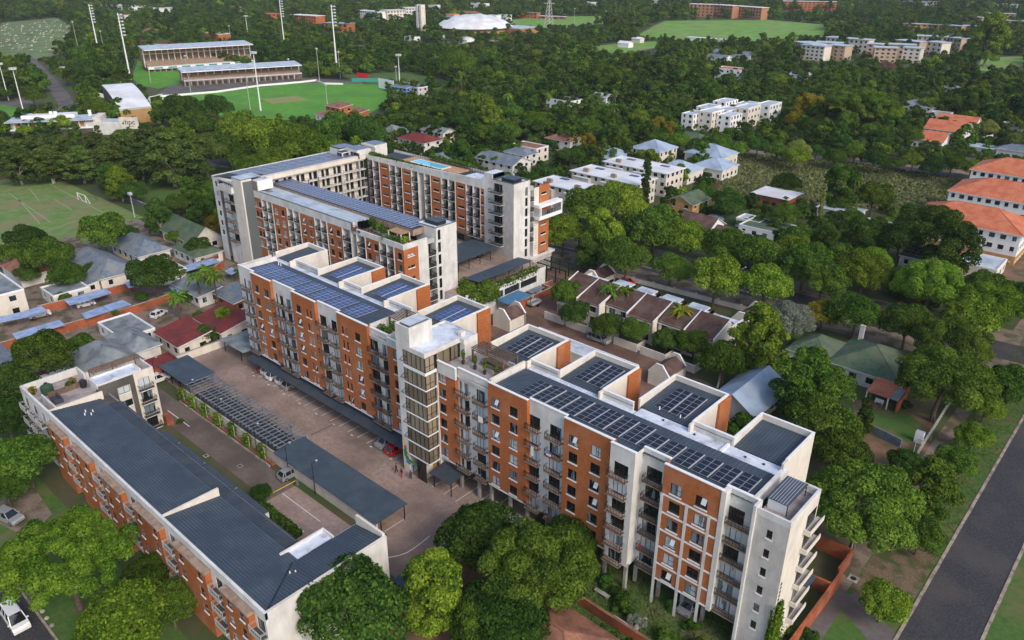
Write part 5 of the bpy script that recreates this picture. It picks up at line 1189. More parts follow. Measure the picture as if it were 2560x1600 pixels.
# near and left suburb
house('slate blue hipped house with a pale ridge, second from the football field', -228, -205, 68.5, 78, 3.2, 6.4, 'hip', 'plaster_cream', 'tile_slate')
house('low slate lean to wing on the near side of the slate blue hipped house', -214, -205, 64.5, 68, 2.5, 3.0, 'mono', 'plaster_cream', 'tile_slate', ov=.2)
house('slate blue hipped house with green lichen on its roof, beside the tall dark garden tree', -231.5, -214, 82.5, 91.5, 3.2, 6.2, 'hip', 'plaster', 'tile_slate')
house('green roofed gabled house between the football field and the rear complex', -232, -213, 98, 107, 3.2, 7.2, 'gable_x', 'plaster_cream', 'tile_green', gap=4)
house('green roofed side wing half hidden behind a dark tree, next to the green gabled house', -215, -202, 93, 101, 3.0, 5.2, 'hip', 'plaster', 'tile_green')
house('grey flat roofed house with white fascia below the dark garden tree', -208, -196.5, 80, 87.5, 3.0, 3, 'flat', 'plaster', 'flat_grey', wins=False)
house('small square grey flat roofed cottage behind the blue carports', -211, -202.5, 56, 64.5, 3.0, 3, 'flat', 'plaster', 'flat_grey')
house('two storey cream flats with a grey flat roof at the picture edge', -222, -203.5, 39.5, 50.5, 6.4, 6.4, 'flat', 'plaster_cream', 'flat_grey', cat='flats', name='apartment_house', par='white', gap=4.2)
house('cream two storey front section with a red roof strip beside the grey roofed flats', -222, -200, 33, 39.3, 5.6, 6.2, 'mono', 'plaster_cream', 'tile_red', cat='flats', name='apartment_house')
house('maroon hipped roof half hidden in trees above the cream flats', -236, -222, 55, 63, 3.0, 5.2, 'hip', 'plaster', 'tile_rust', wins=False)
house('slatted grey hipped house just beyond the low block terrace', -167, -153.5, 45.5, 55.5, 3.2, 6.6, 'hip', 'plaster', 'flat_grey')
house('grey slatted side roof joined to the hipped house beyond the low block', -170, -158, 55.6, 61.5, 3.0, 5.0, 'hip', 'plaster', 'flat_grey', wins=False)
house('grey flat roofed house with a white stepped fascia in the walled gravel yard', -179, -166.5, 57, 64.5, 3.0, 3, 'flat', 'plaster', 'flat_grey')
house('red roofed cream house below the grey ribbed carport', -164, -152.5, 73, 80.5, 3.4, 5.0, 'mono', 'plaster_cream', 'tile_red')
house('smaller red roofed cream house, the lower of the pair beside the courtyard wall', -164, -153.5, 63.5, 70.8, 3.2, 4.4, 'mono', 'plaster_cream', 'tile_red')
house('long blue grey hipped house at the picture edge behind the dark round tree', -184, -166, 24, 38, 3.0, 5.8, 'hip', 'plaster', 'tile_slate')
house('low maroon flat roof squeezed beside the slatted hipped house', -153.2, -148.5, 50.5, 61, 2.8, 2.8, 'flat', 'brick_wall', 'tile_red', wins=False, par='tile_red')
p = MB()
for k in range(5): p.box(-165+1.9*k, -163.3+1.9*k, 38.5, 44.4, 2.4, 2.5, 'tile_red' if k % 2 == 0 else 'white')
for x, y in ((-164.8, 38.7), (-156, 38.7), (-164.8, 44.2), (-156, 44.2)): p.box(x-.06, x+.06, y-.06, y+.06, 0, 2.4, 'steel')
solo('striped_awning', p, 'red and white striped awning beside the slatted hipped house', 'awning')
house('long white walled garden house behind the palms, with a pale sheet roof', -189, -176, 80, 86, 3.0, 4.0, 'mono', 'plaster', 'flat_grey', gap=2.4)
house('brick outbuilding with a pale sheet roof under the palms', -176, -166, 84, 90, 3.0, 3.8, 'mono', 'brick_wall', 'tile_slate', gap=2.4)
CP = [((160,750),(212,737),(228,749),(174,763), 'blue carport sheet over the white parked car, left half of the pair'), ((212,737),(262,720),(279,732),(228,748), 'blue carport sheet beside the grey cottage, right half of the pair'),
 ((203,784),(255,766),(272,778),(214,797), 'blue carport sheet along the long brick wall, left half'), ((257,765),(307,750),(328,761),(273,778), 'blue carport sheet along the long brick wall, right half'),
 ((0,792),(48,781),(65,793),(0,806), 'blue carport sheet under the cream flats at the picture edge'), ((49,781),(103,765),(120,777),(66,793), 'blue carport sheet under the cream flats, over the white car'),
 ((30,834),(89,817),(102,829),(41,848), 'blue carport sheet above the long slate house, left half'), ((90,816),(148,800),(163,812),(103,829), 'blue carport sheet above the long slate house, right half'),
 ((448,668),(489,657),(508,667),(464,679), 'blue carport sheet beside the tall white end wall, left half'), ((489,657),(534,645),(550,654),(509,667), 'blue carport sheet beside the tall white end wall, right half'),
 ((311,706),(347,699),(360,712),(321,720), 'small blue carport sheet under the dark garden tree'), ((421,717),(450,707),(476,719),(440,735), 'blue carport sheet right of the dark garden tree'), ((560,678),(579,668),(593,678),(579,687), 'small blue roof at the foot of the white end wall')]
for a, b_, c, d, lb in CP:
 q = [at(*p_, 2.5) for p_ in (a, b_, c, d)]
 t = thing('carport', lb, 'carport', (sum(v.x for v in q)/4, sum(v.y for v in q)/4, 0))
 p = MB(); p.prism([(v.x, v.y) for v in (q if (q[1]-q[0]).cross(q[2]-q[1]).z > 0 else q[::-1])], 2.4, 2.52, 'carport_blue'); put('roof_sheet', p, t)
 for v in q: p = MB(); w_ = v.lerp(sum(q, Vector())/4, .12); p.box(w_.x-.05, w_.x+.05, w_.y-.05, w_.y+.05, 0, 2.4, 'steel_grey'); put('post', p, t)
wall_line('long red brick wall running behind the blue carports', [tuple(at(*p_, 1.0))[:2] for p_ in ((0, 868), (190, 813), (345, 771), (430, 742), (560, 660))], 0, 2.0, 'brick_wall')
wall_line('red brick wall behind the upper pair of blue carports', [tuple(at(*p_, 1.0))[:2] for p_ in ((95, 775), (170, 757), (290, 725), (420, 690), (560, 640))], 0, 2.0, 'brick_wall')
wall_line('cream wall between the courtyard paving and the red roofed houses', [(-152.3, 57), (-152.3, 80)], 0, 1.8, 'plaster_cream')
# houses beyond, right of the rear complex
for k, (x0, x1, y0, y1) in enumerate(((-171.5, -143, 202.5, 214.5), (-171, -143, 222.5, 236), (-170.5, -143.3, 242, 255.5))):
 lb = ('three storey flats under a plain white sloping roof, nearest of the row of three', 'three storey flats under a plain white sloping roof, middle of the row of three', 'three storey flats under a plain white sloping roof, farthest of the row of three')[k]
 t = house(lb, x0, x1, y0, y1-1.5, 8.8, 8.6, 'mono', 'plaster_cream', 'roof_white', cat='flats', name='apartment_house', gap=2.9, ov=.7, group='white roofed flats')
 for i in range(2): p = MB(); x = x0+5+12*i; p.box(x-1, x+1, y0+1.5, y0+2.6, 8.6, 10.0, 'slab_brown'); put('chimney', p, t); p = MB(); p.box(x-3, x+4, y0-2.0, y0-.75, 7.4, 7.6, 'roof_white'); put('porch_roof', p, t); p = MB(); p.box(x-3, x+4, y0-1.9, y0-.05, 0, 7.35, 'plaster_grey'); put('stair_wall', p, t)
 for i in range(2):
  x = x0+6+15*i; y = y0+9; z = 8.72; p = MB(); p.box(x-1.7, x+1.7, y-.8, y+.8, z-.1, z+.16, 'solar_blue'); put('solar_panel', p, t)
house('yellow plastered house with a weathered green sheet roof behind the street trees', -131.8, -122.4, 225, 236, 5.0, 7.4, 'gable_y', 'face_brick_tan', 'tile_green')
house('brown tiled gabled house with a white gable end facing the street', -118.5, -107.5, 209, 219, 3.4, 6.6, 'gable_x', 'white', 'tile_brown')
house('low brown tiled wing beside the white gable end', -107.2, -100.5, 211, 218, 2.8, 4.4, 'gable_x', 'white', 'tile_brown', wins=False)
house('white house with a green flat roof and burglar barred window', -104, -90, 222, 233, 3.3, 3.3, 'flat', 'white', 'tile_green')
house('red brick flat roofed house with a white edge beside the overgrown plot', -116, -103, 255, 266, 4.2, 4.2, 'eave', 'brick_wall', 'roof_white')
house('pale flat roofed house among dark trees at the edge of the overgrown plot', -93, -80, 256, 264, 3.6, 3.6, 'eave', 'plaster_cream', 'roof_pale')
house('low pale house behind the row of thin cypresses', -78, -68, 250, 257, 3.0, 3.0, 'eave', 'plaster', 'roof_pale')
p = MB(); n_ = 10
for i in range(n_):
 a, b_ = math.pi*i/n_, math.pi*(i+1)/n_
 p.quad((-118+3*math.cos(a)+3, 228, 1.6+1.1*math.sin(a)), (-118+3*math.cos(a)+3, 222, 1.6+1.1*math.sin(a)), (-118+3*math.cos(b_)+3, 222, 1.6+1.1*math.sin(b_)), (-118+3*math.cos(b_)+3, 228, 1.6+1.1*math.sin(b_)), 'tile_slate')
for x in (-117.9, -112.1):
 for y in (222.2, 227.8): p.box(x-.06, x+.06, y-.06, y+.06, 0, 1.7, 'steel')
solo('arched_carport', p, 'arched blue grey carport between the brown roof and the green roof', 'carport')
house('pale blue hipped roof house behind the white roofed flats, left of its neighbours', -192, -178, 262, 276, 4.0, 7.2, 'hip', 'plaster_cream', 'tile_pale', group='pale blue roofed houses')
house('pale blue hipped roof house behind the white roofed flats, the tallest of the group', -184, -170, 280, 294, 5.6, 9.0, 'hip', 'plaster_cream', 'tile_pale', group='pale blue roofed houses')
house('pale blue hipped roof house with a brick chimney behind the white roofed flats', -165, -148, 292, 306, 4.6, 8.2, 'hip', 'plaster_cream', 'tile_pale', chim=(-163, 296), group='pale blue roofed houses')
house('pale blue hipped roof house nearest the overgrown plot', -152, -139, 276, 289, 4.2, 7.4, 'hip', 'plaster_cream', 'tile_pale', group='pale blue roofed houses')
house('pale blue hipped roof house just beyond the farthest white roofed flats', -160, -146, 262, 274, 4.4, 7.4, 'hip', 'plaster_cream', 'tile_pale', group='pale blue roofed houses')
house('dark green hipped roof half hidden behind the pale blue roofs', -186, -168, 312, 324, 4.0, 7.4, 'hip', 'plaster', 'tile_green', wins=False)
# townhouse row with its parapet gables
TH = [(-109.2, -102.6, 138.6), (-102.6, -96.0, 137.4), (-96.0, -88.9, 139.8), (-88.9, -81.8, 138.2), (-81.8, -74.6, 140.0), (-74.6, -67.4, 139.2)]
for i, (x0, x1, yf) in enumerate(TH):
 t = thing('townhouse', ('end townhouse nearest the entrance gate, brown tiles and a white gable', 'second townhouse from the entrance gate, with a bay window', 'third townhouse from the entrance gate, set back behind palms', 'fourth townhouse from the entrance gate, with a stepped eave', 'fifth townhouse from the entrance gate, half behind a yellow palm', 'end townhouse farthest from the entrance gate, beside the feathery tree')[i], 'townhouse', ((x0+x1)/2, 145, 0), group='brown tiled townhouse row')
 w = MB(); h = []
 for u in (x0+1.9, x1-1.9):
  for z in (.7, 3.5): h.append((u-.85, u+.85, z, z+1.6)); window(t, 's', yf, u, z, 1.7, 1.6, 'triple', 'glass_dark')
 facade(w, 's', yf, x0+.25, x1-.25, 0, 5.6, h, 'plaster_cream'); w.box(x0+.25, x1-.25, 145.2, 152, 0, 5.6, 'plaster_cream', top='roof_waterproof')
 facade(w, 'w', x0+.25, yf, 152, 0, 5.6, [], 'plaster_cream')
 for x in (x0, x1):
  w.prism([(x-.12, yf-.3), (x+.12, yf-.3), (x+.12, 146.2), (x-.12, 146.2)], 0, [5.95, 5.95, 8.35, 8.35], 'plaster_cream', top='white'); w.box(x-.12, x+.12, 146.21, 152.1, 0, 6.2, 'plaster_cream', top='white')
 put('wall', w, t)
 r = MB(); zf = lambda x, y, yf=yf: 5.55+(y-yf)*2.6/(146-yf)
 r.quad((x0+.13, yf-.5, zf(0, yf-.5)), (x1-.13, yf-.5, zf(0, yf-.5)), (x1-.13, 146, zf(0, 146)), (x0+.13, 146, zf(0, 146)), 'tile_brown'); r.quad((x0+.13, yf-.5, zf(0, yf-.5)-.2), (x1-.13, yf-.5, zf(0, yf-.5)-.2), (x1-.13, yf-.5, zf(0, yf-.5)), (x0+.13, yf-.5, zf(0, yf-.5)), 'white')
 for k in range(1, 20): y = yf-.5+(146.5-yf)*k/20; r.bar((x0+.15, y, zf(0, y)+.02), (x1-.15, y, zf(0, y)+.02), .05, .05, 'tile_brown')
 r.quad((x1-.13, 149, 5.9), (x0+.13, 149, 5.9), (x0+.13, 146, 8.1), (x1-.13, 146, 8.1), 'tile_brown'); put('roof', r, t)
 bx = MB(); bx.box(x0+.6, x0+3.4, yf-1.5, yf-.02, 2.6, 3.4, 'plaster_cream', top='white'); put('balcony', bx, t)
 if i in (1, 2, 3, 4): s = MB(); s.box(x0+1, x0+5.6, 149.6, 153.6, 5.7, 5.95, 'white', top='roof_pale'); put('skylight', s, t)
 yw = MB(); yw.box(x0+.3, x1-.5, 132.9, 133.1, 0, 1.9, 'plaster_cream', top='white'); yw.box(x1-.62, x1-.5, 133.1, 136.2, 0, 1.9, 'plaster_cream', top='white'); put('yard_wall', yw, t)
def gatehouse(label, x0, x1, y0, y1, ze=3.0, zr=4.6):
 t = thing('gatehouse', label, 'garage', ((x0+x1)/2, (y0+y1)/2, 0)); cx = (x0+x1)/2
 w = MB(); w.box(x0, x1, y0+.3, y1-.3, 0, ze, 'plaster_cream')
 for y in (y0, y1): w.poly([(x0-.1, y, 0), (x1+.1, y, 0), (x1+.1, y, ze), (cx+.7, y, zr+.5), (cx-.7, y, zr+.5), (x0-.1, y, ze)], 'plaster_cream'); w.poly([(x0-.1, y+.3, 0), (x1+.1, y+.3, 0), (x1+.1, y+.3, ze), (cx+.7, y+.3, zr+.5), (cx-.7, y+.3, zr+.5), (x0-.1, y+.3, ze)][::-1], 'plaster_cream')
 for y in (y0, y1):
  for p_, q_ in (((x0-.1, ze), (cx-.7, zr+.5)), ((cx-.7, zr+.5), (cx+.7, zr+.5)), ((cx+.7, zr+.5), (x1+.1, ze))): w.bar((p_[0], y+.15, p_[1]), (q_[0], y+.15, q_[1]), .36, .12, 'white')
 w.box(x0-.1, x0, y0, y0+.3, 0, ze, 'plaster_cream'); w.box(x1, x1+.1, y0, y0+.3, 0, ze, 'plaster_cream'); put('wall', w, t)
 r = MB(); r.quad((x1+.2, y0+.31, ze-.1), (x1+.2, y1, ze-.1), (cx, y1, zr), (cx, y0+.31, zr), 'tile_brown'); r.quad((x0-.2, y1, ze-.1), (x0-.2, y0+.31, ze-.1), (cx, y0+.31, zr), (cx, y1, zr), 'tile_brown'); put('roof', r, t)
gatehouse('brown roofed gatehouse with white capped gables beside the red car', -114.5, -109.3, 155.5, 162.5)
gatehouse('brown roofed garage with white capped gables at the far corner of the townhouse row', -72.5, -68.2, 157.5, 165.5)
gatehouse('brown roofed garage with white capped gables at the near end of the townhouse drive', -73.0, -68.3, 123.0, 129.5)
gatehouse('brown roofed garage with white capped gables beside the brick yard wall', -115.2, -110.0, 121.5, 127.0)
house('flat roofed garages with pale sheet roofs along the near side of the townhouse drive', -103, -76, 119.5, 124.0, 2.6, 2.6, 'flat', 'plaster_cream', 'roof_pale', cat='garages', name='garage_row', wins=False)
wall_line('low cream boundary wall between the townhouses and the tree lined street', [(-112, 166.2), (-70, 170.0)], 0, 1.3, 'plaster_cream', piers=6)
# house with the green tiles and its neighbour
house('large green tiled house with a long hipped roof among the street trees', -47.2, -33.5, 151.5, 166, 3.2, 6.6, 'hip', 'plaster', 'tile_green', chim=(-45.5, 164.2))
house('green tiled front wing of the large green house', -56, -47.4, 151.5, 162, 3.0, 5.6, 'hip', 'plaster', 'tile_green', wins=False)
t = thing('verandah', 'rust tiled verandah with a white bench, attached to the green house', 'verandah', (-34.5, 148, 0))
p = MB(); p.quad((-37.2, 145.2, 2.6), (-32.7, 145.2, 2.6), (-32.7, 151.2, 3.3), (-37.2, 151.2, 3.3), 'tile_orange'); p.quad((-32.68, 145.2, 2.6), (-31.2, 145.2, 2.6), (-31.2, 150.0, 3.2), (-32.68, 150.0, 3.2), 'flat_grey'); put('roof', p, t)
for x in (-37.0, -33.0): p = MB(); p.box(x-.1, x+.1, 145.3, 145.5, 0, 2.55, 'white'); put('post', p, t)
p = MB(); p.box(-31.4, -31.1, 145.4, 150, 0, 2.5, 'brick_wall'); p.box(-31.9, -31.0, 149.6, 150.6, 0, 4.6, 'brick_wall'); put('wall', p, t)
p = MB(); p.box(-35.6, -34.0, 146.3, 146.8, .4, .48, 'white'); p.box(-35.6, -34.0, 146.8, 146.88, .48, 1.0, 'white'); p.box(-35.5, -35.4, 146.3, 146.8, 0, .4, 'white'); p.box(-34.2, -34.1, 146.3, 146.8, 0, .4, 'white'); solo('garden_bench', p, 'white bench under the rust tiled verandah', 'bench')
house('pale grey sheet roofed house with a gable behind the brick piers of the long block', -57.5, -49, 121, 134.5, 3.2, 6.4, 'gable_y', 'plaster_grey', 'tile_pale', ov=.9)
wall_line('low grey wall in front of the pale grey gabled house', [(-60, 128), (-62.5, 134)], 0, 1.6, 'plaster_grey')
p = MB()
A_, B_ = Vector((-23.0, 120.0, 0)), Vector((-24.6, 163.0, 0)); n = 36
t = thing('palisade_fence', 'long pale palisade fence between the footpath and the green roofed house', 'fence', (-23.8, 141, 0))
for i in range(n+1): c = A_.lerp(B_, i/n); p = MB(); p.box(c.x-.05, c.x+.05, c.y-.05, c.y+.05, 0, 1.9, 'galv'); put('post', p, t)
for i in range(n*4):
 c = A_.lerp(B_, (i+.5)/(n*4)); p = MB(); p.box(c.x-.02, c.x+.02, c.y-.06, c.y+.06, .1, 1.8, 'galv'); put('pale', p, t)
for z in (.4, 1.5): p = MB(); p.bar((*A_.xy, z), (*B_.xy, z), .04, .06, 'galv'); put('rail', p, t)
t = thing('garden_wall', 'blue grey garden wall behind the tall cone shaped cypress', 'wall', (-28, 138, 0))
q0, q1 = at(2180, 1085), at(2250, 1120); p = MB(); p.bar((q0.x, q0.y, .9), (q1.x, q1.y, .9), .25, 1.8, 'tile_slate'); put('wall', p, t)
p = MB(); q = at(2295, 1105); p.box(q.x-.7, q.x+.7, q.y-.5, q.y+.5, 0, 2.2, 'white', top='tile_pale'); solo('utility_kiosk', p, 'small white utility kiosk behind the palisade fence', 'kiosk')
# brick yards at the road end of the long block
wall_line('tall red brick yard wall along the footpath at the road end of the long block', [(-21.8, 70), (-21.7, 93.2)], 0, 2.2, 'brick_wall', w=.35, coping='brick_wall')
wall_line('red brick wall across the yard beside the ribbed lean to', [(-26.5, 89.5), (-21.8, 90)], 0, 2.1, 'brick_wall', coping='brick_wall')
wall_line('red brick wall of the upper yard below the white balconies', [(-27.2, 98), (-22.2, 98.2)], 0, 2.4, 'brick_wall', coping='brick_wall'); wall_line('red brick return wall of the upper yard', [(-22.2, 93.2), (-22.2, 98)], 0, 2.4, 'brick_wall', coping='brick_wall')
canopy('lean_to_roof', 'blue grey ribbed lean to roof in the brick yard at the road end', -26.3, -23.9, 84.5, 89.3, 2.2, 2.5, posts(-26, -24.2, 2, 84.8, 89.0), step=.4, cat='shelter')
wall_line('brown brick garden wall behind the long block, in front of the tiled roof', [(-47, 65.5), (-33, 65.3)], 0, 1.6, 'brick_wall', w=.3, coping='tile_rust')
house('rust brown tiled roof at the bottom edge of the picture, below the dark trees', -49, -37.5, 52, 61.5, 2.8, 5.0, 'hip', 'brick_wall', 'tile_rust', wins=False)
# orange roofed complex
for k, (x0, x1, y0, y1, lb) in enumerate(((-61.8, -33.2, 249.8, 267, 'white three storey block under a big orange hipped roof, nearest of the three'), (-61.6, -30, 286, 304.5, 'white three storey block under a big orange hipped roof, middle of the three'), (-64, -30, 322.5, 340, 'white three storey block under a big orange hipped roof, farthest of the three'))):
 t = house(lb, x0, x1, y0, y1, 9.0, 13.2, 'hip', 'white', 'tile_orange', cat='institution', name='institution_block', ov=.7, gap=2.6, group='orange roofed blocks')
 p = MB(); p.box(x0-.02, x1+.02, y0-.03, y0-.005, 0, 2.6, 'face_brick_tan'); p.box(x1+.005, x1+.03, y0, y1, 0, 2.6, 'face_brick_tan'); put('plinth', p, t)
 if k == 1: p = MB(); p.box(-47.5, -43.5, 291.5, 294.2, 9.9, 11.6, 'face_brick_tan', top='steel'); put('roof_opening', p, t)
house('low white flat roofed annex in front of the nearest orange roofed block', -43.5, -34, 232, 243, 3.6, 3.6, 'flat', 'plaster_cream', 'roof_pale')
house('small teal roofed house carrying dark solar panels among bushy trees', -57.5, -50, 228, 238, 3.2, 4.8, 'mono', 'plaster_grey', 'tile_green', ov=.3)
for i in range(4):
 for j in range(3):
  pass
t = thing('solar_rack', 'rack of dark solar panels on the small teal roof', 'solar panels', (-54, 232, 3.6))
for i in range(4):
 for j in range(3): p = MB(); x, y = -57+1.6*i, 229+1.9*j; z = 3.5+(y-228)*.16; p.prism([(x, y), (x+1.5, y), (x+1.5, y+1.8), (x, y+1.8)], z, [z+.08, z+.08, z+.37, z+.37], 'solar_frame', top='solar_cell'); put('solar_panel', p, t)
# three orange roofed townhouses further back
house('pair of orange roofed white gabled houses, upper one', -106, -88.5, 428, 441, 5.6, 9.2, 'gable_x', 'white', 'tile_orange', gap=2.6)
house('pair of orange roofed white gabled houses, lower one with glazed porch', -105, -88, 409, 423, 5.6, 9.2, 'gable_x', 'white', 'tile_orange', gap=2.6)
house('single orange roofed white house in front of the gabled pair', -104, -91, 388, 402, 4.0, 7.4, 'gable_x', 'white', 'tile_orange', gap=3)
wall_line('white panelled wall beside the orange roofed gabled pair', [(-86.5, 398), (-80.5, 432)], 0, 2.6, 'white', piers=5)
# cubic white flats
i = 0
for (x0, x1, y0, y1, h) in ((-203, -196, 352, 364, 8), (-196, -188, 356, 368, 9.5), (-188, -180, 360, 372, 8), (-203, -195, 366, 378, 9.5), (-195, -187, 371, 383, 8.5), (-187, -179, 376, 390, 10), (-202, -194, 381, 394, 10.5), (-194, -185, 387, 402, 9), (-184, -176, 394, 408, 9.5)):
 house('cubic white flats block, ' + ('near', 'middle', 'far')[i//3] + ' row of the cluster, ' + ('first', 'second', 'last')[i % 3] + ' along the street', x0+.2, x1-.2, y0, y1, h, h, 'flat', 'white' if i % 2 == 0 else 'plaster_cream', 'roof_pale', cat='flats', name='apartment_house', gap=3, group='cubic white flats'); i += 1
# ------------------------------------------------------------------ far blocks, stadium, masts
def block(label, pl, pr, z, dep, storeys, wm, rm, cat='building', name='block', group=None, base=0.0, over=.8, wz=1.3, wpx=2.6, roofz=None, wmat='glass_far', fr=None):
 """a long block: pl, pr are the photograph pixels of its near roof edge, z that edge's height"""
 p, q = at(*pl, z), at(*pr, z); L = (q-p).xy.length; ang = math.atan2(q.y-p.y, q.x-p.x)
 t = thing(name, label, cat, (p.x, p.y, base), ang, group)
 sh = (z-base)/storeys; w = MB(); n = max(2, int(L/wpx)); H = []
 for s in range(storeys):
  for i in range(n):
   u = L*(i+.5)/n; zz = s*sh+sh*.28; H.append((u-wpx*.25, u+wpx*.25, zz, zz+sh*.48))
 facade(w, 's', 0, 0, L, 0, z-base, H, wm, .2, rm=fr)
 for d, pl_ in (('e', L), ('w', 0)): facade(w, d, pl_, 0, dep, 0, z-base, [], wm)
 facade(w, 'n', dep, 0, L, 0, z-base, [], wm); put('wall', w, t)
 g = MB(); g.quad((-wpx*.25, .19, 0), (wpx*.25, .19, 0), (wpx*.25, .19, sh*.48), (-wpx*.25, .19, sh*.48), wmat); me = g.mesh('window')
 for h in H:
  o = bpy.data.objects.new('window', me); COL.objects.link(o); o.parent = t; o.location = ((h[0]+h[1])/2, 0, h[2])
 r = MB(); r.box(-over, L+over, -over, dep+over, z-base+.002, z-base+.35, rm); put('roof', r, t)
 return t
RS = 'green and orange brick residence block under a pale flat roof'
block('tan student residence under a pale roof at the end of the long meadow, left end', (1988, 104), (2030, 112), 12, 14, 4, 'res_tan', 'roof_pale', 'residence', 'residence', wpx=4)
for k, (a, b_, nm) in enumerate((((2005, 112), (2062, 117), 'front centre of the left group'), ((2070, 112), (2114, 116), 'front right of the left group'), ((2040, 106), (2105, 109), 'middle row of the left group'), ((2066, 93), (2172, 101), 'rear row of the left group'), ((2168, 110), (2206, 112), 'front left of the right group'), ((2188, 119), (2245, 121), 'front centre of the right group'), ((2258, 119), (2303, 122), 'front right of the right group'), ((2222, 111), (2290, 114), 'middle row of the right group'), ((2240, 100), (2300, 106), 'rear row of the right group'), ((2318, 104), (2356, 108), 'right end of the right group'), ((2295, 90), (2370, 93), 'farthest row of the right group'), ((2375, 94), (2405, 97), 'small right end of the farthest row'))):
 block('tan student residence block under a pale roof, ' + nm, a, b_, 11.5, 12, 4 if 'front' in nm else 3, 'res_tan' if k % 3 else 'plaster_cream', 'roof_pale', 'residence', 'residence', wpx=4, group='student residence blocks')
for k, (a, b_, nm) in enumerate((((2260, 59), (2350, 62), 'left of the white gatehouse'), ((2352, 62), (2405, 66), 'right of the white gatehouse'), ((2406, 64), (2478, 67), 'running towards the tall pale tree'), ((2462, 49), (2560, 53), 'second row at the picture edge'), ((2420, 42), (2456, 44), 'short one in the second row'), ((2458, 33), (2540, 35), 'top row'))):
 block('long low brick block with a pale sheet roof, ' + nm, a, b_, 7, 10, 2, 'face_brick_tan', 'roof_pale', 'school block', 'school_block', wpx=6, group='long low blocks at the upper right')
block('long four storey orange brick hall of residence at the top of the far meadow', (1724, 10), (1785, 12), 16, 14, 4, 'brick_far', 'roof_white', 'residence', 'brick_residence', wpx=5)
block('orange brick residence wing right of its blue stair strip at the top of the meadow', (1786, 12), (1832, 15), 16, 14, 4, 'brick_far', 'roof_white', 'residence', 'brick_residence', wpx=5)
block('orange brick residence wing at the right end of the brick row', (1833, 15), (1905, 20), 15, 14, 4, 'brick_far', 'roof_white', 'residence', 'brick_residence', wpx=5)
block('red brick residence at the top edge beyond the meadow', (1960, 3), (2092, 5), 13, 14, 4, 'brick', 'plaster', 'residence', 'brick_residence', wpx=6)
block('white three storey block with open galleries near the top edge', (891, 26), (943, 30), 13, 14, 4, 'white', 'roof_white', 'office', 'office_block', wpx=4)
block('pale banded office block left of the concrete tower', (968, 27), (1013, 25), 14, 16, 4, 'plaster_cream', 'plaster', 'office', 'office_block', wpx=4)
block('pale office block right behind the concrete tower', (1014, 20), (1058, 19), 14, 16, 4, 'plaster', 'plaster', 'office', 'office_block', wpx=4)
block('brick block with a white roof edge behind the tall floodlights', (727, 37), (789, 41), 14, 14, 4, 'brick', 'roof_white', 'flats', 'apartment_house', wpx=4)
block('blue roofed brick hall behind the tall floodlights', (810, 57), (867, 60), 9, 14, 2, 'brick', 'carport_blue', 'hall', 'hall', wpx=6)
block('small orange roofed block at the top beside the first tall floodlight', (668, 35), (700, 34), 8, 12, 2, 'brick', 'tile_orange', 'house', 'house', wpx=5)
block('long white roofed shed at the top edge of the picture', (252, 12), (330, 16), 7, 22, 1, 'white', 'roof_white', 'shed', 'shed', wpx=8)
block('white shed with a pale roof at the top edge, right of the long shed', (383, 20), (425, 20), 7, 16, 1, 'white', 'roof_white', 'shed', 'shed', wpx=8)
block('white flat topped buildings at the top right corner', (2486, 10), (2545, 12), 9, 16, 2, 'white', 'roof_white', 'office', 'office_block', wpx=5)
block('pale roof strip at the top edge between the residence and the corner', (2250, 3), (2342, 5), 9, 12, 2, 'plaster', 'roof_pale', 'office', 'office_block', wpx=5)
block('low pink walled house on the far meadow edge by the pylon', (1350, 40), (1412, 42), 3.5, 6, 1, 'tile_rust', 'roof_white', 'house', 'house', wpx=8)
block('red brick houses behind the far meadow', (1282, 30), (1342, 33), 7, 9, 2, 'brick', 'flat_grey', 'house', 'house', wpx=5)
block('long cream shed with red roof behind the big grandstand', (325, 103), (457, 112), 6, 14, 1, 'plaster_cream', 'tile_red', 'shed', 'shed', wpx=7)
block('low grey shed right of the red roofed shed behind the grandstand', (365, 112), (457, 116), 5, 8, 1, 'plaster', 'roof_pale', 'shed', 'shed', wpx=7)
block('small red brick pavilion with a pale roof among the parking trees', (160, 170), (192, 167), 4, 7, 1, 'brick', 'roof_white', 'pavilion', 'pavilion', wpx=9)
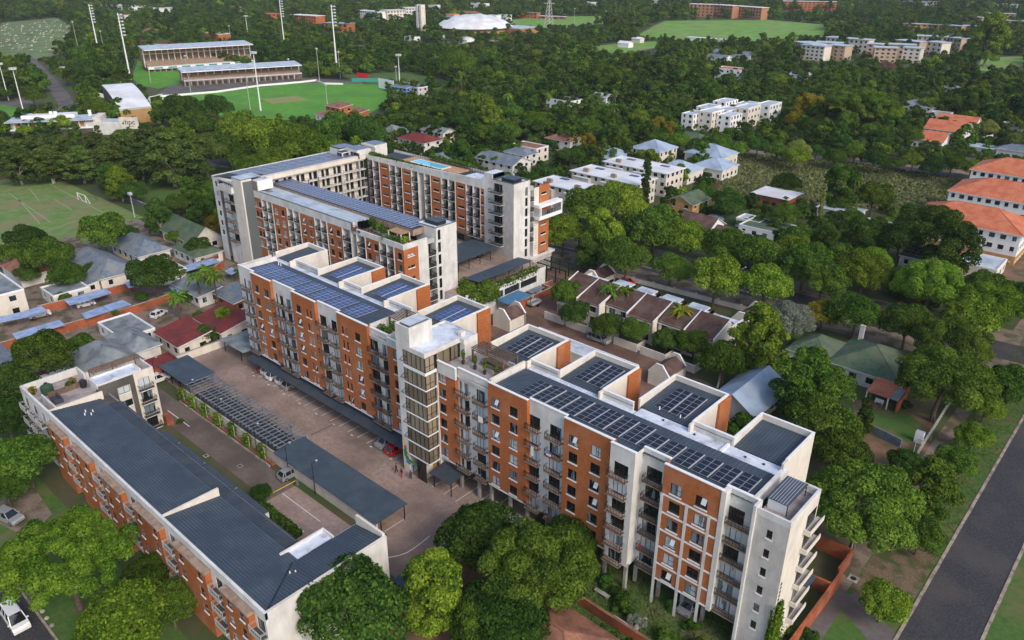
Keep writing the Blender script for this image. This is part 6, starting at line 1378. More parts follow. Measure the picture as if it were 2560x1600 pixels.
# small houses glimpsed between the crowns: label, pixel of the roof middle, width, depth, kind, wall, roof
GL = [('red hipped roof house beyond the rooftop pool', 1050, 346, 17, 11, 'hip', 'plaster', 'tile_red', 5.5), ('green grey hipped house left of the red hipped roof', 975, 322, 15, 10, 'hip', 'plaster', 'flat_grey', 5), ('grey sheet roofed house behind the red hipped roof', 1095, 325, 15, 8, 'gable_x', 'plaster_cream', 'flat_grey', 5), ('blue grey gabled house beyond the pool railing', 1120, 390, 13, 9, 'gable_y', 'plaster', 'tile_slate', 5.5),
 ('slate roofed house right of the pool railing', 1258, 398, 20, 11, 'gable_x', 'plaster', 'tile_slate', 5), ('flat roofed cream house with satellite dishes among the trees', 1325, 362, 14, 8, 'flat', 'plaster_cream', 'tile_rust', 6), ('maroon roof with a blue solar sheet near the yellow tree', 1412, 345, 14, 10, 'hip', 'plaster', 'tile_rust', 5), ('slate roofs beside the flat roofed cream house', 1300, 380, 12, 8, 'hip', 'plaster', 'tile_slate', 5),
 ('white walled house with green flat roofs in the wooded suburb', 1412, 246, 18, 12, 'flat', 'white', 'tile_green', 5), ('white gable glimpsed right of the green flat roofs', 1508, 240, 10, 8, 'gable_x', 'white', 'roof_pale', 5), ('white house with orange roof strip in the middle wood', 1830, 170, 20, 12, 'flat', 'white', 'tile_orange', 7), ('violet slate school roof in the middle wood', 1836, 132, 34, 9, 'gable_x', 'white', 'tile_slate', 6),
 ('second violet slate roof in the middle wood', 1797, 142, 18, 9, 'gable_x', 'white', 'tile_slate', 5), ('small white house on the field edge by the row of round trees', 1564, 107, 12, 8, 'gable_x', 'white', 'roof_white', 4), ('second small white house on the field edge', 1595, 96, 10, 7, 'gable_x', 'plaster_cream', 'roof_white', 4), ('white cottage glimpsed in the right wood', 2002, 186, 12, 8, 'gable_x', 'white', 'roof_pale', 5),
 ('pale hipped roof glimpsed in the right wood', 2362, 215, 16, 11, 'hip', 'plaster', 'flat_grey', 5), ('grey roofed house in the right wood above the orange roofs', 2298, 262, 18, 12, 'hip', 'white', 'flat_grey', 5), ('small white shed below the grey roof in the right wood', 2356, 281, 9, 7, 'flat', 'white', 'flat_grey', 4), ('low white house at the picture edge in the right wood', 2548, 306, 12, 8, 'flat', 'plaster_cream', 'flat_grey', 5),
 ('white roofed sheds near the yellow round tree of the right wood', 2480, 368, 18, 8, 'eave', 'plaster', 'roof_pale', 3), ('slate house at the far right picture edge', 2545, 372, 14, 10, 'hip', 'plaster', 'tile_slate', 4), ('long white hall left of the domed arena', 1030, 91, 14, 9, 'flat', 'white', 'roof_white', 4), ('white tent roof in front of the domed arena', 1140, 95, 40, 10, 'gable_x', 'white', 'roof_white', 5),
 ('white villa left of the concrete tower at the far edge', 1235, 38, 16, 9, 'flat', 'white', 'roof_white', 8), ('second white villa near the far meadow', 1262, 36, 16, 9, 'flat', 'white', 'roof_white', 8), ('rust roofed villas before the far meadow', 1170, 32, 40, 12, 'hip', 'plaster_cream', 'tile_rust', 7), ('orange roofed villa right of the pale office block', 1130, 36, 18, 11, 'hip', 'plaster_cream', 'tile_orange', 6),
 ('red roofed house beside the second tall floodlight', 312, 36, 14, 10, 'hip', 'plaster_cream', 'tile_red', 6), ('red roofed house above the far red shed', 380, 77, 22, 12, 'hip', 'plaster', 'tile_rust', 7), ('orange brick school wing above the grandstand', 540, 82, 30, 12, 'flat', 'brick', 'tile_rust', 9), ('pale villa at the top edge above the grandstand', 580, 20, 60, 14, 'hip', 'plaster_cream', 'tile_rust', 7),
 ('white villa near the top edge left of the far meadow', 1080, 12, 26, 12, 'flat', 'white', 'roof_white', 8), ('white villa at the top edge above the domed arena', 1200, 8, 30, 12, 'flat', 'white', 'roof_white', 8), ('white roofed shelter inside the big meadow', 1765, 95, 40, 6, 'eave', 'white', 'roof_white', 3.5), ('white pair of villas on the top edge', 1480, 8, 20, 10, 'gable_x', 'white', 'roof_white', 7), ('cream hut by the yellow cypresses', 1880, 545, 8, 6, 'flat', 'white', 'roof_pale', 3)]
for lb, px, py, w_, d_, kd, wm, rm, ze in GL:
 c = at(px, py, ze); house(lb, c.x-w_/2, c.x+w_/2, c.y-d_/2, c.y+d_/2, ze, ze+d_*.22, kd, wm, rm, wins=(py > 140), gap=4, rot=None)
# grandstands, turned with the cricket ground
def stand(label, pl, pr, dep, zr, tiers, rows, rm, scr):
 p, q = at(*pl), at(*pr); L = (q-p).xy.length; ang = math.atan2(q.y-p.y, q.x-p.x)
 t = thing('grandstand', label, 'grandstand', (p.x, p.y, 0), ang)
 b = MB(); b.box(0, L, 0, .5, 0, 3.0, 'slab_brown'); b.box(0, L, -.2, .0, 3.0, 4.0, 'white')
 for k in range(int(L/4)): b.box(4*k+1, 4*k+3.2, -.05, -.01, .2, 2.5, 'plaster_dark_and_shade'); b.box(4*k+.2, 4*k+.5, -.3, -.2, 0, 3.0, 'white'); b.box(0, L, .5, dep, 0, 2.6, 'face_brick_tan'); put('base', b, t)
 s = MB()
 for i in range(rows): y = .6+dep*.62*i/rows; s.box(.3, L-.3, y, y+dep*.62/rows, 2.6, 3.2+i*.5, 'slab_brown')
 put('seating', s, t)
 bk = MB(); bk.box(0, L, dep*.72, dep, 2.6, zr-.3, 'shutter_tan'); put('back_wall', bk, t)
 if tiers > 1: m = MB(); m.box(0, L, dep*.45, dep*.72, zr-4.3, zr-3.9, 'white'); m.box(0, L, dep*.60, dep*.62, zr-3.9, zr-.6, 'shutter_tan'); put('upper_tier', m, t)
 n = int(L/scr)
 for i in range(n+1):
  x = L*i/n; f = MB(); f.box(x-.3, x+.3, dep*.40, dep*.40+.6, 2.6, zr-.05, 'white'); f.bar((x, dep*.40, zr-.2), (x, 1.0, zr-.3), .3, .4, 'white'); put('column', f, t)
 r = MB(); r.poly([(-.6, 0, zr), (L+.6, 0, zr), (L+.6, dep+.5, zr+1.0), (-.6, dep+.5, zr+1.0)], rm); r.quad((-.6, 0, zr-.5), (L+.6, 0, zr-.5), (L+.6, 0, zr), (-.6, 0, zr), 'white'); r.quad((L+.6, 0, zr-.5), (L+.6, dep+.5, zr+.5), (L+.6, dep+.5, zr+1), (L+.6, 0, zr), 'white'); r.poly([(-.6, 0, zr-.5), (-.6, dep+.5, zr+.5), (L+.6, dep+.5, zr+.5), (L+.6, 0, zr-.5)], 'plaster'); put('roof', r, t)
 return t, L
t, L = stand('tall two tier grandstand with white frames and a pale roof', (372, 181), (638, 163), 24, 15.5, 2, 12, 'roof_pale', 4.2)
b = MB(); b.box(0, L, -1.4, -1.2, 2.0, 3.6, 'white')
for k in range(8): b.box(4+L*k/8, 10+L*k/8, -1.43, -1.41, 2.3, 3.3, 'banner_green')
put('banner', b, t)
stand('low cricket grandstand with a wide pale roof in front of the tall one', (462, 216), (756, 196), 18, 9.0, 1, 9, 'roof_pale', 5.0)
w = [tuple(at(*p_))[:2] for p_ in ((393, 244), (540, 232), (650, 216), (745, 208), (790, 203), (810, 211), (858, 212))]
b = MB()
for p_, q_ in zip(w, w[1:]): b.bar((*p_, .6), (*q_, .6), .2, 1.2, 'white')
solo('boundary_board', b, 'white advertising boards round the cricket outfield', 'hoarding')
p_, q_ = at(948, 222), at(985, 229); b = MB(); b.bar((p_.x, p_.y, 3.6), (q_.x, q_.y, 3.6), .5, 6.2, 'white'); b.bar((p_.x, p_.y, .3), (q_.x, q_.y, .3), .7, .6, 'banner_green'); solo('sight_screen', b, 'large white sight screen at the end of the cricket outfield', 'sight screen')
for (a, c, z, m, lb) in (((894, 196), (922, 199), 4.0, 'signal_red', 'bright red training net beside the cricket outfield'), ((880, 205), (946, 205), 2.5, 'banner_green', 'green training net beside the cricket outfield')):
 p_, q_ = at(*a), at(*c); b = MB(); b.bar((p_.x, p_.y, z/2), (q_.x, q_.y, z/2), .15, z, m); b.bar((p_.x, p_.y, z), ((p_.x+q_.x)/2-4, (p_.y+q_.y)/2+8, z*.4), .15, .3, m); solo('training_net', b, lb, 'net')
house('blue sided pavilion with a grey roof beside the sight screen', *(lambda c: (c.x-7, c.x+7, c.y-5, c.y+5))(at(1012, 215, 6)), 6, 7.5, 'mono', 'paint_blue', 'tile_slate')
house('grey concrete block beside the blue sided pavilion', *(lambda c: (c.x-3, c.x+4, c.y-4, c.y+4))(at(1046, 216, 6)), 6, 6, 'flat', 'plaster_grey', 'flat_grey')
house('maroon roofed two storey clubhouse on the near edge of the cricket outfield', *(lambda c: (c.x-6, c.x+6, c.y-4, c.y+4))(at(847, 266, 6)), 6.4, 7.4, 'mono', 'brick', 'tile_rust')
house('maroon roofed clubhouse wing left of the two storey part', *(lambda c: (c.x-4, c.x+4, c.y-3, c.y+3))(at(812, 287, 3)), 3.4, 4.2, 'mono', 'white', 'tile_rust')
house('maroon roofed clubhouse wing right of the two storey part', *(lambda c: (c.x-5, c.x+6, c.y-3, c.y+3))(at(893, 277, 3)), 3.2, 4.0, 'mono', 'brick', 'tile_rust')
# vaulted hall
NL, NR, FLc, FRc = at(298, 273, 8.5), at(378, 265, 8.5), at(254, 212, 14.5), at(329, 207, 14.5)
t = thing('vaulted_hall', 'hall under one curved white sheet roof beside the cricket ground', 'hall', (NL.x, NL.y, 0))
r = MB(); w = MB(); N_ = 14
def arc_(a, b_, k): u = k/N_; p = a.lerp(b_, u); p.z = 8.5+6.0*math.sin(u*math.pi/2)**.9; return p
for k in range(N_):
 a, b_, c, d = arc_(NL, FLc, k), arc_(NR, FRc, k), arc_(NR, FRc, k+1), arc_(NL, FLc, k+1); r.quad(a, b_, c, d, 'roof_white')
 for (e, f) in ((a, d), (c, b_)): r.quad((e.x, e.y, e.z-.7), (f.x, f.y, f.z-.7), f, e, 'steel_pale'); w.quad((e.x, e.y, 0), (f.x, f.y, 0), (f.x, f.y, f.z-.7), (e.x, e.y, e.z-.7), 'plaster_dark_and_shade')
r.quad((NL.x, NL.y, 7.6), (NR.x, NR.y, 7.6), tuple(NR), tuple(NL), 'steel_pale'); w.quad((NL.x, NL.y, 0), (NR.x, NR.y, 0), (NR.x, NR.y, 7.6), (NL.x, NL.y, 7.6), 'shutter_tan'); put('roof', r, t); put('wall', w, t)
for k in range(6):
 p_ = NL.lerp(FLc, (k+.5)/6); d = (FLc-NL).xy.normalized(); n2 = Vector((-d.y, d.x)); c = Vector((p_.x, p_.y))+n2*(-.6); b = MB(); b.box(c.x-.5, c.x+.5, c.y-.5, c.y+.5, 0, 8+k*.9, 'plaster'); put('pier', b, t)
b = MB(); d = (NL-FLc).xy.normalized(); c0 = FLc.xy.lerp(NL.xy, .15); b.box(c0.x-3, c0.x+1, c0.y-7, c0.y-1.5, 0, 11, 'plaster'); put('porch', b, t)
g = thing('net_frame', 'tall white framed net standing beside the curved roof hall', 'net', tuple(at(385, 285))); p_, q_ = at(380, 280), at(412, 272)
for a in (p_, q_): b = MB(); b.tube((a.x, a.y, 0), (a.x, a.y, 8), .25, m='white'); put('post', b, g)
b = MB(); b.bar((p_.x, p_.y, 8), (q_.x, q_.y, 8), .3, .3, 'white'); put('beam', b, g); b = MB(); b.bar((p_.x, p_.y, 8), (p_.x-5, p_.y-3, 0), .3, .3, 'white'); put('brace', b, g)
# performance centre with its sign
p0, p1 = at(21, 308, 7), at(246, 299, 7); L = (p1-p0).xy.length; ang = math.atan2(p1.y-p0.y, p1.x-p0.x)
t = thing('sports_centre', 'long cream sports building with orange shutters, a low pale roof and lettered sign wall', 'sports building', (p0.x, p0.y, 0), ang)
w = MB(); w.box(0, L, 0, 12, 0, 3.2, 'plaster_dark_and_shade'); w.box(0, L, 2, 12, 3.2, 7, 'plaster_cream'); w.box(L*.94, L+1.0, -.6, 12, 0, 8.2, 'plaster_cream'); w.box(0, L*.93, -.3, 1.9, 3.2, 3.8, 'white'); put('wall', w, t)
for k in range(11):
 s = MB(); a = L*.05+L*.88*k/11; s.box(a+.15, a+L*.88/11-.35, 1.85, 1.98, 3.85, 6.6, 'shutter_tan'); put('shutter', s, t); s = MB(); s.box(a-.14, a+.14, .2, 2.0, 3.81, 7, 'white'); put('fin', s, t)
r = MB(); r.box(-1.5, L*.96, -1.2, 13, 7.02, 7.5, 'roof_pale'); r.box(L*.1, L*.7, 6, 12.5, 7.52, 9.0, 'white', top='roof_white'); put('roof', r, t)
for a in (L*.42, L*.47, L*.86): v = MB(); v.tube((a, 9, 7.5), (a, 9, 10.2), .8, m='white', n=10); put('roof_tank', v, t)
s0 = at(322, 309, 5.5); t = thing('sign_wall', 'cream sign wall with dark lettering above the parking beside the sports building', 'sign', (s0.x, s0.y, 0), R(42))
w = MB(); w.box(-4.5, 4.5, 0, .8, 3, 8.4, 'plaster_cream'); w.box(-4.3, -3.9, .1, .7, 0, 3, 'plaster'); w.box(3.9, 4.3, .1, .7, 0, 3, 'plaster'); w.box(-22, -4.5, 1, 9, 0, 6.2, 'plaster', top='roof_pale'); put('wall', w, t)
def text(s, size, loc, rotz, m, par, name='lettering'):
 cu = bpy.data.curves.new(name, 'FONT'); cu.body = s; cu.size = size; cu.extrude = .03; cu.align_x = 'CENTER'
 tmp = bpy.data.objects.new('tmp', cu); COL.objects.link(tmp); dg = bpy.context.evaluated_depsgraph_get(); me = bpy.data.meshes.new_from_object(tmp.evaluated_get(dg)); bpy.data.objects.remove(tmp)
 me.materials.clear(); me.materials.append(MATS[m]); o = bpy.data.objects.new(name, me); COL.objects.link(o); o.parent = par; o.location = loc; o.rotation_euler = (math.pi/2, 0, rotz); return o
text('hpc', 3.4, (.6, -.04, 5.1), 0, 'paint_black', t)
b = MB(); b.box(-.4, 2.2, -.05, -.02, 4.1, 4.3, 'paint_black'); put('sign_line', b, t)
b = MB(); b.prism([(-3.4, -.05), (-2.2, -.05), (-2.2, -.02), (-3.4, -.02)], 5.2, [5.3, 6.9, 6.9, 5.3], 'paint_green'); put('emblem', b, t)
# arena under a shallow dome
c = at(1186, 60, 14); t = thing('domed_arena', 'round arena under a shallow pale dome with orange brick walls', 'arena', (c.x, c.y, 0))
w = MB(); R0 = 38
def ring(r, z): return [(c.x+r*math.cos(2*math.pi*i/36), c.y+r*math.sin(2*math.pi*i/36), z) for i in range(36)]
def loft(mb, a, b_, m):
 for i in range(36): j = (i+1) % 36; mb.quad(a[i], a[j], b_[j], b_[i], m)
loft(w, ring(R0-3, 0), ring(R0-3, 5), 'plaster'); loft(w, ring(R0-1, 5), ring(R0-1, 9.5), 'face_brick_tan'); loft(w, ring(R0-2, 9.5), ring(R0-2, 12.5), 'brick_far'); loft(w, ring(R0-3, 5), ring(R0-1, 5), 'plaster'); put('wall', w, t)
r = MB(); pr = [(R0+1.5, 12), (R0, 13.2), (R0*.85, 17), (R0*.6, 20.6), (R0*.3, 22.8), (.5, 23.4)]; loft(r, ring(R0-2, 12), ring(R0+1.5, 12), 'plaster')
for a, b_ in zip(pr, pr[1:]): loft(r, ring(*a), ring(*b_), 'roof_white')
put('dome_roof', r, t)
b = MB(); b.box(c.x+20, c.x+56, c.y+8, c.y+40, 0, 12, 'brick_far', top='roof_pale'); put('side_hall', b, t)
for a in (-2.6, -2.2): b = MB(); x, y = c.x+R0*.7*math.cos(a), c.y+R0*.7*math.sin(a); b.box(x-2, x+2, y-2, y+2, 16.5, 20, 'steel'); put('roof_vent', b, t)
# concrete tower
f_ = at(1054, 91); d_ = f_.xy.length; t = thing('concrete_tower', 'slender pale concrete tower left of the domed arena', 'tower', (f_.x, f_.y, 0))
b = MB(); hh = 80-d_*math.tan(math.atan2(80, d_)-math.atan2(91-22, FPX)); b.box(f_.x-4, f_.x-1.2, f_.y-3, f_.y+3, 0, hh, 'plaster'); b.box(f_.x+1.2, f_.x+4, f_.y-3, f_.y+3, 0, hh, 'plaster_cream'); b.box(f_.x-1.2, f_.x+1.2, f_.y-2, f_.y+2, 0, hh-3, 'plaster_grey')
for k in range(7): b.box(f_.x-1.1, f_.x+1.1, f_.y-2.1, f_.y-2.01, 4+k*hh/8, 7+k*hh/8, 'glass_far')
put('shaft', b, t)
# floodlight masts: base pixel, top pixel, lamp racks
def height_at(g, py):
 lo, hi = 0, 160
 for _ in range(40):
  m = (lo+hi)/2
  if proj((g.x, g.y, m))[1] > py: lo = m
  else: hi = m
 return lo
MS = [(712,120,690,0,1,'tall white floodlight mast with stepped lamp arms, second from the top of the picture'), (843,182,822,12,1,'tall white floodlight mast with stepped lamp arms beyond the low grandstand'), (250,145,225,10,1,'tall white floodlight mast with stepped lamp arms at the edge of the graves'), (328,206,298,32,1,'tall white floodlight mast with stepped lamp arms behind the curved roof hall'),
 (200,142,182,55,0,'slim floodlight pole left of the two tall masts'), (264,145,251,78,0,'slim pale pole between the two tall masts'), (799,205,788,122,0,'slim floodlight pole on the outfield corner'), (725,190,720,148,0,'thin lamp pole beside the low grandstand roof'), (851,196,845,130,0,'thin pale pole beside the tall mast beyond the low grandstand'), (1001,238,994,138,2,'white floodlight pole with a ring head beside the sight screen'),
 (992,220,986,167,0,'slim pole next to the ring headed floodlight'), (652,277,636,132,2,'tall white floodlight pole in front of the cricket outfield'), (477,230,464,140,0,'slim floodlight pole at the left end of the outfield'), (626,275,614,193,0,'slim pole close to the near outfield edge'), (579,114,571,65,0,'thin pole above the grandstand roof'), (623,111,612,40,2,'floodlight pole behind the right end of the tall grandstand'), (377,206,369,169,0,'thin pole on the small playing field'),
 (22,251,0,160,2,'floodlight pole at the very edge of the picture among parking trees'), (61,288,26,172,2,'tall floodlight pole on the field beside the parking trees'), (820,279,815,212,0,'thin pole in front of the maroon clubhouse'), (138,457,126,403,0,'thin light pole at the far side of the football field'), (337,543,324,485,0,'thin light pole beside the football goal'), (1435,75,1434,22,0,'thin pole on the far meadow'), (1515,48,1508,28,0,'thin pole at the right of the far meadow')]
for bx_, by_, tx, ty, kd, lb in MS:
 g = at(bx_, by_); h = height_at(g, ty); t = thing('floodlight_mast' if kd else 'light_pole', lb, 'floodlight' if kd else 'light pole', (g.x, g.y, 0))
 s = max(.35, h/45); m = 'white' if kd else 'steel_pale'
 p = MB(); p.tube((g.x, g.y, 0), (g.x, g.y, h), .62*s if kd else .22, .3*s if kd else .12, m, 8); put('pole', p, t)
 if kd == 1:
  for k in range(7):
   z = h-1.2-k*2.1; a = MB(); a.bar((g.x-.6, g.y-.5, z), (g.x+2.2, g.y+1.9, z), .25, .25, 'white'); a.box(g.x+.7, g.x+2.0, g.y+.5, g.y+1.8, z-.2, z+.6, 'galv'); put('lamp_rack', a, t)
 elif kd == 2:
  a = MB()
  for k in range(8): b = 2*math.pi*k/8; a.box(g.x+1.4*math.cos(b)-.4, g.x+1.4*math.cos(b)+.4, g.y+1.4*math.sin(b)-.4, g.y+1.4*math.sin(b)+.4, h-.4, h+.6, 'galv')
  a.tube((g.x, g.y, h-.3), (g.x, g.y, h+.1), 1.5, 1.5, 'white', 10); put('lamp_ring', a, t)
 else: a = MB(); a.box(g.x-.7, g.x+.7, g.y-.5, g.y+.5, h-.3, h+.5, 'galv'); put('lamp_head', a, t)
# lattice pylons
for bx_, by_, ty, lb in ((1372, 68, 2, 'grey lattice pylon standing on the far meadow'), (1637, 35, 0, 'grey lattice pylon in the wood beyond the far meadow')):
 g = at(bx_, by_); h = height_at(g, ty)+4; t = thing('pylon', lb, 'pylon', (g.x, g.y, 0)); p = MB(); w0 = h*.12
 for sx, sy in ((-1,-1),(1,-1),(1,1),(-1,1)): p.bar((g.x+sx*w0, g.y+sy*w0, 0), (g.x+sx*.8, g.y+sy*.8, h), .5, .5, 'steel_pale')
 for k in range(8):
  z0, z1 = h*k/8, h*(k+1)/8; a0, a1 = w0+(.8-w0)*k/8, w0+(.8-w0)*(k+1)/8
  for s_ in (-1, 1): p.bar((g.x-a0, g.y+s_*a0, z0), (g.x+a1, g.y+s_*a1, z1), .3, .3, 'steel_pale'); p.bar((g.x+s_*a0, g.y-a0, z0), (g.x+s_*a1, g.y+a1, z1), .3, .3, 'steel_pale')
 put('lattice', p, t); a = MB()
 for z in (h*.8, h*.95): a.bar((g.x-h*.15, g.y-h*.13, z), (g.x+h*.15, g.y+h*.13, z), .5, .5, 'steel_pale')
 put('cross_arm', a, t)
# football goal, field lines, dark screen along the field
g0, g1 = at(196, 499), at(216, 506.5); t = thing('football_goal', 'white football goal with a slanting frame on the worn field', 'goal', (g0.x, g0.y, 0))
for a in (g0, g1): p = MB(); p.tube((a.x, a.y, 0), (a.x, a.y, 2.6), .1, m='white'); p.tube((a.x, a.y, 2.6), (a.x+2.6, a.y+.4, 0), .07, m='white'); put('post', p, t)
p = MB(); p.tube((g0.x, g0.y, 2.6), (g1.x, g1.y, 2.6), .1, m='white'); p.tube((g0.x+2.6, g0.y+.4, .05), (g1.x+2.6, g1.y+.4, .05), .07, m='white'); put('crossbar', p, t)
def fline(*pts, w=.35):
 q = [at(*p_) for p_ in pts]; b = MB()
 for a, c in zip(q, q[1:]): d = (c-a).normalized(); n = Vector((-d.y, d.x, 0))*w/2; b.quad(*[tuple(Vector((v.x, v.y, .045))) for v in (a-n, c-n, c+n, a+n)], 'field_line')
 struct('field_line', b)
mat('field_line', (.30, .33, .20), (.24, .28, .12), .95, 2.0)
fline((0, 480), (127, 461)); fline((127, 461), (258, 532)); fline((258, 532), (0, 612)); fline((22, 483), (127, 556)); fline((73, 471), (98, 502)); fline((135, 498), (180, 525)); fline((200, 520), (221, 519)); fline((45, 497), (100, 560))
wall_line('dark screened fence along the football field', [tuple(at(*p_, .8))[:2] for p_ in ((235, 447), (300, 488), (375, 522))], 0, 1.8, 'steel_grey', name='screen_fence')
t = thing('rugby_posts', 'row of thin dark net poles behind the football goal', 'net', tuple(at(222, 480)))
for k in range(9): a = at(200+5.5*k, 462+5*k); p = MB(); p.tube((a.x, a.y, 0), (a.x, a.y, 5.0), .06, m='steel'); put('post', p, t)
# ------------------------------------------------------------------ vehicles
_C = {}
def car_meshes(kind, paint):
 k = (kind, paint)
 if k in _C: return _C[k]
 # lower body outline (x, z) then glasshouse: base front, roof front, roof rear, base rear
 D = dict(hatch=(4.2, 1.86, [(-2.1,.32),(2.1,.32),(2.12,.62),(1.95,.86),(1.15,1.0),(-2.0,1.02),(-2.12,.6)], (1.15,.42,-1.55,-2.0,1.62)),
             suv=(4.7, 1.98, [(-2.35,.38),(2.35,.38),(2.38,.75),(2.2,1.02),(1.25,1.15),(-2.28,1.18),(-2.38,.7)], (1.25,.45,-1.8,-2.25,1.86)),
             sedan=(4.75, 1.9, [(-2.37,.32),(2.37,.32),(2.4,.6),(2.2,.84),(1.2,.97),(-1.6,1.0),(-2.3,.95),(-2.4,.6)], (1.2,.4,-1.0,-1.65,1.55)),
             van=(5.4, 2.05, [(-2.7,.35),(2.7,.35),(2.72,.8),(2.5,1.12),(1.9,1.25),(-2.68,1.3),(-2.72,.7)], (1.9,1.0,-2.35,-2.62,2.25)),
             bakkie=(5.5, 1.98, [(-2.75,.45),(2.75,.45),(2.78,.8),(2.6,1.08),(1.5,1.2),(-2.72,1.2),(-2.76,.8)], (1.5,.75,-2.4,-2.68,1.95)))
 L, Wd, prof, (bf, rf_, rr, br, zt) = D[kind]
 hw = Wd/2; b = MB(); n = len(prof); zb = max(p[1] for p in prof)
 def side(y, s): return [(x*s, y, z) for x, z in prof]
 rows = [side(-hw+.10, .985), side(-hw, 1.0), side(hw, 1.0), side(hw-.10, .985)]
 rows[0] = [(x, y, z+(.03 if z > .7 else 0)) for x, y, z in rows[0]]; rows[3] = [(x, y, z+(.03 if z > .7 else 0)) for x, y, z in rows[3]]
 i0 = len(b.v)
 for r in (side(-hw, 1), side(-hw+.14, 1.012), side(hw-.14, 1.012), side(hw, 1)): b.v += r
 for a in range(3):
  for j in range(n): q = (j+1) % n; b.f.append((i0+a*n+j, i0+a*n+q, i0+(a+1)*n+q, i0+(a+1)*n+j)[::-1]); b.m.append(paint)
 b.f.append(tuple(i0+j for j in range(n))); b.m.append(paint); b.f.append(tuple(i0+3*n+j for j in reversed(range(n)))); b.m.append(paint)
 zc = zb-.02; ty = hw-.26; by = hw-.06
 R4 = [(rf_, -ty, zt), (rr, -ty, zt), (rr, ty, zt), (rf_, ty, zt)]; B4 = [(bf, -by, zc-.02 if kind != 'van' else zc-.05), (br, -by, zc), (br, by, zc), (bf, by, zc-.02 if kind != 'van' else zc-.05)]
 b.poly([R4[0], R4[3], R4[2], R4[1]], paint)
 for x0, x1 in ((rf_-.02, rr+.02),): b.box(x1, x0, -ty+.03, ty-.03, zt-.02, zt+.035, paint)
 for p, q in zip(B4, R4): b.bar(p, q, .11, .11, paint)
 for x in ((bf+br)/2+.15, (bf+br)/2-.95):
  for s in (-1, 1): b.bar((x, s*by, zc), (x*.97, s*ty, zt), .10, .06, paint)
 b.box(-L/2-.02, -L/2+.1, -.26, .26, .62, .74, 'white')
 G = {}
 def inset(p, e): c = sum((Vector(v) for v in p), Vector())/len(p); return [tuple(Vector(v).lerp(c, e)) for v in p]
 for nm, f in (('windscreen', [B4[0], B4[3], R4[3], R4[0]]), ('rear_window', [B4[2], B4[1], R4[1], R4[2]]), ('side_window', [B4[1], B4[0], R4[0], R4[1]]), ('side_window', [B4[3], B4[2], R4[2], R4[3]])):
  m = MB(); m.poly(f, 'car_glass'); G.setdefault(nm, []).append(m.mesh(nm))
 wr = .34 if kind in ('hatch', 'sedan') else .39
 wh = MB(); wh.tube((0, -.11, 0), (0, .11, 0), wr, wr, 'tyre', 14); wh.tube((0, .11, 0), (0, -.11, 0), wr, wr, 'tyre', 14)
 ri = MB(); ri.tube((0, -.115, 0), (0, .125, 0), wr*.6, wr*.6, 'rim', 10); ri.tube((0, .115, 0), (0, -.125, 0), wr*.6, wr*.6, 'rim', 10)
 hl = MB(); hl.box(-.06, .03, -.19, .19, -.07, .09, 'lamp_clear'); tl = MB(); tl.box(-.03, .05, -.15, .15, -.10, .12, 'lamp_red')
 mr = MB(); mr.box(-.08, .08, -.12, .12, -.06, .08, paint)
 _C[k] = dict(body=b.mesh('car_body'), glass=G, wheel=wh.mesh('wheel'), rim=ri.mesh('rim'), hl=hl.mesh('headlight'), tl=tl.mesh('tail_light'), mr=mr.mesh('wing_mirror'), L=L, W=Wd, wr=wr, zh=prof[2][1], bf=bf, zc=zc)
 return _C[k]
def car(kind, paint, x, y, rot, label, z=.03, group=None, cat='car', name='parked_car'):
 M = car_meshes(kind, paint); t = thing(name, label, cat, (x, y, z), rot, group); ORG[t] = Vector((0, 0, 0))
 def add(nm, me, loc, par=t, rz=0): o = bpy.data.objects.new(nm, me); COL.objects.link(o); o.parent = par; o.location = loc; o.rotation_euler = (0, 0, rz); return o
 add('body', M['body'], (0, 0, 0))
 for nm, ms in M['glass'].items():
  for me in ms: add(nm, me, (0, 0, 0))
 for sx in (.31, -.31):
  for sy in (-1, 1): w = add('wheel', M['wheel'], (M['L']*sx, sy*(M['W']/2-.10), M['wr'])); add('rim', M['rim'], (0, 0, 0), w)
 for sy in (-1, 1): add('headlight', M['hl'], (M['L']/2-.03, sy*(M['W']/2-.3), M['zh']+.06)); add('tail_light', M['tl'], (-M['L']/2, sy*(M['W']/2-.25), M['zh']+.08)); add('wing_mirror', M['mr'], (M['bf']-.25, sy*(M['W']/2+.1), M['zc']+.08))
 return t
N2 = math.pi/2
car('hatch', 'car_white', -134.0, 73.5, N2, 'white hatchback nosed under the long canopy, farthest of the four')
car('suv', 'car_white', -131.2, 73.2, N2, 'white off roader nosed under the long canopy, second of the four')
car('hatch', 'car_white', -128.4, 73.4, N2, 'white hatchback between the off roader and the silver car')
car('suv', 'car_silver', -125.4, 73.2, N2, 'silver crossover nosed under the long canopy, nearest of the four')
car('sedan', 'car_silver', -95.3, 72.8, N2, 'silver saloon beside the red hatchback under the long canopy')
car('hatch', 'car_red', -92.3, 72.4, N2, 'bright red hatchback at the foot of the glass tower')
car('van', 'car_white', -99.4, 13.2, 0, 'white minivan driving along the lower road', cat='van', name='minivan')
car('bakkie', 'car_silver', -91.6, 131.6, 0, 'silver pickup with a canopy on the townhouse drive', cat='pickup', name='pickup_truck')
car('hatch', 'car_red', -106.4, 164.3, .25, 'dark red car parked beside the townhouse gatehouse')
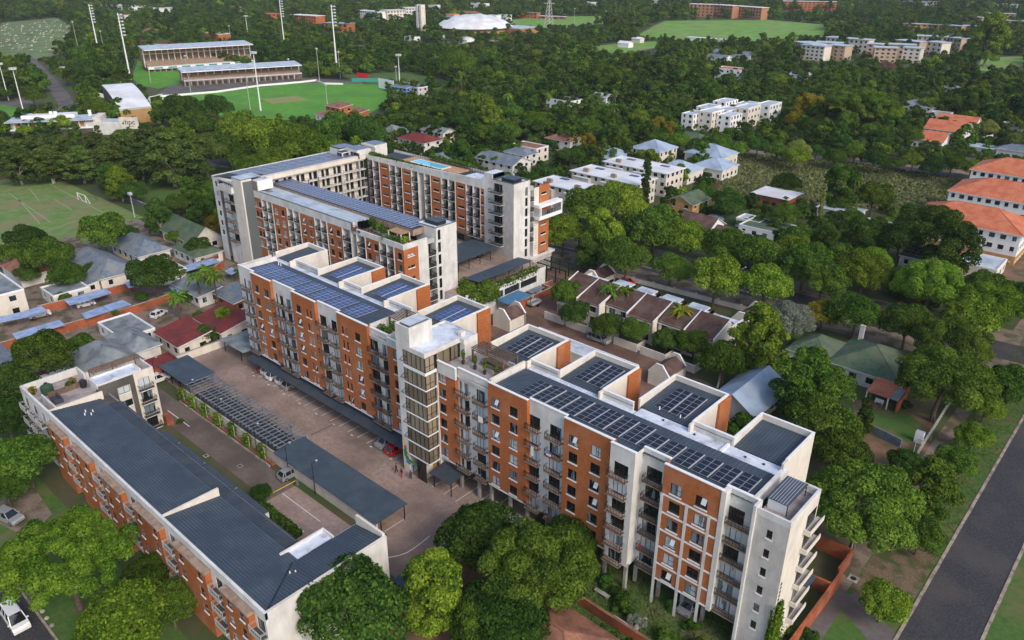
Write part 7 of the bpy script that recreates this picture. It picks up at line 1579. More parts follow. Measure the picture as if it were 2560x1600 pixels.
for px, py, kd, pc, rz, lb in ((451, 693, 'hatch', 'car_dark', -.5, 'dark hatchback on the gravel between the blue carports'), (216, 765, 'hatch', 'car_white', 1.4, 'white car reversing out from under the upper blue carports'), (101, 792, 'suv', 'car_white', 1.4, 'white off roader half under the blue carport by the cream flats'), (398, 790, 'hatch', 'car_white', 2.0, 'white car tucked beside the long brick wall'), (394, 955, 'suv', 'car_white', N2, 'white off roader behind the corner of the low block'), (727, 1190, 'hatch', 'car_silver', N2, 'silver car under the near carport roof'), (1727, 1518, 'sedan', 'car_silver', N2, 'silver saloon parked between the columns under the long block'), (25, 1300, 'suv', 'car_silver', .3, 'silver car half hidden by branches at the picture edge'), (203, 259, 'van', 'car_white', 2.0, 'white minibus near the curved roof hall'), (1190, 640, 'hatch', 'car_dark', 0, 'dark car under the parking deck canopy'), (330, 336, 'van', 'car_white', .6, 'white van below the lettered sign wall'), (368, 349, 'hatch', 'car_red', .6, 'red car near the lettered sign wall'), (2030, 127, 'hatch', 'car_white', 0, 'small white car before the student residences'), (490, 725, 'hatch', 'car_silver', .8, 'silver car on the gravel beside the palms')):
 zg = 6.72 if px == 1190 else .02; c = at(px, py, zg); car(kd, pc, c.x, c.y, rz, lb, z=zg, cat='van' if kd == 'van' else 'car', name='minivan' if kd == 'van' else 'parked_car')
t = thing('trailer', 'grey open box trailer with a drawbar on the townhouse drive', 'trailer', (-115.6, 137, 0), N2); ORG[t] = Vector((0, 0, 0))
p = MB(); p.box(-1.7, 1.7, -1.0, 1.0, .6, .7, 'steel_grey')
for a in ((-1.7, 1.7, -1.0, -.92), (-1.7, 1.7, .92, 1.0), (-1.7, -1.62, -.92, .92), (1.62, 1.7, -.92, .92)): p.box(*a, .7, 1.35, 'galv')
put('box', p, t); p = MB(); p.bar((1.7, 0, .6), (2.9, 0, .5), .1, .1, 'steel'); put('drawbar', p, t)
for sy in (-1, 1): p = MB(); p.tube((0, sy*1.05, .36), (0, sy*1.24, .36), .36, .36, 'tyre', 12); put('wheel', p, t)
def bicycle(x, y, rz, label):
 t = thing('bicycle', label, 'bicycle', (x, y, .02), rz); ORG[t] = Vector((0, 0, 0))
 for wx in (-.52, .52):
  p = MB(); n = 16
  for i in range(n): a, b_ = 2*math.pi*i/n, 2*math.pi*(i+1)/n; p.tube((wx+.35*math.cos(a), 0, .37+.35*math.sin(a)), (wx+.35*math.cos(b_), 0, .37+.35*math.sin(b_)), .03, m='tyre', n=4)
  for i in range(4): a = math.pi*i/4; p.tube((wx-.33*math.cos(a), 0, .37-.33*math.sin(a)), (wx+.33*math.cos(a), 0, .37+.33*math.sin(a)), .008, m='galv', n=3)
  put('wheel', p, t)
 p = MB()
 for a, b_ in (((-.52, .37), (-.1, .35)), ((-.1, .35), (-.2, .9)), ((-.2, .85), (-.52, .37)), ((-.1, .35), (.38, .85)), ((-.18, .8), (.36, .88)), ((.36, .95), (.52, .37))): p.tube((a[0], 0, a[1]), (b_[0], 0, b_[1]), .022, m='signal_red', n=5)
 put('frame', p, t); p = MB(); p.box(-.32, -.08, -.07, .07, .92, .97, 'tyre'); put('saddle', p, t); p = MB(); p.tube((.34, -.28, 1.02), (.34, .28, 1.02), .02, m='steel'); put('handlebar', p, t)
bicycle(-136.2, 71.6, .5, 'red bicycle leaning at the far corner of the long canopy'); bicycle(-135.4, 71.3, .4, 'second red bicycle beside the far corner of the long canopy')
# ------------------------------------------------------------------ people: skinned bodies with clothes over them
def skin(name, pts, edges, rad, m, par, root=0, sub_=1):
 me = bpy.data.meshes.new(name); me.from_pydata(pts, edges, []); me.materials.append(MATS[m]); o = bpy.data.objects.new(name, me); COL.objects.link(o); o.parent = par
 sk = o.modifiers.new('skin', 'SKIN'); sv = me.skin_vertices
 if not sv:
  me.attributes.new  # layer is made with the modifier
 layer = me.skin_vertices[0].data
 for i, r in enumerate(rad): layer[i].radius = (r, r); layer[i].use_root = (i == root)
 sb = o.modifiers.new('smooth', 'SUBSURF'); sb.levels = sub_; sb.render_levels = sub_; return o
def person(x, y, rz, label, shirt, trousers, stride=.22, arm=.2):
 t = thing('person', label, 'person', (x, y, .02), rz); ORG[t] = Vector((0, 0, 0)); k = 1.07
 V = [(0,0,.95),(0,0,1.12),(0,0,1.38),(.0,0,1.50),(.02,0,1.60),(.02,0,1.72), (0,.09,.92),(stride*.6,.10,.50),(stride,.10,.08),(stride+.16,.10,.04), (0,-.09,.92),(-stride*.2,-.10,.50),(-stride,-.10,.10),(-stride+.15,-.10,.04), (0,.17,1.40),(-arm*.5,.22,1.13),(arm*.1-.1,.23,.88),(-.05,.23,.80), (0,-.17,1.40),(arm*.4,-.22,1.13),(arm,-.22,.90),(arm+.05,-.22,.82)]
 V = [(a*k, b_*k, c*k) for a, b_, c in V]
 Ed = [(0,1),(1,2),(2,3),(3,4),(4,5),(0,6),(6,7),(7,8),(8,9),(0,10),(10,11),(11,12),(12,13),(2,14),(14,15),(15,16),(16,17),(2,18),(18,19),(19,20),(20,21)]
 Rd = [.13,.12,.13,.055,.095,.07, .09,.065,.042,.04,.09,.065,.042,.04, .055,.042,.032,.03,.055,.042,.032,.03]
 body = skin('body', V, Ed, Rd, 'skin', t)
 sh = skin('shirt', [V[i] for i in (0,1,2,14,15,18,19)], [(0,1),(1,2),(2,3),(3,4),(2,5),(5,6)], [.15,.145,.15,.075,.06,.075,.06], shirt, t)
 tr = skin('trousers', [V[i] for i in (0,6,7,8,10,11,12)], [(0,1),(1,2),(2,3),(0,4),(4,5),(5,6)], [.15,.105,.08,.06,.105,.08,.06], trousers, t)
 h = MB(); c = V[5]; h.ball((c[0]-.02, c[1], c[2]-.02), .10, 'hair', 8, 5); put('hair', h, t)
 f = MB(); c = V[4]
 for s in (-1, 1): f.ball((c[0]+.09, s*.035, c[2]+.03), .014, 'hair', 5, 3)
 f.ball((c[0]+.105, 0, c[2]), .016, 'skin', 5, 3); f.box(c[0]+.09, c[0]+.1, -.025, .025, c[2]-.05, c[2]-.04, 'cloth_red'); put('face', f, t)
person(-87.6, 68.3, -2.2, 'person in dark clothes walking in front of the glass tower', 'cloth_dark', 'cloth_dark')
person(-85.9, 68.0, -1.6, 'person in a dark top and red shorts near the tower door', 'cloth_dark', 'cloth_red', .12)
person(-84.4, 68.7, 2.6, 'person in a blue top standing by the tower door', 'cloth_blue', 'cloth_dark', .05)
person(-168.4, 155.2, .4, 'person in white standing on the rooftop pool deck', 'cloth_white', 'cloth_white', .06)
bpy.data.objects[-1] if False else None
for o in [o for o in COL.objects if o.get('label') == 'person in white standing on the rooftop pool deck']: o.location.z = 24.02
# ------------------------------------------------------------------ trees: crowns of many small leaf faces on branching trunks
def crown_mesh(name, seed, leaves, nclump, leaf, shape='dome', h=1.5, mname='leaf_mid', small=False):
 """unit crown, radius 1, standing on z = 0, height h; leaves lie on many overlapping clumps with gaps between"""
 g = np.random.default_rng(seed)
 th = g.uniform(0, 2*np.pi, nclump); u = g.uniform(-.35, 1, nclump); rr = np.sqrt(1-np.clip(u, -1, 1)**2)
 rad = g.uniform(.50, .80, nclump)
 if shape == 'dome':
  C = np.c_[rr*np.cos(th)*rad, rr*np.sin(th)*rad, (.40*h + .52*h*u*rad)]; cr = g.uniform(.15, .40, nclump)
 elif shape == 'umbrella':
  q = np.sqrt(g.uniform(0, 1, nclump))*.86; C = np.c_[q*np.cos(th), q*np.sin(th), h*(.72-.30*q**2)+g.uniform(-.22, .08, nclump)*h]; cr = g.uniform(.16, .28, nclump)
 elif shape == 'tall':
  v = g.uniform(0, 1, nclump); w = np.sin(np.pi*(v*.80+.14))**.7*g.uniform(.45, .85, nclump); C = np.c_[w*np.cos(th), w*np.sin(th), h*(.06+.88*v)]; cr = g.uniform(.20, .36, nclump)
 elif shape == 'airy':
  v = g.uniform(0, 1, nclump); w = np.sin(np.pi*(v*.75+.2))*g.uniform(.25, .95, nclump); C = np.c_[w*np.cos(th), w*np.sin(th), h*(.05+.9*v)]; cr = g.uniform(.13, .27, nclump)
 elif shape == 'column':
  v = np.linspace(.02, .97, nclump); w = (.62*np.sin(np.pi*np.clip(v*.9+.08, 0, 1))**.6)*g.uniform(.3, 1, nclump); C = np.c_[w*np.cos(th), w*np.sin(th), h*v]; cr = g.uniform(.38, .55, nclump)*(1.0-.45*v)
 elif shape == 'cone':
  v = g.uniform(0, 1, nclump)**1.3; w = (1-v)*.78*g.uniform(.5, 1, nclump); C = np.c_[w*np.cos(th), w*np.sin(th), h*(.03+.94*v)]; cr = (.32-.22*v)
 if small: cr = cr*.70; C[:, :2] *= 1.16
 wgt = cr**2; wgt = wgt/wgt.sum(); k = g.choice(nclump, leaves, p=wgt)
 d = g.normal(size=(leaves, 3)); d /= np.linalg.norm(d, axis=1)[:, None]
 low = d[:, 2] < -.45; d[low, 2] *= -1
 rj = 1 - np.abs(g.normal(0, .16, leaves)); P = C[k] + d*(cr[k]*rj)[:, None]*np.array([1, 1, .82])
 # drop leaves buried deep inside another clump
 keep = np.ones(leaves, bool)
 for j in range(nclump):
  dd = np.linalg.norm((P-C[j])/np.array([1, 1, .82]), axis=1); keep &= ~((dd < cr[j]*.60) & (k != j))
 P, d, k = P[keep], d[keep], k[keep]; n = len(P)
 nrm = d + g.normal(0, .45 if small else .6, (n, 3)) + np.array([0, 0, .25]); nrm /= np.linalg.norm(nrm, axis=1)[:, None]
 a = np.cross(nrm, g.normal(size=(n, 3))); a /= np.linalg.norm(a, axis=1)[:, None]; b = np.cross(nrm, a)
 s = leaf*g.uniform(.6, 1.35, n)[:, None]; a *= s; b *= s*.72
 V = np.empty((n, 4, 3)); V[:, 0] = P-a; V[:, 1] = P-b*.9; V[:, 2] = P+a; V[:, 3] = P+b*.9
 me = bpy.data.meshes.new(name); me.vertices.add(n*4); me.vertices.foreach_set('co', V.reshape(-1).astype(np.float32))
 me.loops.add(n*4); me.loops.foreach_set('vertex_index', np.arange(n*4, dtype=np.int32)); me.polygons.add(n); me.polygons.foreach_set('loop_start', np.arange(0, n*4, 4, dtype=np.int32))
 ct = g.uniform(0, 1, nclump); t = np.clip((.5 if small else .4)*ct[k] + .75*g.uniform(0, 1, n)**1.5 - .05, 0, 1)
 at_ = me.attributes.new('tint', 'FLOAT', 'FACE'); at_.data.foreach_set('value', t.astype(np.float32))
 me.materials.append(MATS[mname]); me.update(); me.validate(); return me
CR = {'dome': [crown_mesh('crown', 11+i, 26000, 60, .036, 'dome', 1.35) for i in range(4)],
      'umbrella': [crown_mesh('crown', 31+i, 30000, 90, .028, 'umbrella', .85) for i in range(2)],
      'tall': [crown_mesh('crown', 41+i, 22000, 52, .042, 'tall', 2.1) for i in range(3)],
      'airy': [crown_mesh('crown', 51+i, 19000, 95, .042, 'airy', 2.3) for i in range(3)],
      'column': [crown_mesh('crown', 61, 16000, 70, .10, 'column', 9.0)],
      'cone': [crown_mesh('crown', 71, 11000, 60, .055, 'cone', 2.9)],
      'shrub': [crown_mesh('crown', 81, 2600, 16, .10, 'dome', 1.1)]}
CR['big'] = [crown_mesh('crown', 111+i, 62000, 120, .023, 'dome', 1.3, small=True) for i in range(3)]; CR['bigu'] = [crown_mesh('crown', 121, 60000, 140, .020, 'umbrella', .8, small=True)]
CRF = [crown_mesh('crown', 91+i, 2600, 22, .085, s_, h_) for i, (s_, h_) in enumerate((('dome', 1.35), ('dome', 1.1), ('tall', 1.8), ('airy', 1.9)))]
HT = {'dome': 1.35, 'umbrella': .85, 'tall': 2.1, 'airy': 2.3, 'column': 9.0, 'cone': 2.9, 'shrub': 1.1}
def trunk_mesh(seed, m='trunk', forks=5):
 """unit trunk: z 0..1 stem, limbs fanning above into the crown (radius about 1 where z reaches 2)"""
 g = random.Random(seed); b = MB(); b.tube((0, 0, 0), (.02, .01, .35), .075, .055, m, 7, False); b.tube((.02, .01, .35), (-.02, .02, 1.0), .055, .045, m, 7, False)
 for i in range(forks):
  a = 2*math.pi*(i+g.random()*.5)/forks; p = Vector((-.02, .02, .75+.25*g.random())); q = p+Vector((math.cos(a)*.30, math.sin(a)*.30, .45+.25*g.random())); r = q+Vector((math.cos(a+.4)*.28, math.sin(a+.4)*.28, .35))
  b.tube(p, q, .034, .022, m, 5, False); b.tube(q, r, .022, .008, m, 5, False); b.tube(q, q+Vector((math.cos(a-.7)*.3, math.sin(a-.7)*.3, .2)), .016, .006, m, 4, False)
 return b.mesh('trunk')
TRK = [trunk_mesh(s) for s in (1, 2, 3)]; TRP = [trunk_mesh(s, 'trunk_pale') for s in (4, 5)]
TREES = []                                         # (x, y, crown radius, shape, leaf, zone label or None)
def crown_h(sh): return HT[sh]
def add_px(px, py, r, sh='dome', leaf='leaf_mid', lb=None, flat=1.0):
 """a tree whose crown the photograph shows centred at (px, py) with radius r pixels"""
 R_ = 5.0; r *= 1.08
 for _ in range(6):
  hc = stem(R_, sh) + crown_h(sh)*R_*.48*flat; p = at(px, py, hc); w = proj(p)[2]; R_ = min(max(r*w/FPX, .8), 16)
 TREES.append([p.x, p.y, R_, sh, leaf, lb, flat])
def stem(R_, sh): return {'dome': .50, 'umbrella': .75, 'tall': .28, 'airy': .22, 'column': .15, 'cone': .08, 'shrub': .02}[sh]*R_
o_ = 1.0583                                        # the lists below were read off a 2419 px wide view
for x, y, r, sh, lf, lb in [
 (150, 1305, 140, 'umbrella', 'leaf_bright', 'broad spreading bright green tree beside the minivan'), (280, 1455, 100, 'dome', 'leaf_bright', 'bright green tree at the bottom edge in front of the low block'), (400, 1425, 62, 'dome', 'leaf_mid', 'tree pressed against the brick bays of the low block'), (345, 1350, 52, 'dome', 'leaf_mid', 'smaller tree between the spreading tree and the low block'),
 (55, 1075, 75, 'dome', 'leaf_mid', 'tree in front of the far end of the low block'), (15, 985, 65, 'dome', 'leaf_dark', 'dark tree at the picture edge beyond the low block terrace'), (20, 900, 55, 'dome', 'leaf_dark', 'dark tree at the picture edge below the long slate house'), (10, 1150, 50, 'dome', 'leaf_mid', 'tree at the picture edge above the parked silver car'),
 (822, 1435, 130, 'dome', 'leaf_dark', 'big round dark tree in front of the low block end wall'), (690, 1490, 55, 'dome', 'leaf_dark', 'dark tree at the bottom edge against the low block corner'), (1025, 1400, 85, 'tall', 'leaf_bright', 'light yellow green tree at the bottom between two dark ones'), (1125, 1250, 90, 'dome', 'leaf_dark', 'dark tree hiding the curve of the courtyard drive'), (1270, 1330, 125, 'dome', 'leaf_mid', 'very large tree in front of the brick pillars of the long block'), (1190, 1440, 95, 'dome', 'leaf_dark', 'dark tree at the bottom above the rust tiled roof'), (1345, 1275, 62, 'dome', 'leaf_mid', 'tree touching the balconies of the long block'), (1120, 1480, 60, 'tall', 'leaf_mid', 'tree at the bottom edge left of the rust tiled roof'),
 (2040, 1180, 128, 'dome', 'leaf_mid', 'massive dark green tree over the brick yard at the road end'), (2175, 1262, 50, 'dome', 'leaf_mid', 'small leaning tree beside the massive one on the verge'), (2088, 1418, 55, 'dome', 'leaf_bright', 'young round tree by the driveway of the verge'), (2200, 1150, 62, 'airy', 'leaf_mid', 'airy tree on the lawn verge of the road'), (2262, 1085, 45, 'dome', 'leaf_mid', 'small tree on the verge before the palisade fence'), (2300, 1030, 42, 'dome', 'leaf_bright', 'bright small tree on the verge, middle of the road row'), (2330, 958, 40, 'dome', 'leaf_bright', 'bright small tree on the verge, farthest of the road row'), (2140, 1090, 38, 'dome', 'leaf_dark', 'dark low tree by the white utility kiosk'),
 (1945, 1000, 80, 'dome', 'leaf_mid', 'dense tree left of the cone shaped cypress'), (1900, 905, 72, 'tall', 'leaf_mid', 'pale feathery tree before the green tiled house'), (1960, 905, 55, 'dome', 'leaf_mid', 'tree hiding the corner of the green tiled house'), (2043, 975, 34, 'cone', 'leaf_dark', 'tall cone shaped dark cypress beside the verandah'), (1985, 1065, 70, 'dome', 'leaf_mid', 'dark tree behind the last rear wing of the long block'), (1890, 960, 45, 'dome', 'leaf_dark', 'dark tree by the pale grey gabled house'), (1760, 1000, 40, 'shrub', 'leaf_mid', 'bushy tree in the gap between two rear wings'), (2140, 955, 15, 'shrub', 'leaf_dark', 'clipped round bush beside the verandah'),
 (2230, 890, 100, 'dome', 'leaf_mid', 'large tree right of the green tiled house'), (2255, 800, 85, 'dome', 'leaf_mid', 'large tree between the green house and the street corner'), (2370, 900, 60, 'dome', 'leaf_mid', 'tree on the verge below the street corner'), (2390, 840, 0, '', '', ''),
 (1425, 560, 52, 'tall', 'leaf_bright', 'yellowish upright street tree beside the entrance gate'), (1400, 480, 62, 'dome', 'leaf_mid', 'tree in front of the white roofed flats'), (1460, 470, 55, 'dome', 'leaf_bright', 'bright tree beside the tall thin cypress'), (1330, 545, 52, 'dome', 'leaf_bright', 'light tree at the foot of the framed balcony'), (1480, 605, 58, 'dome', 'leaf_mid', 'street tree beside the lamp post'), (1585, 632, 44, 'dome', 'leaf_mid', 'small street tree on the near verge'), (1692, 652, 66, 'dome', 'leaf_bright', 'round bright street tree behind the skylight roofs'), (1545, 530, 66, 'dome', 'leaf_mid', 'street tree before the yellow green roofed house'), (1620, 560, 55, 'dome', 'leaf_bright', 'bright street tree below the brown gable'), (1720, 575, 55, 'dome', 'leaf_mid', 'street tree below the white gable end'), (1800, 600, 56, 'dome', 'leaf_mid', 'street tree between the brown gable and the cypresses'), (1810, 668, 62, 'dome', 'leaf_bright', 'street tree behind the far end of the townhouse row'), (1905, 615, 62, 'dome', 'leaf_mid', 'street tree in the middle of the far street row'), (1945, 660, 55, 'dome', 'leaf_mid', 'street tree above the yellow tree'), (2025, 735, 62, 'dome', 'leaf_mid', 'street tree right of the yellow tree'), (2040, 640, 64, 'dome', 'leaf_bright', 'street tree below the small solar roof'), (2145, 765, 60, 'dome', 'leaf_mid', 'street tree above the green tiled ridge'), (2200, 665, 80, 'dome', 'leaf_bright', 'wide bright street tree before the white annex'), (2290, 740, 62, 'dome', 'leaf_bright', 'street tree near the corner on the near side'), (2345, 715, 72, 'dome', 'leaf_bright', 'street tree near the corner on the far side'), (2405, 700, 55, 'dome', 'leaf_mid', 'street tree at the picture edge by the corner'),
 *[(1560+46*i, 322+4.0*i+(i*7%5)*4, 22+(i*5%4)*3, 'dome', ('leaf_mid', 'leaf_bright', 'leaf_dark')[i % 3], None) for i in range(17)], (1945, 738, 42, 'dome', 'leaf_yellow', 'bright yellow tree behind the green tiled house'), (1868, 752, 52, 'dome', 'leaf_grey', 'silver grey tree between the townhouses and the green house'), (1790, 805, 72, 'airy', 'leaf_bright', 'tall feathery tree at the end of the townhouse row'), (1712, 850, 58, 'dome', 'leaf_mid', 'dark tree at the end of the townhouse drive'), (1640, 805, 40, 'dome', 'leaf_mid', 'tree in the townhouse gardens under the palms'), (1575, 800, 34, 'dome', 'leaf_dark', 'dark tree along the townhouse yards'), (1500, 778, 36, 'dome', 'leaf_mid', 'tree before the third townhouse'), (1435, 765, 38, 'dome', 'leaf_mid', 'tree beside the pickup'), (1340, 690, 40, 'dome', 'leaf_mid', 'round tree at the corner of the end townhouse'), (1360, 735, 36, 'dome', 'leaf_dark', 'dark tree in the end townhouse garden'),
 (1128, 685, 50, 'dome', 'leaf_mid', 'dense tree between the solar roofs and the parking deck'), (1025, 700, 26, 'shrub', 'leaf_mid', 'low tree at the foot of the cream tower'), (617, 1160, 24, 'dome', 'leaf_dark', 'small dark tree at the inner court gate'),
 (1720, 475, 40, 'dome', 'leaf_dark', 'dark tree on the edge of the overgrown plot'), (1660, 455, 30, 'dome', 'leaf_mid', 'tree at the corner of the white roofed flats'), (1862, 430, 32, 'dome', 'leaf_dark', 'small dark tree in the overgrown plot'), (1985, 445, 46, 'tall', 'leaf_mid', 'tall tree inside the overgrown plot'), (2065, 460, 44, 'dome', 'leaf_mid', 'tree on the right side of the overgrown plot'), (1850, 505, 36, 'dome', 'leaf_mid', 'tree beside the red brick flat roof'), (2010, 520, 38, 'dome', 'leaf_mid', 'tree behind the pale flat roofed house'), (2190, 520, 60, 'dome', 'leaf_dark', 'dark tree before the nearest orange roof'), (2250, 575, 62, 'tall', 'leaf_dark', 'very tall dark tree covering the left of the nearest orange roofed block'), (2130, 560, 55, 'dome', 'leaf_dark', 'dark tree among the thin cypresses'), (2030, 565, 42, 'tall', 'leaf_dark', 'upright dark tree, left of the poplar pair'), (2065, 560, 38, 'tall', 'leaf_dark', 'upright dark tree, right of the poplar pair'), (1960, 560, 40, 'dome', 'leaf_mid', 'tree behind the street row and before the cypresses'), (1880, 560, 44, 'dome', 'leaf_mid', 'tree right of the white house with the green flat roof'),
 (1526, 432, 15, 'column', 'leaf_dark', 'very tall thin dark cypress before the white roofed flats'), (1905, 490, 6, 'column', 'leaf_lime', 'thin pale cypress, first of the row by the low pale house'), (1942, 487, 8, 'column', 'leaf_lime', 'thin pale cypress, tallest of the row by the low pale house'), (1995, 492, 5, 'column', 'leaf_lime', 'thin pale cypress in the middle of the row'), (2020, 503, 5, 'column', 'leaf_lime', 'thin pale cypress, last of the row'),
 (1890, 352, 27, 'dome', 'leaf_lime', 'round pale lime tree standing on the street verge beyond the overgrown plot'), (240, 545, 56, 'dome', 'leaf_mid', 'round tree on the near edge of the football field'), (110, 600, 56, 'dome', 'leaf_mid', 'tree below the football field corner'), (150, 645, 40, 'dome', 'leaf_mid', 'tree above the grey roofed flats'), (362, 640, 58, 'dome', 'leaf_dark', 'tall dark garden tree among the blue carports'), (60, 565, 45, 'dome', 'leaf_dark', 'dark tree at the field edge near the picture border'), (375, 512, 34, 'airy', 'leaf_dark', 'dark airy tree at the field corner fence'), (468, 580, 28, 'dome', 'leaf_dark', 'dark tree before the green gabled house'), (530, 752, 24, 'tall', 'leaf_bright', 'small bright tree under the palms at the block end'), (100, 835, 68, 'dome', 'leaf_mid', 'round tree over the long slate house'), (190, 815, 34, 'dome', 'leaf_mid', 'tree between the slate house and the slatted roof'), (205, 870, 0, '', '', ''), (485, 505, 28, 'tall', 'leaf_dark', 'dark tree against the white end wall of the rear complex'), (505, 535, 22, 'tall', 'leaf_yellow', 'yellow flowering tree against the white end wall'), (485, 790, 30, 'airy', 'leaf_olive', 'bare branched tree between the red roofs'), (330, 590, 20, 'shrub', 'leaf_mid', 'low bush by the slate house'),
 (402, 372, 72, 'airy', 'leaf_olive', 'tall olive eucalyptus beside the screened field fence'), (455, 395, 44, 'airy', 'leaf_olive', 'eucalyptus on the corner of the field fence'), (330, 378, 50, 'airy', 'leaf_olive', 'eucalyptus in the belt above the football field, right part'), (262, 375, 52, 'airy', 'leaf_olive', 'eucalyptus in the belt above the football field, middle part'), (190, 385, 50, 'airy', 'leaf_olive', 'eucalyptus in the belt above the football field, left of the middle'), (115, 385, 50, 'airy', 'leaf_olive', 'eucalyptus in the belt with a pale forked trunk'), (40, 388, 50, 'airy', 'leaf_olive', 'eucalyptus at the picture edge above the football field'), (5, 362, 48, 'airy', 'leaf_olive', 'eucalyptus in the belt, rear row at the picture edge'), (75, 360, 48, 'airy', 'leaf_olive', 'eucalyptus in the belt, left of the pale forked trunk'), (150, 356, 48, 'airy', 'leaf_olive', 'eucalyptus in the belt, rear row left'), (222, 352, 48, 'airy', 'leaf_olive', 'eucalyptus in the belt, rear row middle'), (292, 348, 50, 'airy', 'leaf_olive', 'eucalyptus in the belt, rear row right'), (360, 335, 54, 'airy', 'leaf_olive', 'tall eucalyptus behind the screened fence'), (425, 345, 50, 'airy', 'leaf_mid', 'green eucalyptus between the field fence and the wide olive tree'),
 (20, 600, 36, 'dome', 'leaf_mid', None), (62, 645, 26, 'dome', 'leaf_dark', None), (215, 635, 22, 'dome', 'leaf_mid', None), (300, 550, 24, 'dome', 'leaf_dark', None), (412, 560, 20, 'dome', 'leaf_mid', None), (283, 642, 16, 'dome', 'leaf_mid', None), (335, 700, 15, 'dome', 'leaf_dark', None), (270, 735, 13, 'dome', 'leaf_mid', None), (425, 640, 16, 'dome', 'leaf_mid', None), (560, 645, 13, 'dome', 'leaf_mid', None), (440, 700, 15, 'dome', 'leaf_dark', None), (470, 745, 14, 'dome', 'leaf_mid', None), (150, 700, 16, 'dome', 'leaf_mid', None),
 (620, 320, 62, 'dome', 'leaf_bright', 'big yellowish tree behind the left solar roof'), (700, 335, 58, 'dome', 'leaf_bright', 'second big yellowish tree behind the left solar roof'), (770, 350, 48, 'dome', 'leaf_bright', 'yellowish tree touching the penthouse roofs'), (570, 300, 55, 'dome', 'leaf_bright', 'yellowish tree on the cricket ground side of the solar roof'), (540, 350, 50, 'dome', 'leaf_mid', 'green tree left of the big yellowish trees'), (480, 350, 56, 'dome', 'leaf_olive', 'wide olive tree between the field and the cricket ground'), (650, 370, 40, 'dome', 'leaf_bright', 'lower yellowish tree against the solar roof parapet'), (590, 390, 36, 'dome', 'leaf_mid', 'tree right behind the solar roof corner'), (430, 255, 50, 'dome', 'leaf_dark', 'dark spreading tree right of the curved roof hall'), (470, 290, 48, 'dome', 'leaf_dark', 'dark tree on the near side of the cricket outfield'), (510, 250, 36, 'dome', 'leaf_dark', 'dark tree cutting into the cricket outfield'), (800, 300, 50, 'dome', 'leaf_mid', 'tree right of the maroon clubhouse'), (860, 310, 50, 'dome', 'leaf_dark', 'dark tree behind the rooftop penthouses'), (232, 160, 36, 'dome', 'leaf_dark', 'dense dark tree mass left of the curved roof hall'), (198, 160, 30, 'dome', 'leaf_dark', 'dark tree beside the parking road'), (75, 222, 26, 'dome', 'leaf_mid', 'round tree in the stadium parking'),
 (1425, 175, 42, 'dome', 'leaf_mid', 'huge rounded tree in the middle of the wood'), (2040, 235, 70, 'umbrella', 'leaf_mid', 'huge spreading tree in the right wood'), (2070, 260, 55, 'umbrella', 'leaf_bright', 'lower spreading tree in the right wood'), (2340, 90, 45, 'airy', 'leaf_bright', 'tall pale tree with white limbs in the upper right'), (1905, 260, 30, 'tall', 'leaf_yellow', 'yellow tree at the end of the yellow hedge row'), (1880, 278, 24, 'dome', 'leaf_yellow', 'yellowish tree in the yellow row'), (1930, 265, 28, 'tall', 'leaf_yellow', 'tall yellow tree of the yellow row'), (1555, 300, 20, 'tall', 'leaf_yellow', 'bright yellow tree beyond the pale blue roofs, left one'), (1580, 308, 18, 'tall', 'leaf_yellow', 'bright yellow tree beyond the pale blue roofs, right one'), (1390, 340, 20, 'tall', 'leaf_yellow', 'yellow tree beside the maroon roof'), (1425, 362, 20, 'dome', 'leaf_yellow', 'low yellow tree beside the maroon roof'), (1365, 330, 0, '', '', ''), (2335, 300, 22, 'dome', 'leaf_lime', 'pale round tree beside the orange roofed pair'), (2090, 160, 22, 'dome', 'leaf_pink', 'pinkish bare tree before the student residences'), (1690, 440, 14, 'dome', 'leaf_pink', 'pink flowering tree beside the white roofed flats'), (1080, 150, 42, 'dome', 'leaf_mid', 'rounded tree above the sight screen'), (1230, 215, 0, '', '', '')]:
 if r: add_px(x*o_, y*o_, r*o_, sh, lf, lb, .62 if sh == 'airy' and lf == 'leaf_olive' else 1.0)
# low garden planting round the long block
for x, y, R_, lf, lb in ((-34.5, 68.0, 1.6, 'leaf_mid', 'leafy bush in the garden before the concrete columns'), (-38.5, 67.4, 1.5, 'leaf_grey', 'grey green bush in the lawn below the framed brick bay'), (-41.5, 68.5, 1.7, 'leaf_mid', 'bush in the low walled bed of the garden'), (-30.5, 69.0, 1.8, 'leaf_mid', 'bush between the last columns of the long block'), (-28.5, 67.5, 1.7, 'leaf_bright', 'bright bush below the lowest balcony'), (-46.0, 71.0, 1.4, 'leaf_dark', 'dark bush beside the garden column'), (-43.2, 70.2, 1.3, 'leaf_dark', 'dark bush behind the slender column'), (-25.8, 68.0, 1.6, 'leaf_bright', 'bush at the foot of the grey end wall'), (-21.0, 80.5, 1.5, 'leaf_dark', 'low shrub outside the brick yard'), (-22.9, 79.0, 1.5, 'leaf_dark', 'dark shrub inside the brick yard'), (-22.6, 76.0, 1.4, 'leaf_mid', 'shrub along the inside of the tall yard wall'), (-22.6, 73.0, 1.4, 'leaf_dark', 'shrub at the near end of the yard wall'), (-36.5, 62.5, 1.5, 'leaf_dark', 'dark shrub behind the brown garden wall'), (-40.5, 63.0, 1.6, 'leaf_dark', 'dark shrub beside the rust tiled roof'), (-131.0, 52.6, 0.0, '', ''), (-129.5, 51.2, .8, 'leaf_dark', 'small clipped bush beside the brick planter'), (-37.0, 73.5, 1.1, 'leaf_dark', 'low planting under the framed bay'), (-31.5, 65.5, 1.5, 'leaf_mid', 'bush against the brown garden wall'), (-33.0, 72.0, 1.2, 'leaf_mid', 'bush beside the parked saloon under the block')):
 if R_: TREES.append([x, y, R_, 'shrub', lf, lb, 1.0])
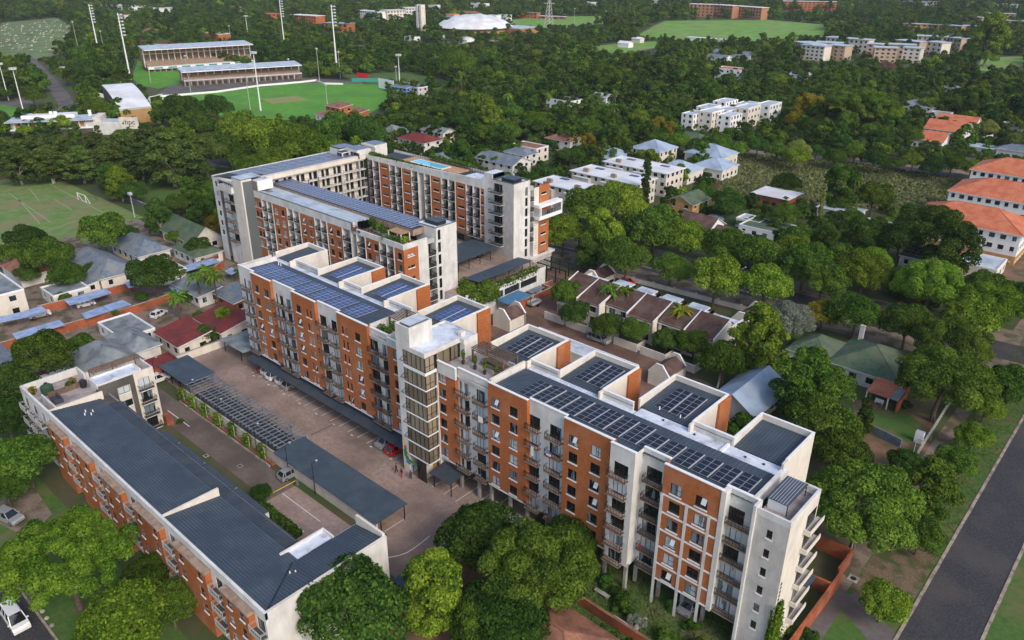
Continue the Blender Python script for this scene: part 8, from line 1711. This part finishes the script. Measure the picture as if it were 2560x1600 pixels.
mat('bed_wall', (.30, .29, .27), (.38, .36, .34), .9, 1.0)
wall_line('low grey retaining wall of the garden bed, long side', [(-41.4, 66.3), (-38.2, 66.3)], 0, .7, 'bed_wall', w=.35); wall_line('low grey retaining wall of the garden bed, return', [(-38.2, 66.3), (-38.0, 69.0)], 0, .7, 'bed_wall', w=.35)
p = MB(); p.box(-46.3, -43.9, 68.6, 69.2, .4, .52, 'concrete'); p.box(-46.1, -45.8, 68.65, 69.15, 0, .4, 'concrete'); p.box(-44.4, -44.1, 68.65, 69.15, 0, .4, 'concrete'); solo('stone_bench', p, 'pale concrete bench in the garden under the long block', 'bench')
# ---- palms
def palm(x, y, h, label, pale=False, fr=26, L=2.6, dead=False):
 t = thing('palm_tree', label, 'palm', (x, y, 0)); p = MB()
 for i in range(6): p.tube((x, y, h*i/6), (x, y, h*(i+1)/6), .26-.012*i, .26-.012*(i+1)+.02, 'trunk', 8, False)
 put('trunk', p, t); c = MB(); g = random.Random(int(x*13+y))
 for i in range(fr):
  a = 2*math.pi*i/fr+g.uniform(-.15, .15); up = g.uniform(-.15, 1.1); l = L*g.uniform(.8, 1.1); pts = []
  for k in range(7): s = k/6; pts.append(Vector((x+math.cos(a)*l*s, y+math.sin(a)*l*s, h+l*(up*s-.95*s*s))))
  sd = Vector((-math.sin(a), math.cos(a), 0))
  for k in range(6):
   w0, w1 = (.10+.42*math.sin(math.pi*min(k/6+.1, 1)))*.8, (.10+.42*math.sin(math.pi*min((k+1)/6+.08, 1)))*.8
   m = ('leaf_yellow' if pale and i % 2 else 'leaf_mid') if not pale else ('leaf_bright' if i % 3 else 'leaf_yellow')
   for s_ in (-1, 1): c.quad(pts[k], pts[k+1], pts[k+1]+sd*s_*w1-Vector((0, 0, w1*.55)), pts[k]+sd*s_*w0-Vector((0, 0, w0*.55)), m)
 put('crown', c, t)
 if dead:
  d = MB()
  for i in range(12):
   a = 2*math.pi*i/12; d.quad((x+.2*math.cos(a), y+.2*math.sin(a), h-.2), (x+.2*math.cos(a+.3), y+.2*math.sin(a+.3), h-.2), (x+1.0*math.cos(a+.3), y+1.0*math.sin(a+.3), h-2.6), (x+.8*math.cos(a), y+.8*math.sin(a), h-2.7), 'dead_frond')
  put('dead_fronds', d, t)
for px, py, h, lb, pl, L in ((1520, 800, 8.5, 'tall feather palm before the second townhouse, left of the pair', 0, 3.0), (1562, 800, 8.0, 'tall feather palm before the second townhouse, right of the pair', 0, 2.8), (1697, 850, 7.5, 'yellowing palm with hanging dead fronds before the fifth townhouse', 1, 3.2), (1765, 870, 6.0, 'green feather palm beside the yellowing palm', 0, 3.0), (505, 765, 8.5, 'feather palm left of the block end', 0, 3.4), (548, 775, 9.5, 'tallest feather palm at the block end', 0, 3.6), (452, 800, 6.5, 'feather palm by the long white garden house', 0, 3.2), (530, 745, 8.0, 'feather palm right behind the other palms', 0, 3.0), (2122, 545, 13, 'tall thin palm among the pale cypresses', 0, 2.6), (1155, 262, 18, 'shaggy fan palm beyond the cricket ground', 0, 3.4), (1205, 320, 16, 'shaggy fan palm group above the tree belt', 0, 3.8), (1270, 318, 16, 'shaggy fan palm right of the fan palm group', 0, 3.4), (1510, 340, 15, 'fan palm behind the maroon roof, left', 0, 3.2), (1530, 345, 15, 'fan palm behind the maroon roof, right', 0, 3.2), (1535, 302, 15, 'thin palm beyond the maroon roof', 0, 2.6), (2270, 420, 0, '', 0, 0)):
 if h: c = at(px, py); palm(c.x, c.y, h, lb, bool(pl), L=L, dead=bool(pl) or h > 14)
# ---- the suburb's wood: scattered trees; where the photograph shows a clear view nothing is planted in front
def inside(x, y, poly):
 c = False; n = len(poly)
 for i in range(n):
  (x1, y1), (x2, y2) = poly[i], poly[(i+1) % n]
  if (y1 > y) != (y2 > y) and x < (x2-x1)*(y-y1)/(y2-y1)+x1: c = not c
 return c
def ring_of(o):
 a = np.array([o.matrix_local @ Vector(v) for v in o.bound_box]); return a
KEEP = []                                          # ground outlines kept free of trunks
for o in COL.objects:
 if o.get('kind') == 'structure' and o.name.split('.')[0] in ('street', 'road', 'cross_street', 'lower_road', 'veld', 'soccer_field', 'cricket_outfield', 'playing_field', 'stadium_apron', 'far_meadow', 'cemetery_lawn', 'stadium_road', 'stadium_parking', 'stadium_yard', 'sports_road', 'suburb_street', 'courtyard_paving', 'drive_paving', 'inner_paving', 'townhouse_drive', 'podium_yard', 'neighbour_yard', 'garden_soil', 'garden_lawn', 'house_lawn', 'house_yard', 'footpath', 'bank_grass', 'grass', 'orange_yard', 'road_verge', 'street_verge', 'verge_soil', 'lower_road'):
  p = [(v.co.x, v.co.y) for v in o.data.vertices]; KEEP.append((p, min(a[0] for a in p), max(a[0] for a in p), min(a[1] for a in p), max(a[1] for a in p)))
def gbox(x0, x1, y0, y1): KEEP.append((rect(x0, x1, y0, y1), x0, x1, y0, y1))
gbox(-210, -112, 98, 162); gbox(-145, -20, 28, 96); gbox(-142, -60, 28, 50); gbox(-118, -64, 117, 168); gbox(-60, -28, 140, 168); gbox(-70, -18, 228, 345); gbox(-176, -140, 198, 258); gbox(-262, -152, 20, 110)
# views kept open: photograph rectangle of what must stay visible, and how far away it stands
VIEW = []
for o in list(COL.objects):
 if o.parent is None and o.get('category') and o.get('category') not in ('floodlight', 'light pole', 'pylon', 'climbing plant', 'car', 'van', 'pickup', 'bicycle', 'palm'):
  xs, ys, dm = [], [], 1e9
  for ch in o.children_recursive if o.children else [o]:
   if ch.type != 'MESH': continue
   for v in ch.bound_box:
    q = Vector(v)
    if ch.parent is not None:
     if ch.parent.parent is not None: continue
     rm = Matrix.Rotation(ch.parent.rotation_euler.z, 4, 'Z'); q = ch.parent.location + rm @ (ch.location + q if abs(ch.rotation_euler.z) < 1e-4 else ch.location)
    else: q = ch.location + q
    a, b_, w_ = proj(q)
    if w_ > 5: xs.append(a); ys.append(b_); dm = min(dm, w_)
  if xs and dm > 150: VIEW.append((min(xs), max(xs), min(ys), max(ys), dm, .97 if o['category'] in ('grandstand', 'hall', 'sports building', 'arena', 'tower', 'residence', 'institution', 'goal', 'sign') else .62))
for p_, d_ in (((1780, 1990, 392, 495), 400), ((1990, 2430, 402, 500), 400), ((370, 760, 120, 240), 600), ((505, 960, 205, 292), 430), ((1600, 2060, 52, 92), 900), ((1280, 1510, 42, 66), 950), ((1490, 1640, 105, 130), 720), ((0, 165, 45, 140), 650), ((0, 240, 455, 610), 300), ((330, 450, 155, 215), 520), ((870, 1120, 185, 225), 470), ((2445, 2560, 145, 172), 620), ((1390, 1462, 318, 342), 340), ((50, 190, 130, 270), 480), ((1160, 1245, 88, 104), 640)): VIEW.append((*p_, d_, .98))
def blocked(x, y, R_, sh):
 h = stem(R_, sh)+crown_h(sh)*R_; a, b_, w_ = proj((x, y, h*.5)); r = R_*FPX/w_; t = proj((x, y, h))[1]; lo = proj((x, y, stem(R_, sh)*.8))[1]
 for x0, x1, y0, y1, d, k in VIEW:
  if w_ < d+3 and a+r*.72 > x0 and a-r*.72 < x1 and t < y0+(y1-y0)*k and lo > y0-2: return True
 return False
grid = {}
def near(x, y, R_):
 for i in range(int((x-14)//14), int((x+14)//14)+1):
  for j in range(int((y-14)//14), int((y+14)//14)+1):
   for (a, b_, q) in grid.get((i, j), ()):
    if (a-x)**2+(b_-y)**2 < ((q+R_)*.54)**2: return True
 return False
def book(x, y, R_): grid.setdefault((int(x//14), int(y//14)), []).append((x, y, R_))
for t in TREES: book(t[0], t[1], t[2])
HAND = len(TREES)
HB = [(o.location.x, o.location.y) for o in COL.objects if o.parent is None and o.get('category') in ('house', 'flats', 'residence', 'school block', 'office', 'shed', 'hall', 'institution')]
LEAFW = ['leaf_dark']*5+['leaf_mid']*6+['leaf_bright']*2+['leaf_olive']*2
rr_ = random.Random(5)
ang0 = math.atan2(CAMF.x, CAMF.y)
tries = 0
for d0, d1, n_, rmin, rmax in ((150, 330, 2600, 3.6, 6.6), (330, 620, 8000, 4.2, 7.6), (620, 1000, 11000, 4.8, 8.2), (1000, 1750, 17000, 5.5, 9.5)):
 for _ in range(n_):
  d = math.sqrt(rr_.uniform(d0*d0, d1*d1)); a = ang0+rr_.uniform(-R(36), R(36)); x, y = d*math.sin(a), d*math.cos(a)
  R_ = rr_.uniform(rmin, rmax)*rr_.uniform(.75, 1.0)
  if near(x, y, R_): continue
  if any(x0-R_*.35 < x < x1+R_*.35 and y0-R_*.35 < y < y1+R_*.35 and (inside(x, y, p) or inside(x+R_*.5, y, p) or inside(x-R_*.5, y, p) or inside(x, y+R_*.5, p) or inside(x, y-R_*.5, p)) for p, x0, x1, y0, y1 in KEEP): continue
  sh = rr_.choices(('dome', 'tall', 'airy', 'umbrella', 'shrub'), (10, 3, 3, 2, 1))[0]
  if blocked(x, y, R_, sh):
   R_ *= .5; sh = 'shrub'
   if blocked(x, y, R_, sh) or near(x, y, R_): continue
  TREES.append([x, y, R_, sh, rr_.choice(LEAFW), None, rr_.uniform(.85, 1.1)]); book(x, y, R_)
# the 300 that show largest stand as trees of their own, the rest are one wood
def shown(t):
 h = stem(t[2], t[3])+crown_h(t[3])*t[2]*.5; a, b_, w_ = proj((t[0], t[1], h)); r = t[2]*FPX/w_
 return r if (-r*.6 < a < 2560+r*.6 and -r*.6 < b_ < 1600+r*.6 and w_ > 5) else -1
order = sorted(range(len(TREES)), key=lambda i: -(shown(TREES[i])+(1000 if i < HAND and shown(TREES[i]) > 0 else 0)))
own = [i for i in order if shown(TREES[i]) > 0][:292]
LM = [(60, 470, 'the football field'), (205, 500, 'the football goal'), (316, 236, 'the curved roof hall'), (135, 290, 'the sports building'), (335, 310, 'the lettered sign wall'), (90, 180, 'the stadium parking'), (80, 90, 'the graves'), (500, 145, 'the tall grandstand'), (610, 185, 'the low grandstand'), (720, 250, 'the cricket outfield'), (970, 220, 'the sight screen'), (850, 270, 'the maroon clubhouse'), (1050, 225, 'the grey concrete block'), (690, 410, 'the long solar roof'), (930, 350, 'the penthouse roofs'), (1070, 395, 'the rooftop pool'), (1045, 345, 'the red hipped roof'), (1258, 398, 'the slate roof'), (1325, 362, 'the flat cream house'), (1412, 345, 'the maroon roof'), (1412, 246, 'the green flat roofs'), (1425, 330, 'the short suburb street'), (1480, 450, 'the nearest white roofed flats'), (1600, 410, 'the farthest white roofed flats'), (1610, 370, 'the pale blue roofs'), (1840, 275, 'the cubic white flats'), (1830, 170, 'the white house with the orange strip'), (1836, 132, 'the violet slate roof'), (1565, 110, 'the small white field houses'), (1830, 80, 'the long meadow'), (1400, 55, 'the far meadow'), (1186, 70, 'the domed arena'), (1054, 60, 'the concrete tower'), (990, 35, 'the pale office block'), (760, 50, 'the brick block'), (2060, 125, 'the left residence group'), (2260, 125, 'the right residence group'), (2370, 66, 'the long low brick block'), (1815, 20, 'the orange brick hall'), (2002, 186, 'the white cottage'), (2362, 215, 'the pale hipped roof'), (2298, 262, 'the grey roof in the right wood'), (2380, 320, 'the orange roofed pair'), (2500, 155, 'the small right meadow'), (2545, 372, 'the slate house at the edge'), (1980, 450, 'the overgrown plot'), (2200, 420, 'the street by the overgrown plot'), (1715, 480, 'the yellow green roofed house'), (1770, 545, 'the brown gable'), (1860, 575, 'the white house with the green flat roof'), (1880, 510, 'the red brick flat roof'), (2010, 520, 'the pale flat roof'), (2440, 540, 'the nearest orange roof'), (2230, 640, 'the small solar roof'), (2460, 660, 'the white annex'), (1340, 640, 'the entrance gate'), (1520, 620, 'the street lamp'), (1600, 740, 'the townhouse row'), (1900, 790, 'the far townhouse garage'), (2140, 880, 'the green tiled house'), (1880, 985, 'the pale grey gabled house'), (2240, 1000, 'the verandah'), (2340, 1040, 'the palisade fence'), (2480, 900, 'the street corner'), (2560, 1000, 'the road'), (260, 660, 'the pale ridged slate house'), (365, 610, 'the lichen roofed house'), (470, 580, 'the green gabled house'), (180, 725, 'the grey cottage'), (50, 720, 'the cream flats'), (260, 890, 'the slatted hipped house'), (60, 850, 'the long slate house'), (150, 1100, 'the low block'), (520, 700, 'the palms'), (80, 1540, 'the minivan')]
TONE = {'leaf_dark': 'dark green', 'leaf_mid': 'mid green', 'leaf_bright': 'light green', 'leaf_olive': 'olive green', 'leaf_yellow': 'yellow', 'leaf_lime': 'lime', 'leaf_grey': 'grey green', 'leaf_pink': 'pinkish'}
FORM = {'dome': 'round crowned tree', 'tall': 'upright tree', 'airy': 'open crowned tree', 'umbrella': 'spreading tree', 'shrub': 'low bushy tree', 'column': 'thin cypress', 'cone': 'cone shaped cypress'}
MEM = {'dome': 'oak_tree', 'tall': 'broadleaf_tree', 'airy': 'eucalyptus_tree', 'umbrella': 'spreading_tree', 'shrub': 'bush', 'column': 'cypress_tree', 'cone': 'cypress_tree'}
def w_of(x, y): return proj((x, y, 5))[2]
for k in own:
 x, y, R_, sh, lf, lb, fl = TREES[k]; st = stem(R_, sh)
 if not lb:
  a, b_, w_ = proj((x, y, st+R_*.5)); r = R_*FPX/w_; q = min(LM, key=lambda q: (q[0]-a)**2+((q[1]-b_)*1.6)**2)
  dx, dy = a-q[0], b_-q[1]; rel = ('in front of' if dy > 0 else 'behind') if abs(dx) < max(r, 1.3*abs(dy)) else ('to the right of' if dx > 0 else 'to the left of')
  if (dx*dx+dy*dy) < r*r: rel = 'beside'
  sz = 'large ' if R_ > 5.9 else ('small ' if R_ < 4.5 else ''); lb = f'{sz}{TONE[lf]} {FORM[sh]} {rel} {q[2]}'; lb = lb if len(lb.split()) < 17 else lb.replace('large ', '').replace('small ', '').replace('to the ', ''); gp = f'{sz}{TONE[lf]} {FORM[sh]}s {rel} {q[2]}'
 else: gp = None
 t = thing('broadleaf_tree' if sh in ('dome', 'tall', 'umbrella', 'airy') else MEM[sh], lb, 'bush' if sh == 'shrub' and R_ < 3 else 'tree', (x, y, 0), 0, gp)
 tr = bpy.data.objects.new('trunk', rr_.choice(TRP if sh == 'airy' and R_ > 3 else TRK)); COL.objects.link(tr); tr.parent = t; hh = st+crown_h(sh)*R_*.35*fl
 tr.scale = (R_*.9 if sh not in ('column',) else R_*.5, R_*.9 if sh not in ('column',) else R_*.5, hh/1.4); tr.rotation_euler = (0, 0, rr_.uniform(0, 6.28))
 me = rr_.choice(CR['big' if sh == 'dome' and R_ > 7.2 and w_of(x, y) < 190 else 'bigu' if sh == 'umbrella' and R_ > 7.2 else sh]); c = bpy.data.objects.new('crown', me); COL.objects.link(c); c.parent = t; c.location = (0, 0, st); c.scale = (R_*rr_.uniform(.94, 1.06), R_*rr_.uniform(.94, 1.06), R_*fl); c.rotation_euler = (0, 0, rr_.uniform(0, 6.28))
 c.material_slots[0].link = 'OBJECT'; c.material_slots[0].material = MATS[lf]
rest = [i for i in order if i not in set(own) and shown(TREES[i]) > -1 or False]
oset = set(own); rest = [i for i in range(len(TREES)) if i not in oset]
# one wood: crowns instanced on points
wc = bpy.data.collections.new('wood_crowns')
for j, me in enumerate(CRF):
 for lf in ('leaf_dark', 'leaf_mid', 'leaf_olive', 'leaf_bright'):
  m2 = me.copy(); m2.materials.clear(); m2.materials.append(MATS[lf]); wc.objects.link(bpy.data.objects.new('wood_crown', m2))
pm = bpy.data.meshes.new('wood'); pts = []; scl = []; idx = []
NM = len(wc.objects)
names = sorted(o.name for o in wc.objects)
for i in rest:
 x, y, R_, sh, lf, lb, fl = TREES[i]; pts.append((x, y, stem(R_, sh)*.55)); scl.append((R_*1.05, R_*1.05, R_*fl)); idx.append(rr_.choices(range(NM), [(6, 6, 2, 1.5)[q % 4] for q in range(NM)])[0])
pm.from_pydata(pts, [], [])
a = pm.attributes.new('crown_scale', 'FLOAT_VECTOR', 'POINT'); a.data.foreach_set('vector', np.array(scl, np.float32).reshape(-1))
a = pm.attributes.new('crown_kind', 'INT', 'POINT'); a.data.foreach_set('value', np.array(idx, np.int32))
a = pm.attributes.new('crown_turn', 'FLOAT_VECTOR', 'POINT'); a.data.foreach_set('vector', np.array([(0, 0, rr_.uniform(0, 6.28)) for _ in pts], np.float32).reshape(-1))
wood = bpy.data.objects.new('wood', pm); COL.objects.link(wood); wood['kind'] = 'stuff'; wood['label'] = 'far wood of mixed green crowns filling the suburb'
ng = bpy.data.node_groups.new('wood_nodes', 'GeometryNodeTree'); ng.interface.new_socket('Geometry', in_out='INPUT', socket_type='NodeSocketGeometry'); ng.interface.new_socket('Geometry', in_out='OUTPUT', socket_type='NodeSocketGeometry')
N = ng.nodes; gi = N.new('NodeGroupInput'); go = N.new('NodeGroupOutput'); ip = N.new('GeometryNodeInstanceOnPoints'); ci = N.new('GeometryNodeCollectionInfo'); ci.inputs['Collection'].default_value = wc; ci.inputs['Separate Children'].default_value = True; ci.inputs['Reset Children'].default_value = True
def named(nm, ty): q = N.new('GeometryNodeInputNamedAttribute'); q.data_type = ty; q.inputs['Name'].default_value = nm; return q.outputs['Attribute']
L_ = ng.links; L_.new(gi.outputs[0], ip.inputs['Points']); L_.new(ci.outputs[0], ip.inputs['Instance']); ip.inputs['Pick Instance'].default_value = True
L_.new(named('crown_kind', 'INT'), ip.inputs['Instance Index']); L_.new(named('crown_scale', 'FLOAT_VECTOR'), ip.inputs['Scale'])
er = N.new('FunctionNodeEulerToRotation'); L_.new(named('crown_turn', 'FLOAT_VECTOR'), er.inputs[0]); L_.new(er.outputs[0], ip.inputs['Rotation']); L_.new(ip.outputs[0], go.inputs[0])
md = wood.modifiers.new('wood', 'NODES'); md.node_group = ng
print('TREES', len(TREES), 'own', len(own), 'wood', len(rest))
# grass tufts and weeds on the overgrown plot: a low uneven cover
def tufts(name, poly, n, hmin, hmax, mats, s, z=.03):
 b = MB(); xs = [p[0] for p in poly]; ys = [p[1] for p in poly]; c = 0
 while c < n:
  x, y = rr_.uniform(min(xs), max(xs)), rr_.uniform(min(ys), max(ys)); c += 1
  if not inside(x, y, poly): continue
  a = rr_.uniform(0, 3.14); h = rr_.uniform(hmin, hmax); w = s*rr_.uniform(.6, 1.3); dx, dy = math.cos(a)*w, math.sin(a)*w; lx, ly = rr_.uniform(-.3, .3), rr_.uniform(-.3, .3)
  b.quad((x-dx, y-dy, z), (x+dx, y+dy, z), (x+dx*.5+lx, y+dy*.5+ly, z+h), (x-dx*.5+lx, y-dy*.5+ly, z+h), rr_.choice(mats))
 return put(name, b, kind='stuff')
mat('dry_grass', (.15, .15, .06), (.22, .20, .085), .95, 2.0)
mat('weed', (.06, .085, .022), (.10, .125, .035), .95, 2.0)
vp = pxs((1775, 500), (1790, 405), (1862, 385), (2110, 402), (2395, 447), (2440, 470), (2330, 525), (2010, 525))
tufts('weeds', vp, 14000, .15, .7, ('dry_grass', 'weed', 'weed'), .45)
tufts('grass', rect(-62, -25, 64.5, 80), 7000, .08, .3, ('weed',), .12, .014)
tufts('grass', rect(-20.3, -12.8, 112, 200), 8000, .05, .18, ('weed',), .10, .018)

gs = MB(); cp = pxs((0, 118), (0, 62), (140, 48), (180, 70), (165, 122), (60, 140))
for _ in range(420):
 x, y = rr_.uniform(min(p[0] for p in cp), max(p[0] for p in cp)), rr_.uniform(min(p[1] for p in cp), max(p[1] for p in cp))
 if inside(x, y, cp): gs.box(x-.5, x+.5, y-.9, y+.9, 0, .35, rr_.choice(('plaster', 'plaster_grey', 'slab_brown')), bot=False); gs.box(x-.5, x+.5, y+.7, y+.9, .35, 1.1, 'plaster', bot=False)
put('gravestones', gs, kind='stuff')
for px, py, nm in ((58, 1460, 'first'), (69, 1476, 'second'), (75, 1486, 'third'), (84, 1494, 'fourth'), (94, 1512, 'fifth'), (107, 1531, 'sixth'), (118, 1548, 'seventh'), (131, 1566, 'eighth')):
 c = at(px, py); b = MB(); b.ball((c.x, c.y, .22), .34, 'concrete', 8, 5, .75); solo('boulder', b, 'pale round boulder along the kerb of the lower road, ' + nm + ' from the spreading tree', 'boulder', base=c)
def py_(px, py, Y):
 d = CAMR*((px-1280)/FPX)+CAMD*((py-800)/FPX)+CAMF; t = (Y-EYE.y)/d.y; return EYE+d*t
for px, py, cs, w, h, lb in ((1201, 1049, ('white',), .9, 1.0, 'white towel hung over a balcony rail right of the glass tower'), (1371, 1137, ('paint_blue', 'cloth_white', 'cloth_red'), .8, 1.0, 'white, blue and red striped towel on a balcony rail of the long block'), (1330, 1128, ('cloth_white',), .45, 1.6, 'pale curtain hung in an open balcony door of the long block'), (955, 1023, ('cloth_red',), .4, .4, 'small red cloth on a balcony rail left of the glass tower'), (1599, 1365, ('cloth_red',), .3, 1.0, 'red bag hung on a balcony rail beside the framed brick bay')):
 c = py_(px, py, 71.95); b = MB(); n = len(cs)
 for i, m in enumerate(cs): b.box(c.x-w/2, c.x+w/2, c.y-.03, c.y+.03, c.z-h/2+h*(n-1-i)/n, c.z-h/2+h*(n-i)/n, m)
 solo('towel', b, lb, 'laundry')
for px, py, h, lb, dx, dy in ((1607, 662, 8.5, 'street lamp on the near verge between two round street trees', .3, 1.4), (1845, 745, 8.0, 'street lamp behind the far end of the townhouse row', .3, 1.4), (2268, 1190, 7.5, 'pale pole beside the palisade fence over the footpath', .8, 0), (2122, 1400, 6.5, 'thin pale pole at the corner of the brick yard wall', .5, 0), (2325, 120, 14, 'thin tall pole before the right residence group', 1, 0), (1745, 330, 9, 'street lamp beyond the pale blue roofs', -.5, 1.2), (1425, 326, 8, 'street lamp on the short suburb street', .5, 1)):
 c = at(px, py); lamp_post(c.x, c.y, h, lb, dx, dy, m='steel_pale')
c = at(2133, 1447); b = MB(); b.box(c.x-.7, c.x+.7, c.y-.7, c.y+.7, .03, .09, 'concrete'); b.disc((c.x, c.y, .095), .42, 'steel', 14); solo('manhole_cover', b, 'dark round manhole cover in a pale slab on the driveway', 'manhole', base=c)
for px, py, nm in ((515, 1140, 'below the vine screens'), (627, 1020, 'beside the kerbed planter'), (600, 1165, 'nearest the boom')): c = at(px, py); b = MB(); b.box(c.x-.5, c.x+.5, c.y-.4, c.y+.4, .02, .05, 'concrete'); b.box(c.x-.3, c.x+.3, c.y-.22, c.y+.22, .052, .06, 'steel'); solo('drain_cover', b, 'small drain cover in the inner drive, ' + nm, 'drain', base=c)
# ---- thin air: one closed box round everything that is seen
hz = MB(); hz.box(-2600, 900, -300, 3200, -1.0, 86.0, 'white'); haze = put('haze', hz, kind='stuff')
hm = bpy.data.materials.new('haze'); hm.use_nodes = True; hn = hm.node_tree.nodes; hn.remove(hn['Principled BSDF']); pv = hn.new('ShaderNodeVolumePrincipled'); pv.inputs['Color'].default_value = (.80, .87, .95, 1); pv.inputs['Density'].default_value = .00006; pv.inputs['Anisotropy'].default_value = .0
hm.node_tree.links.new(pv.outputs[0], hn['Material Output'].inputs['Volume']); haze.data.materials.clear(); haze.data.materials.append(hm)
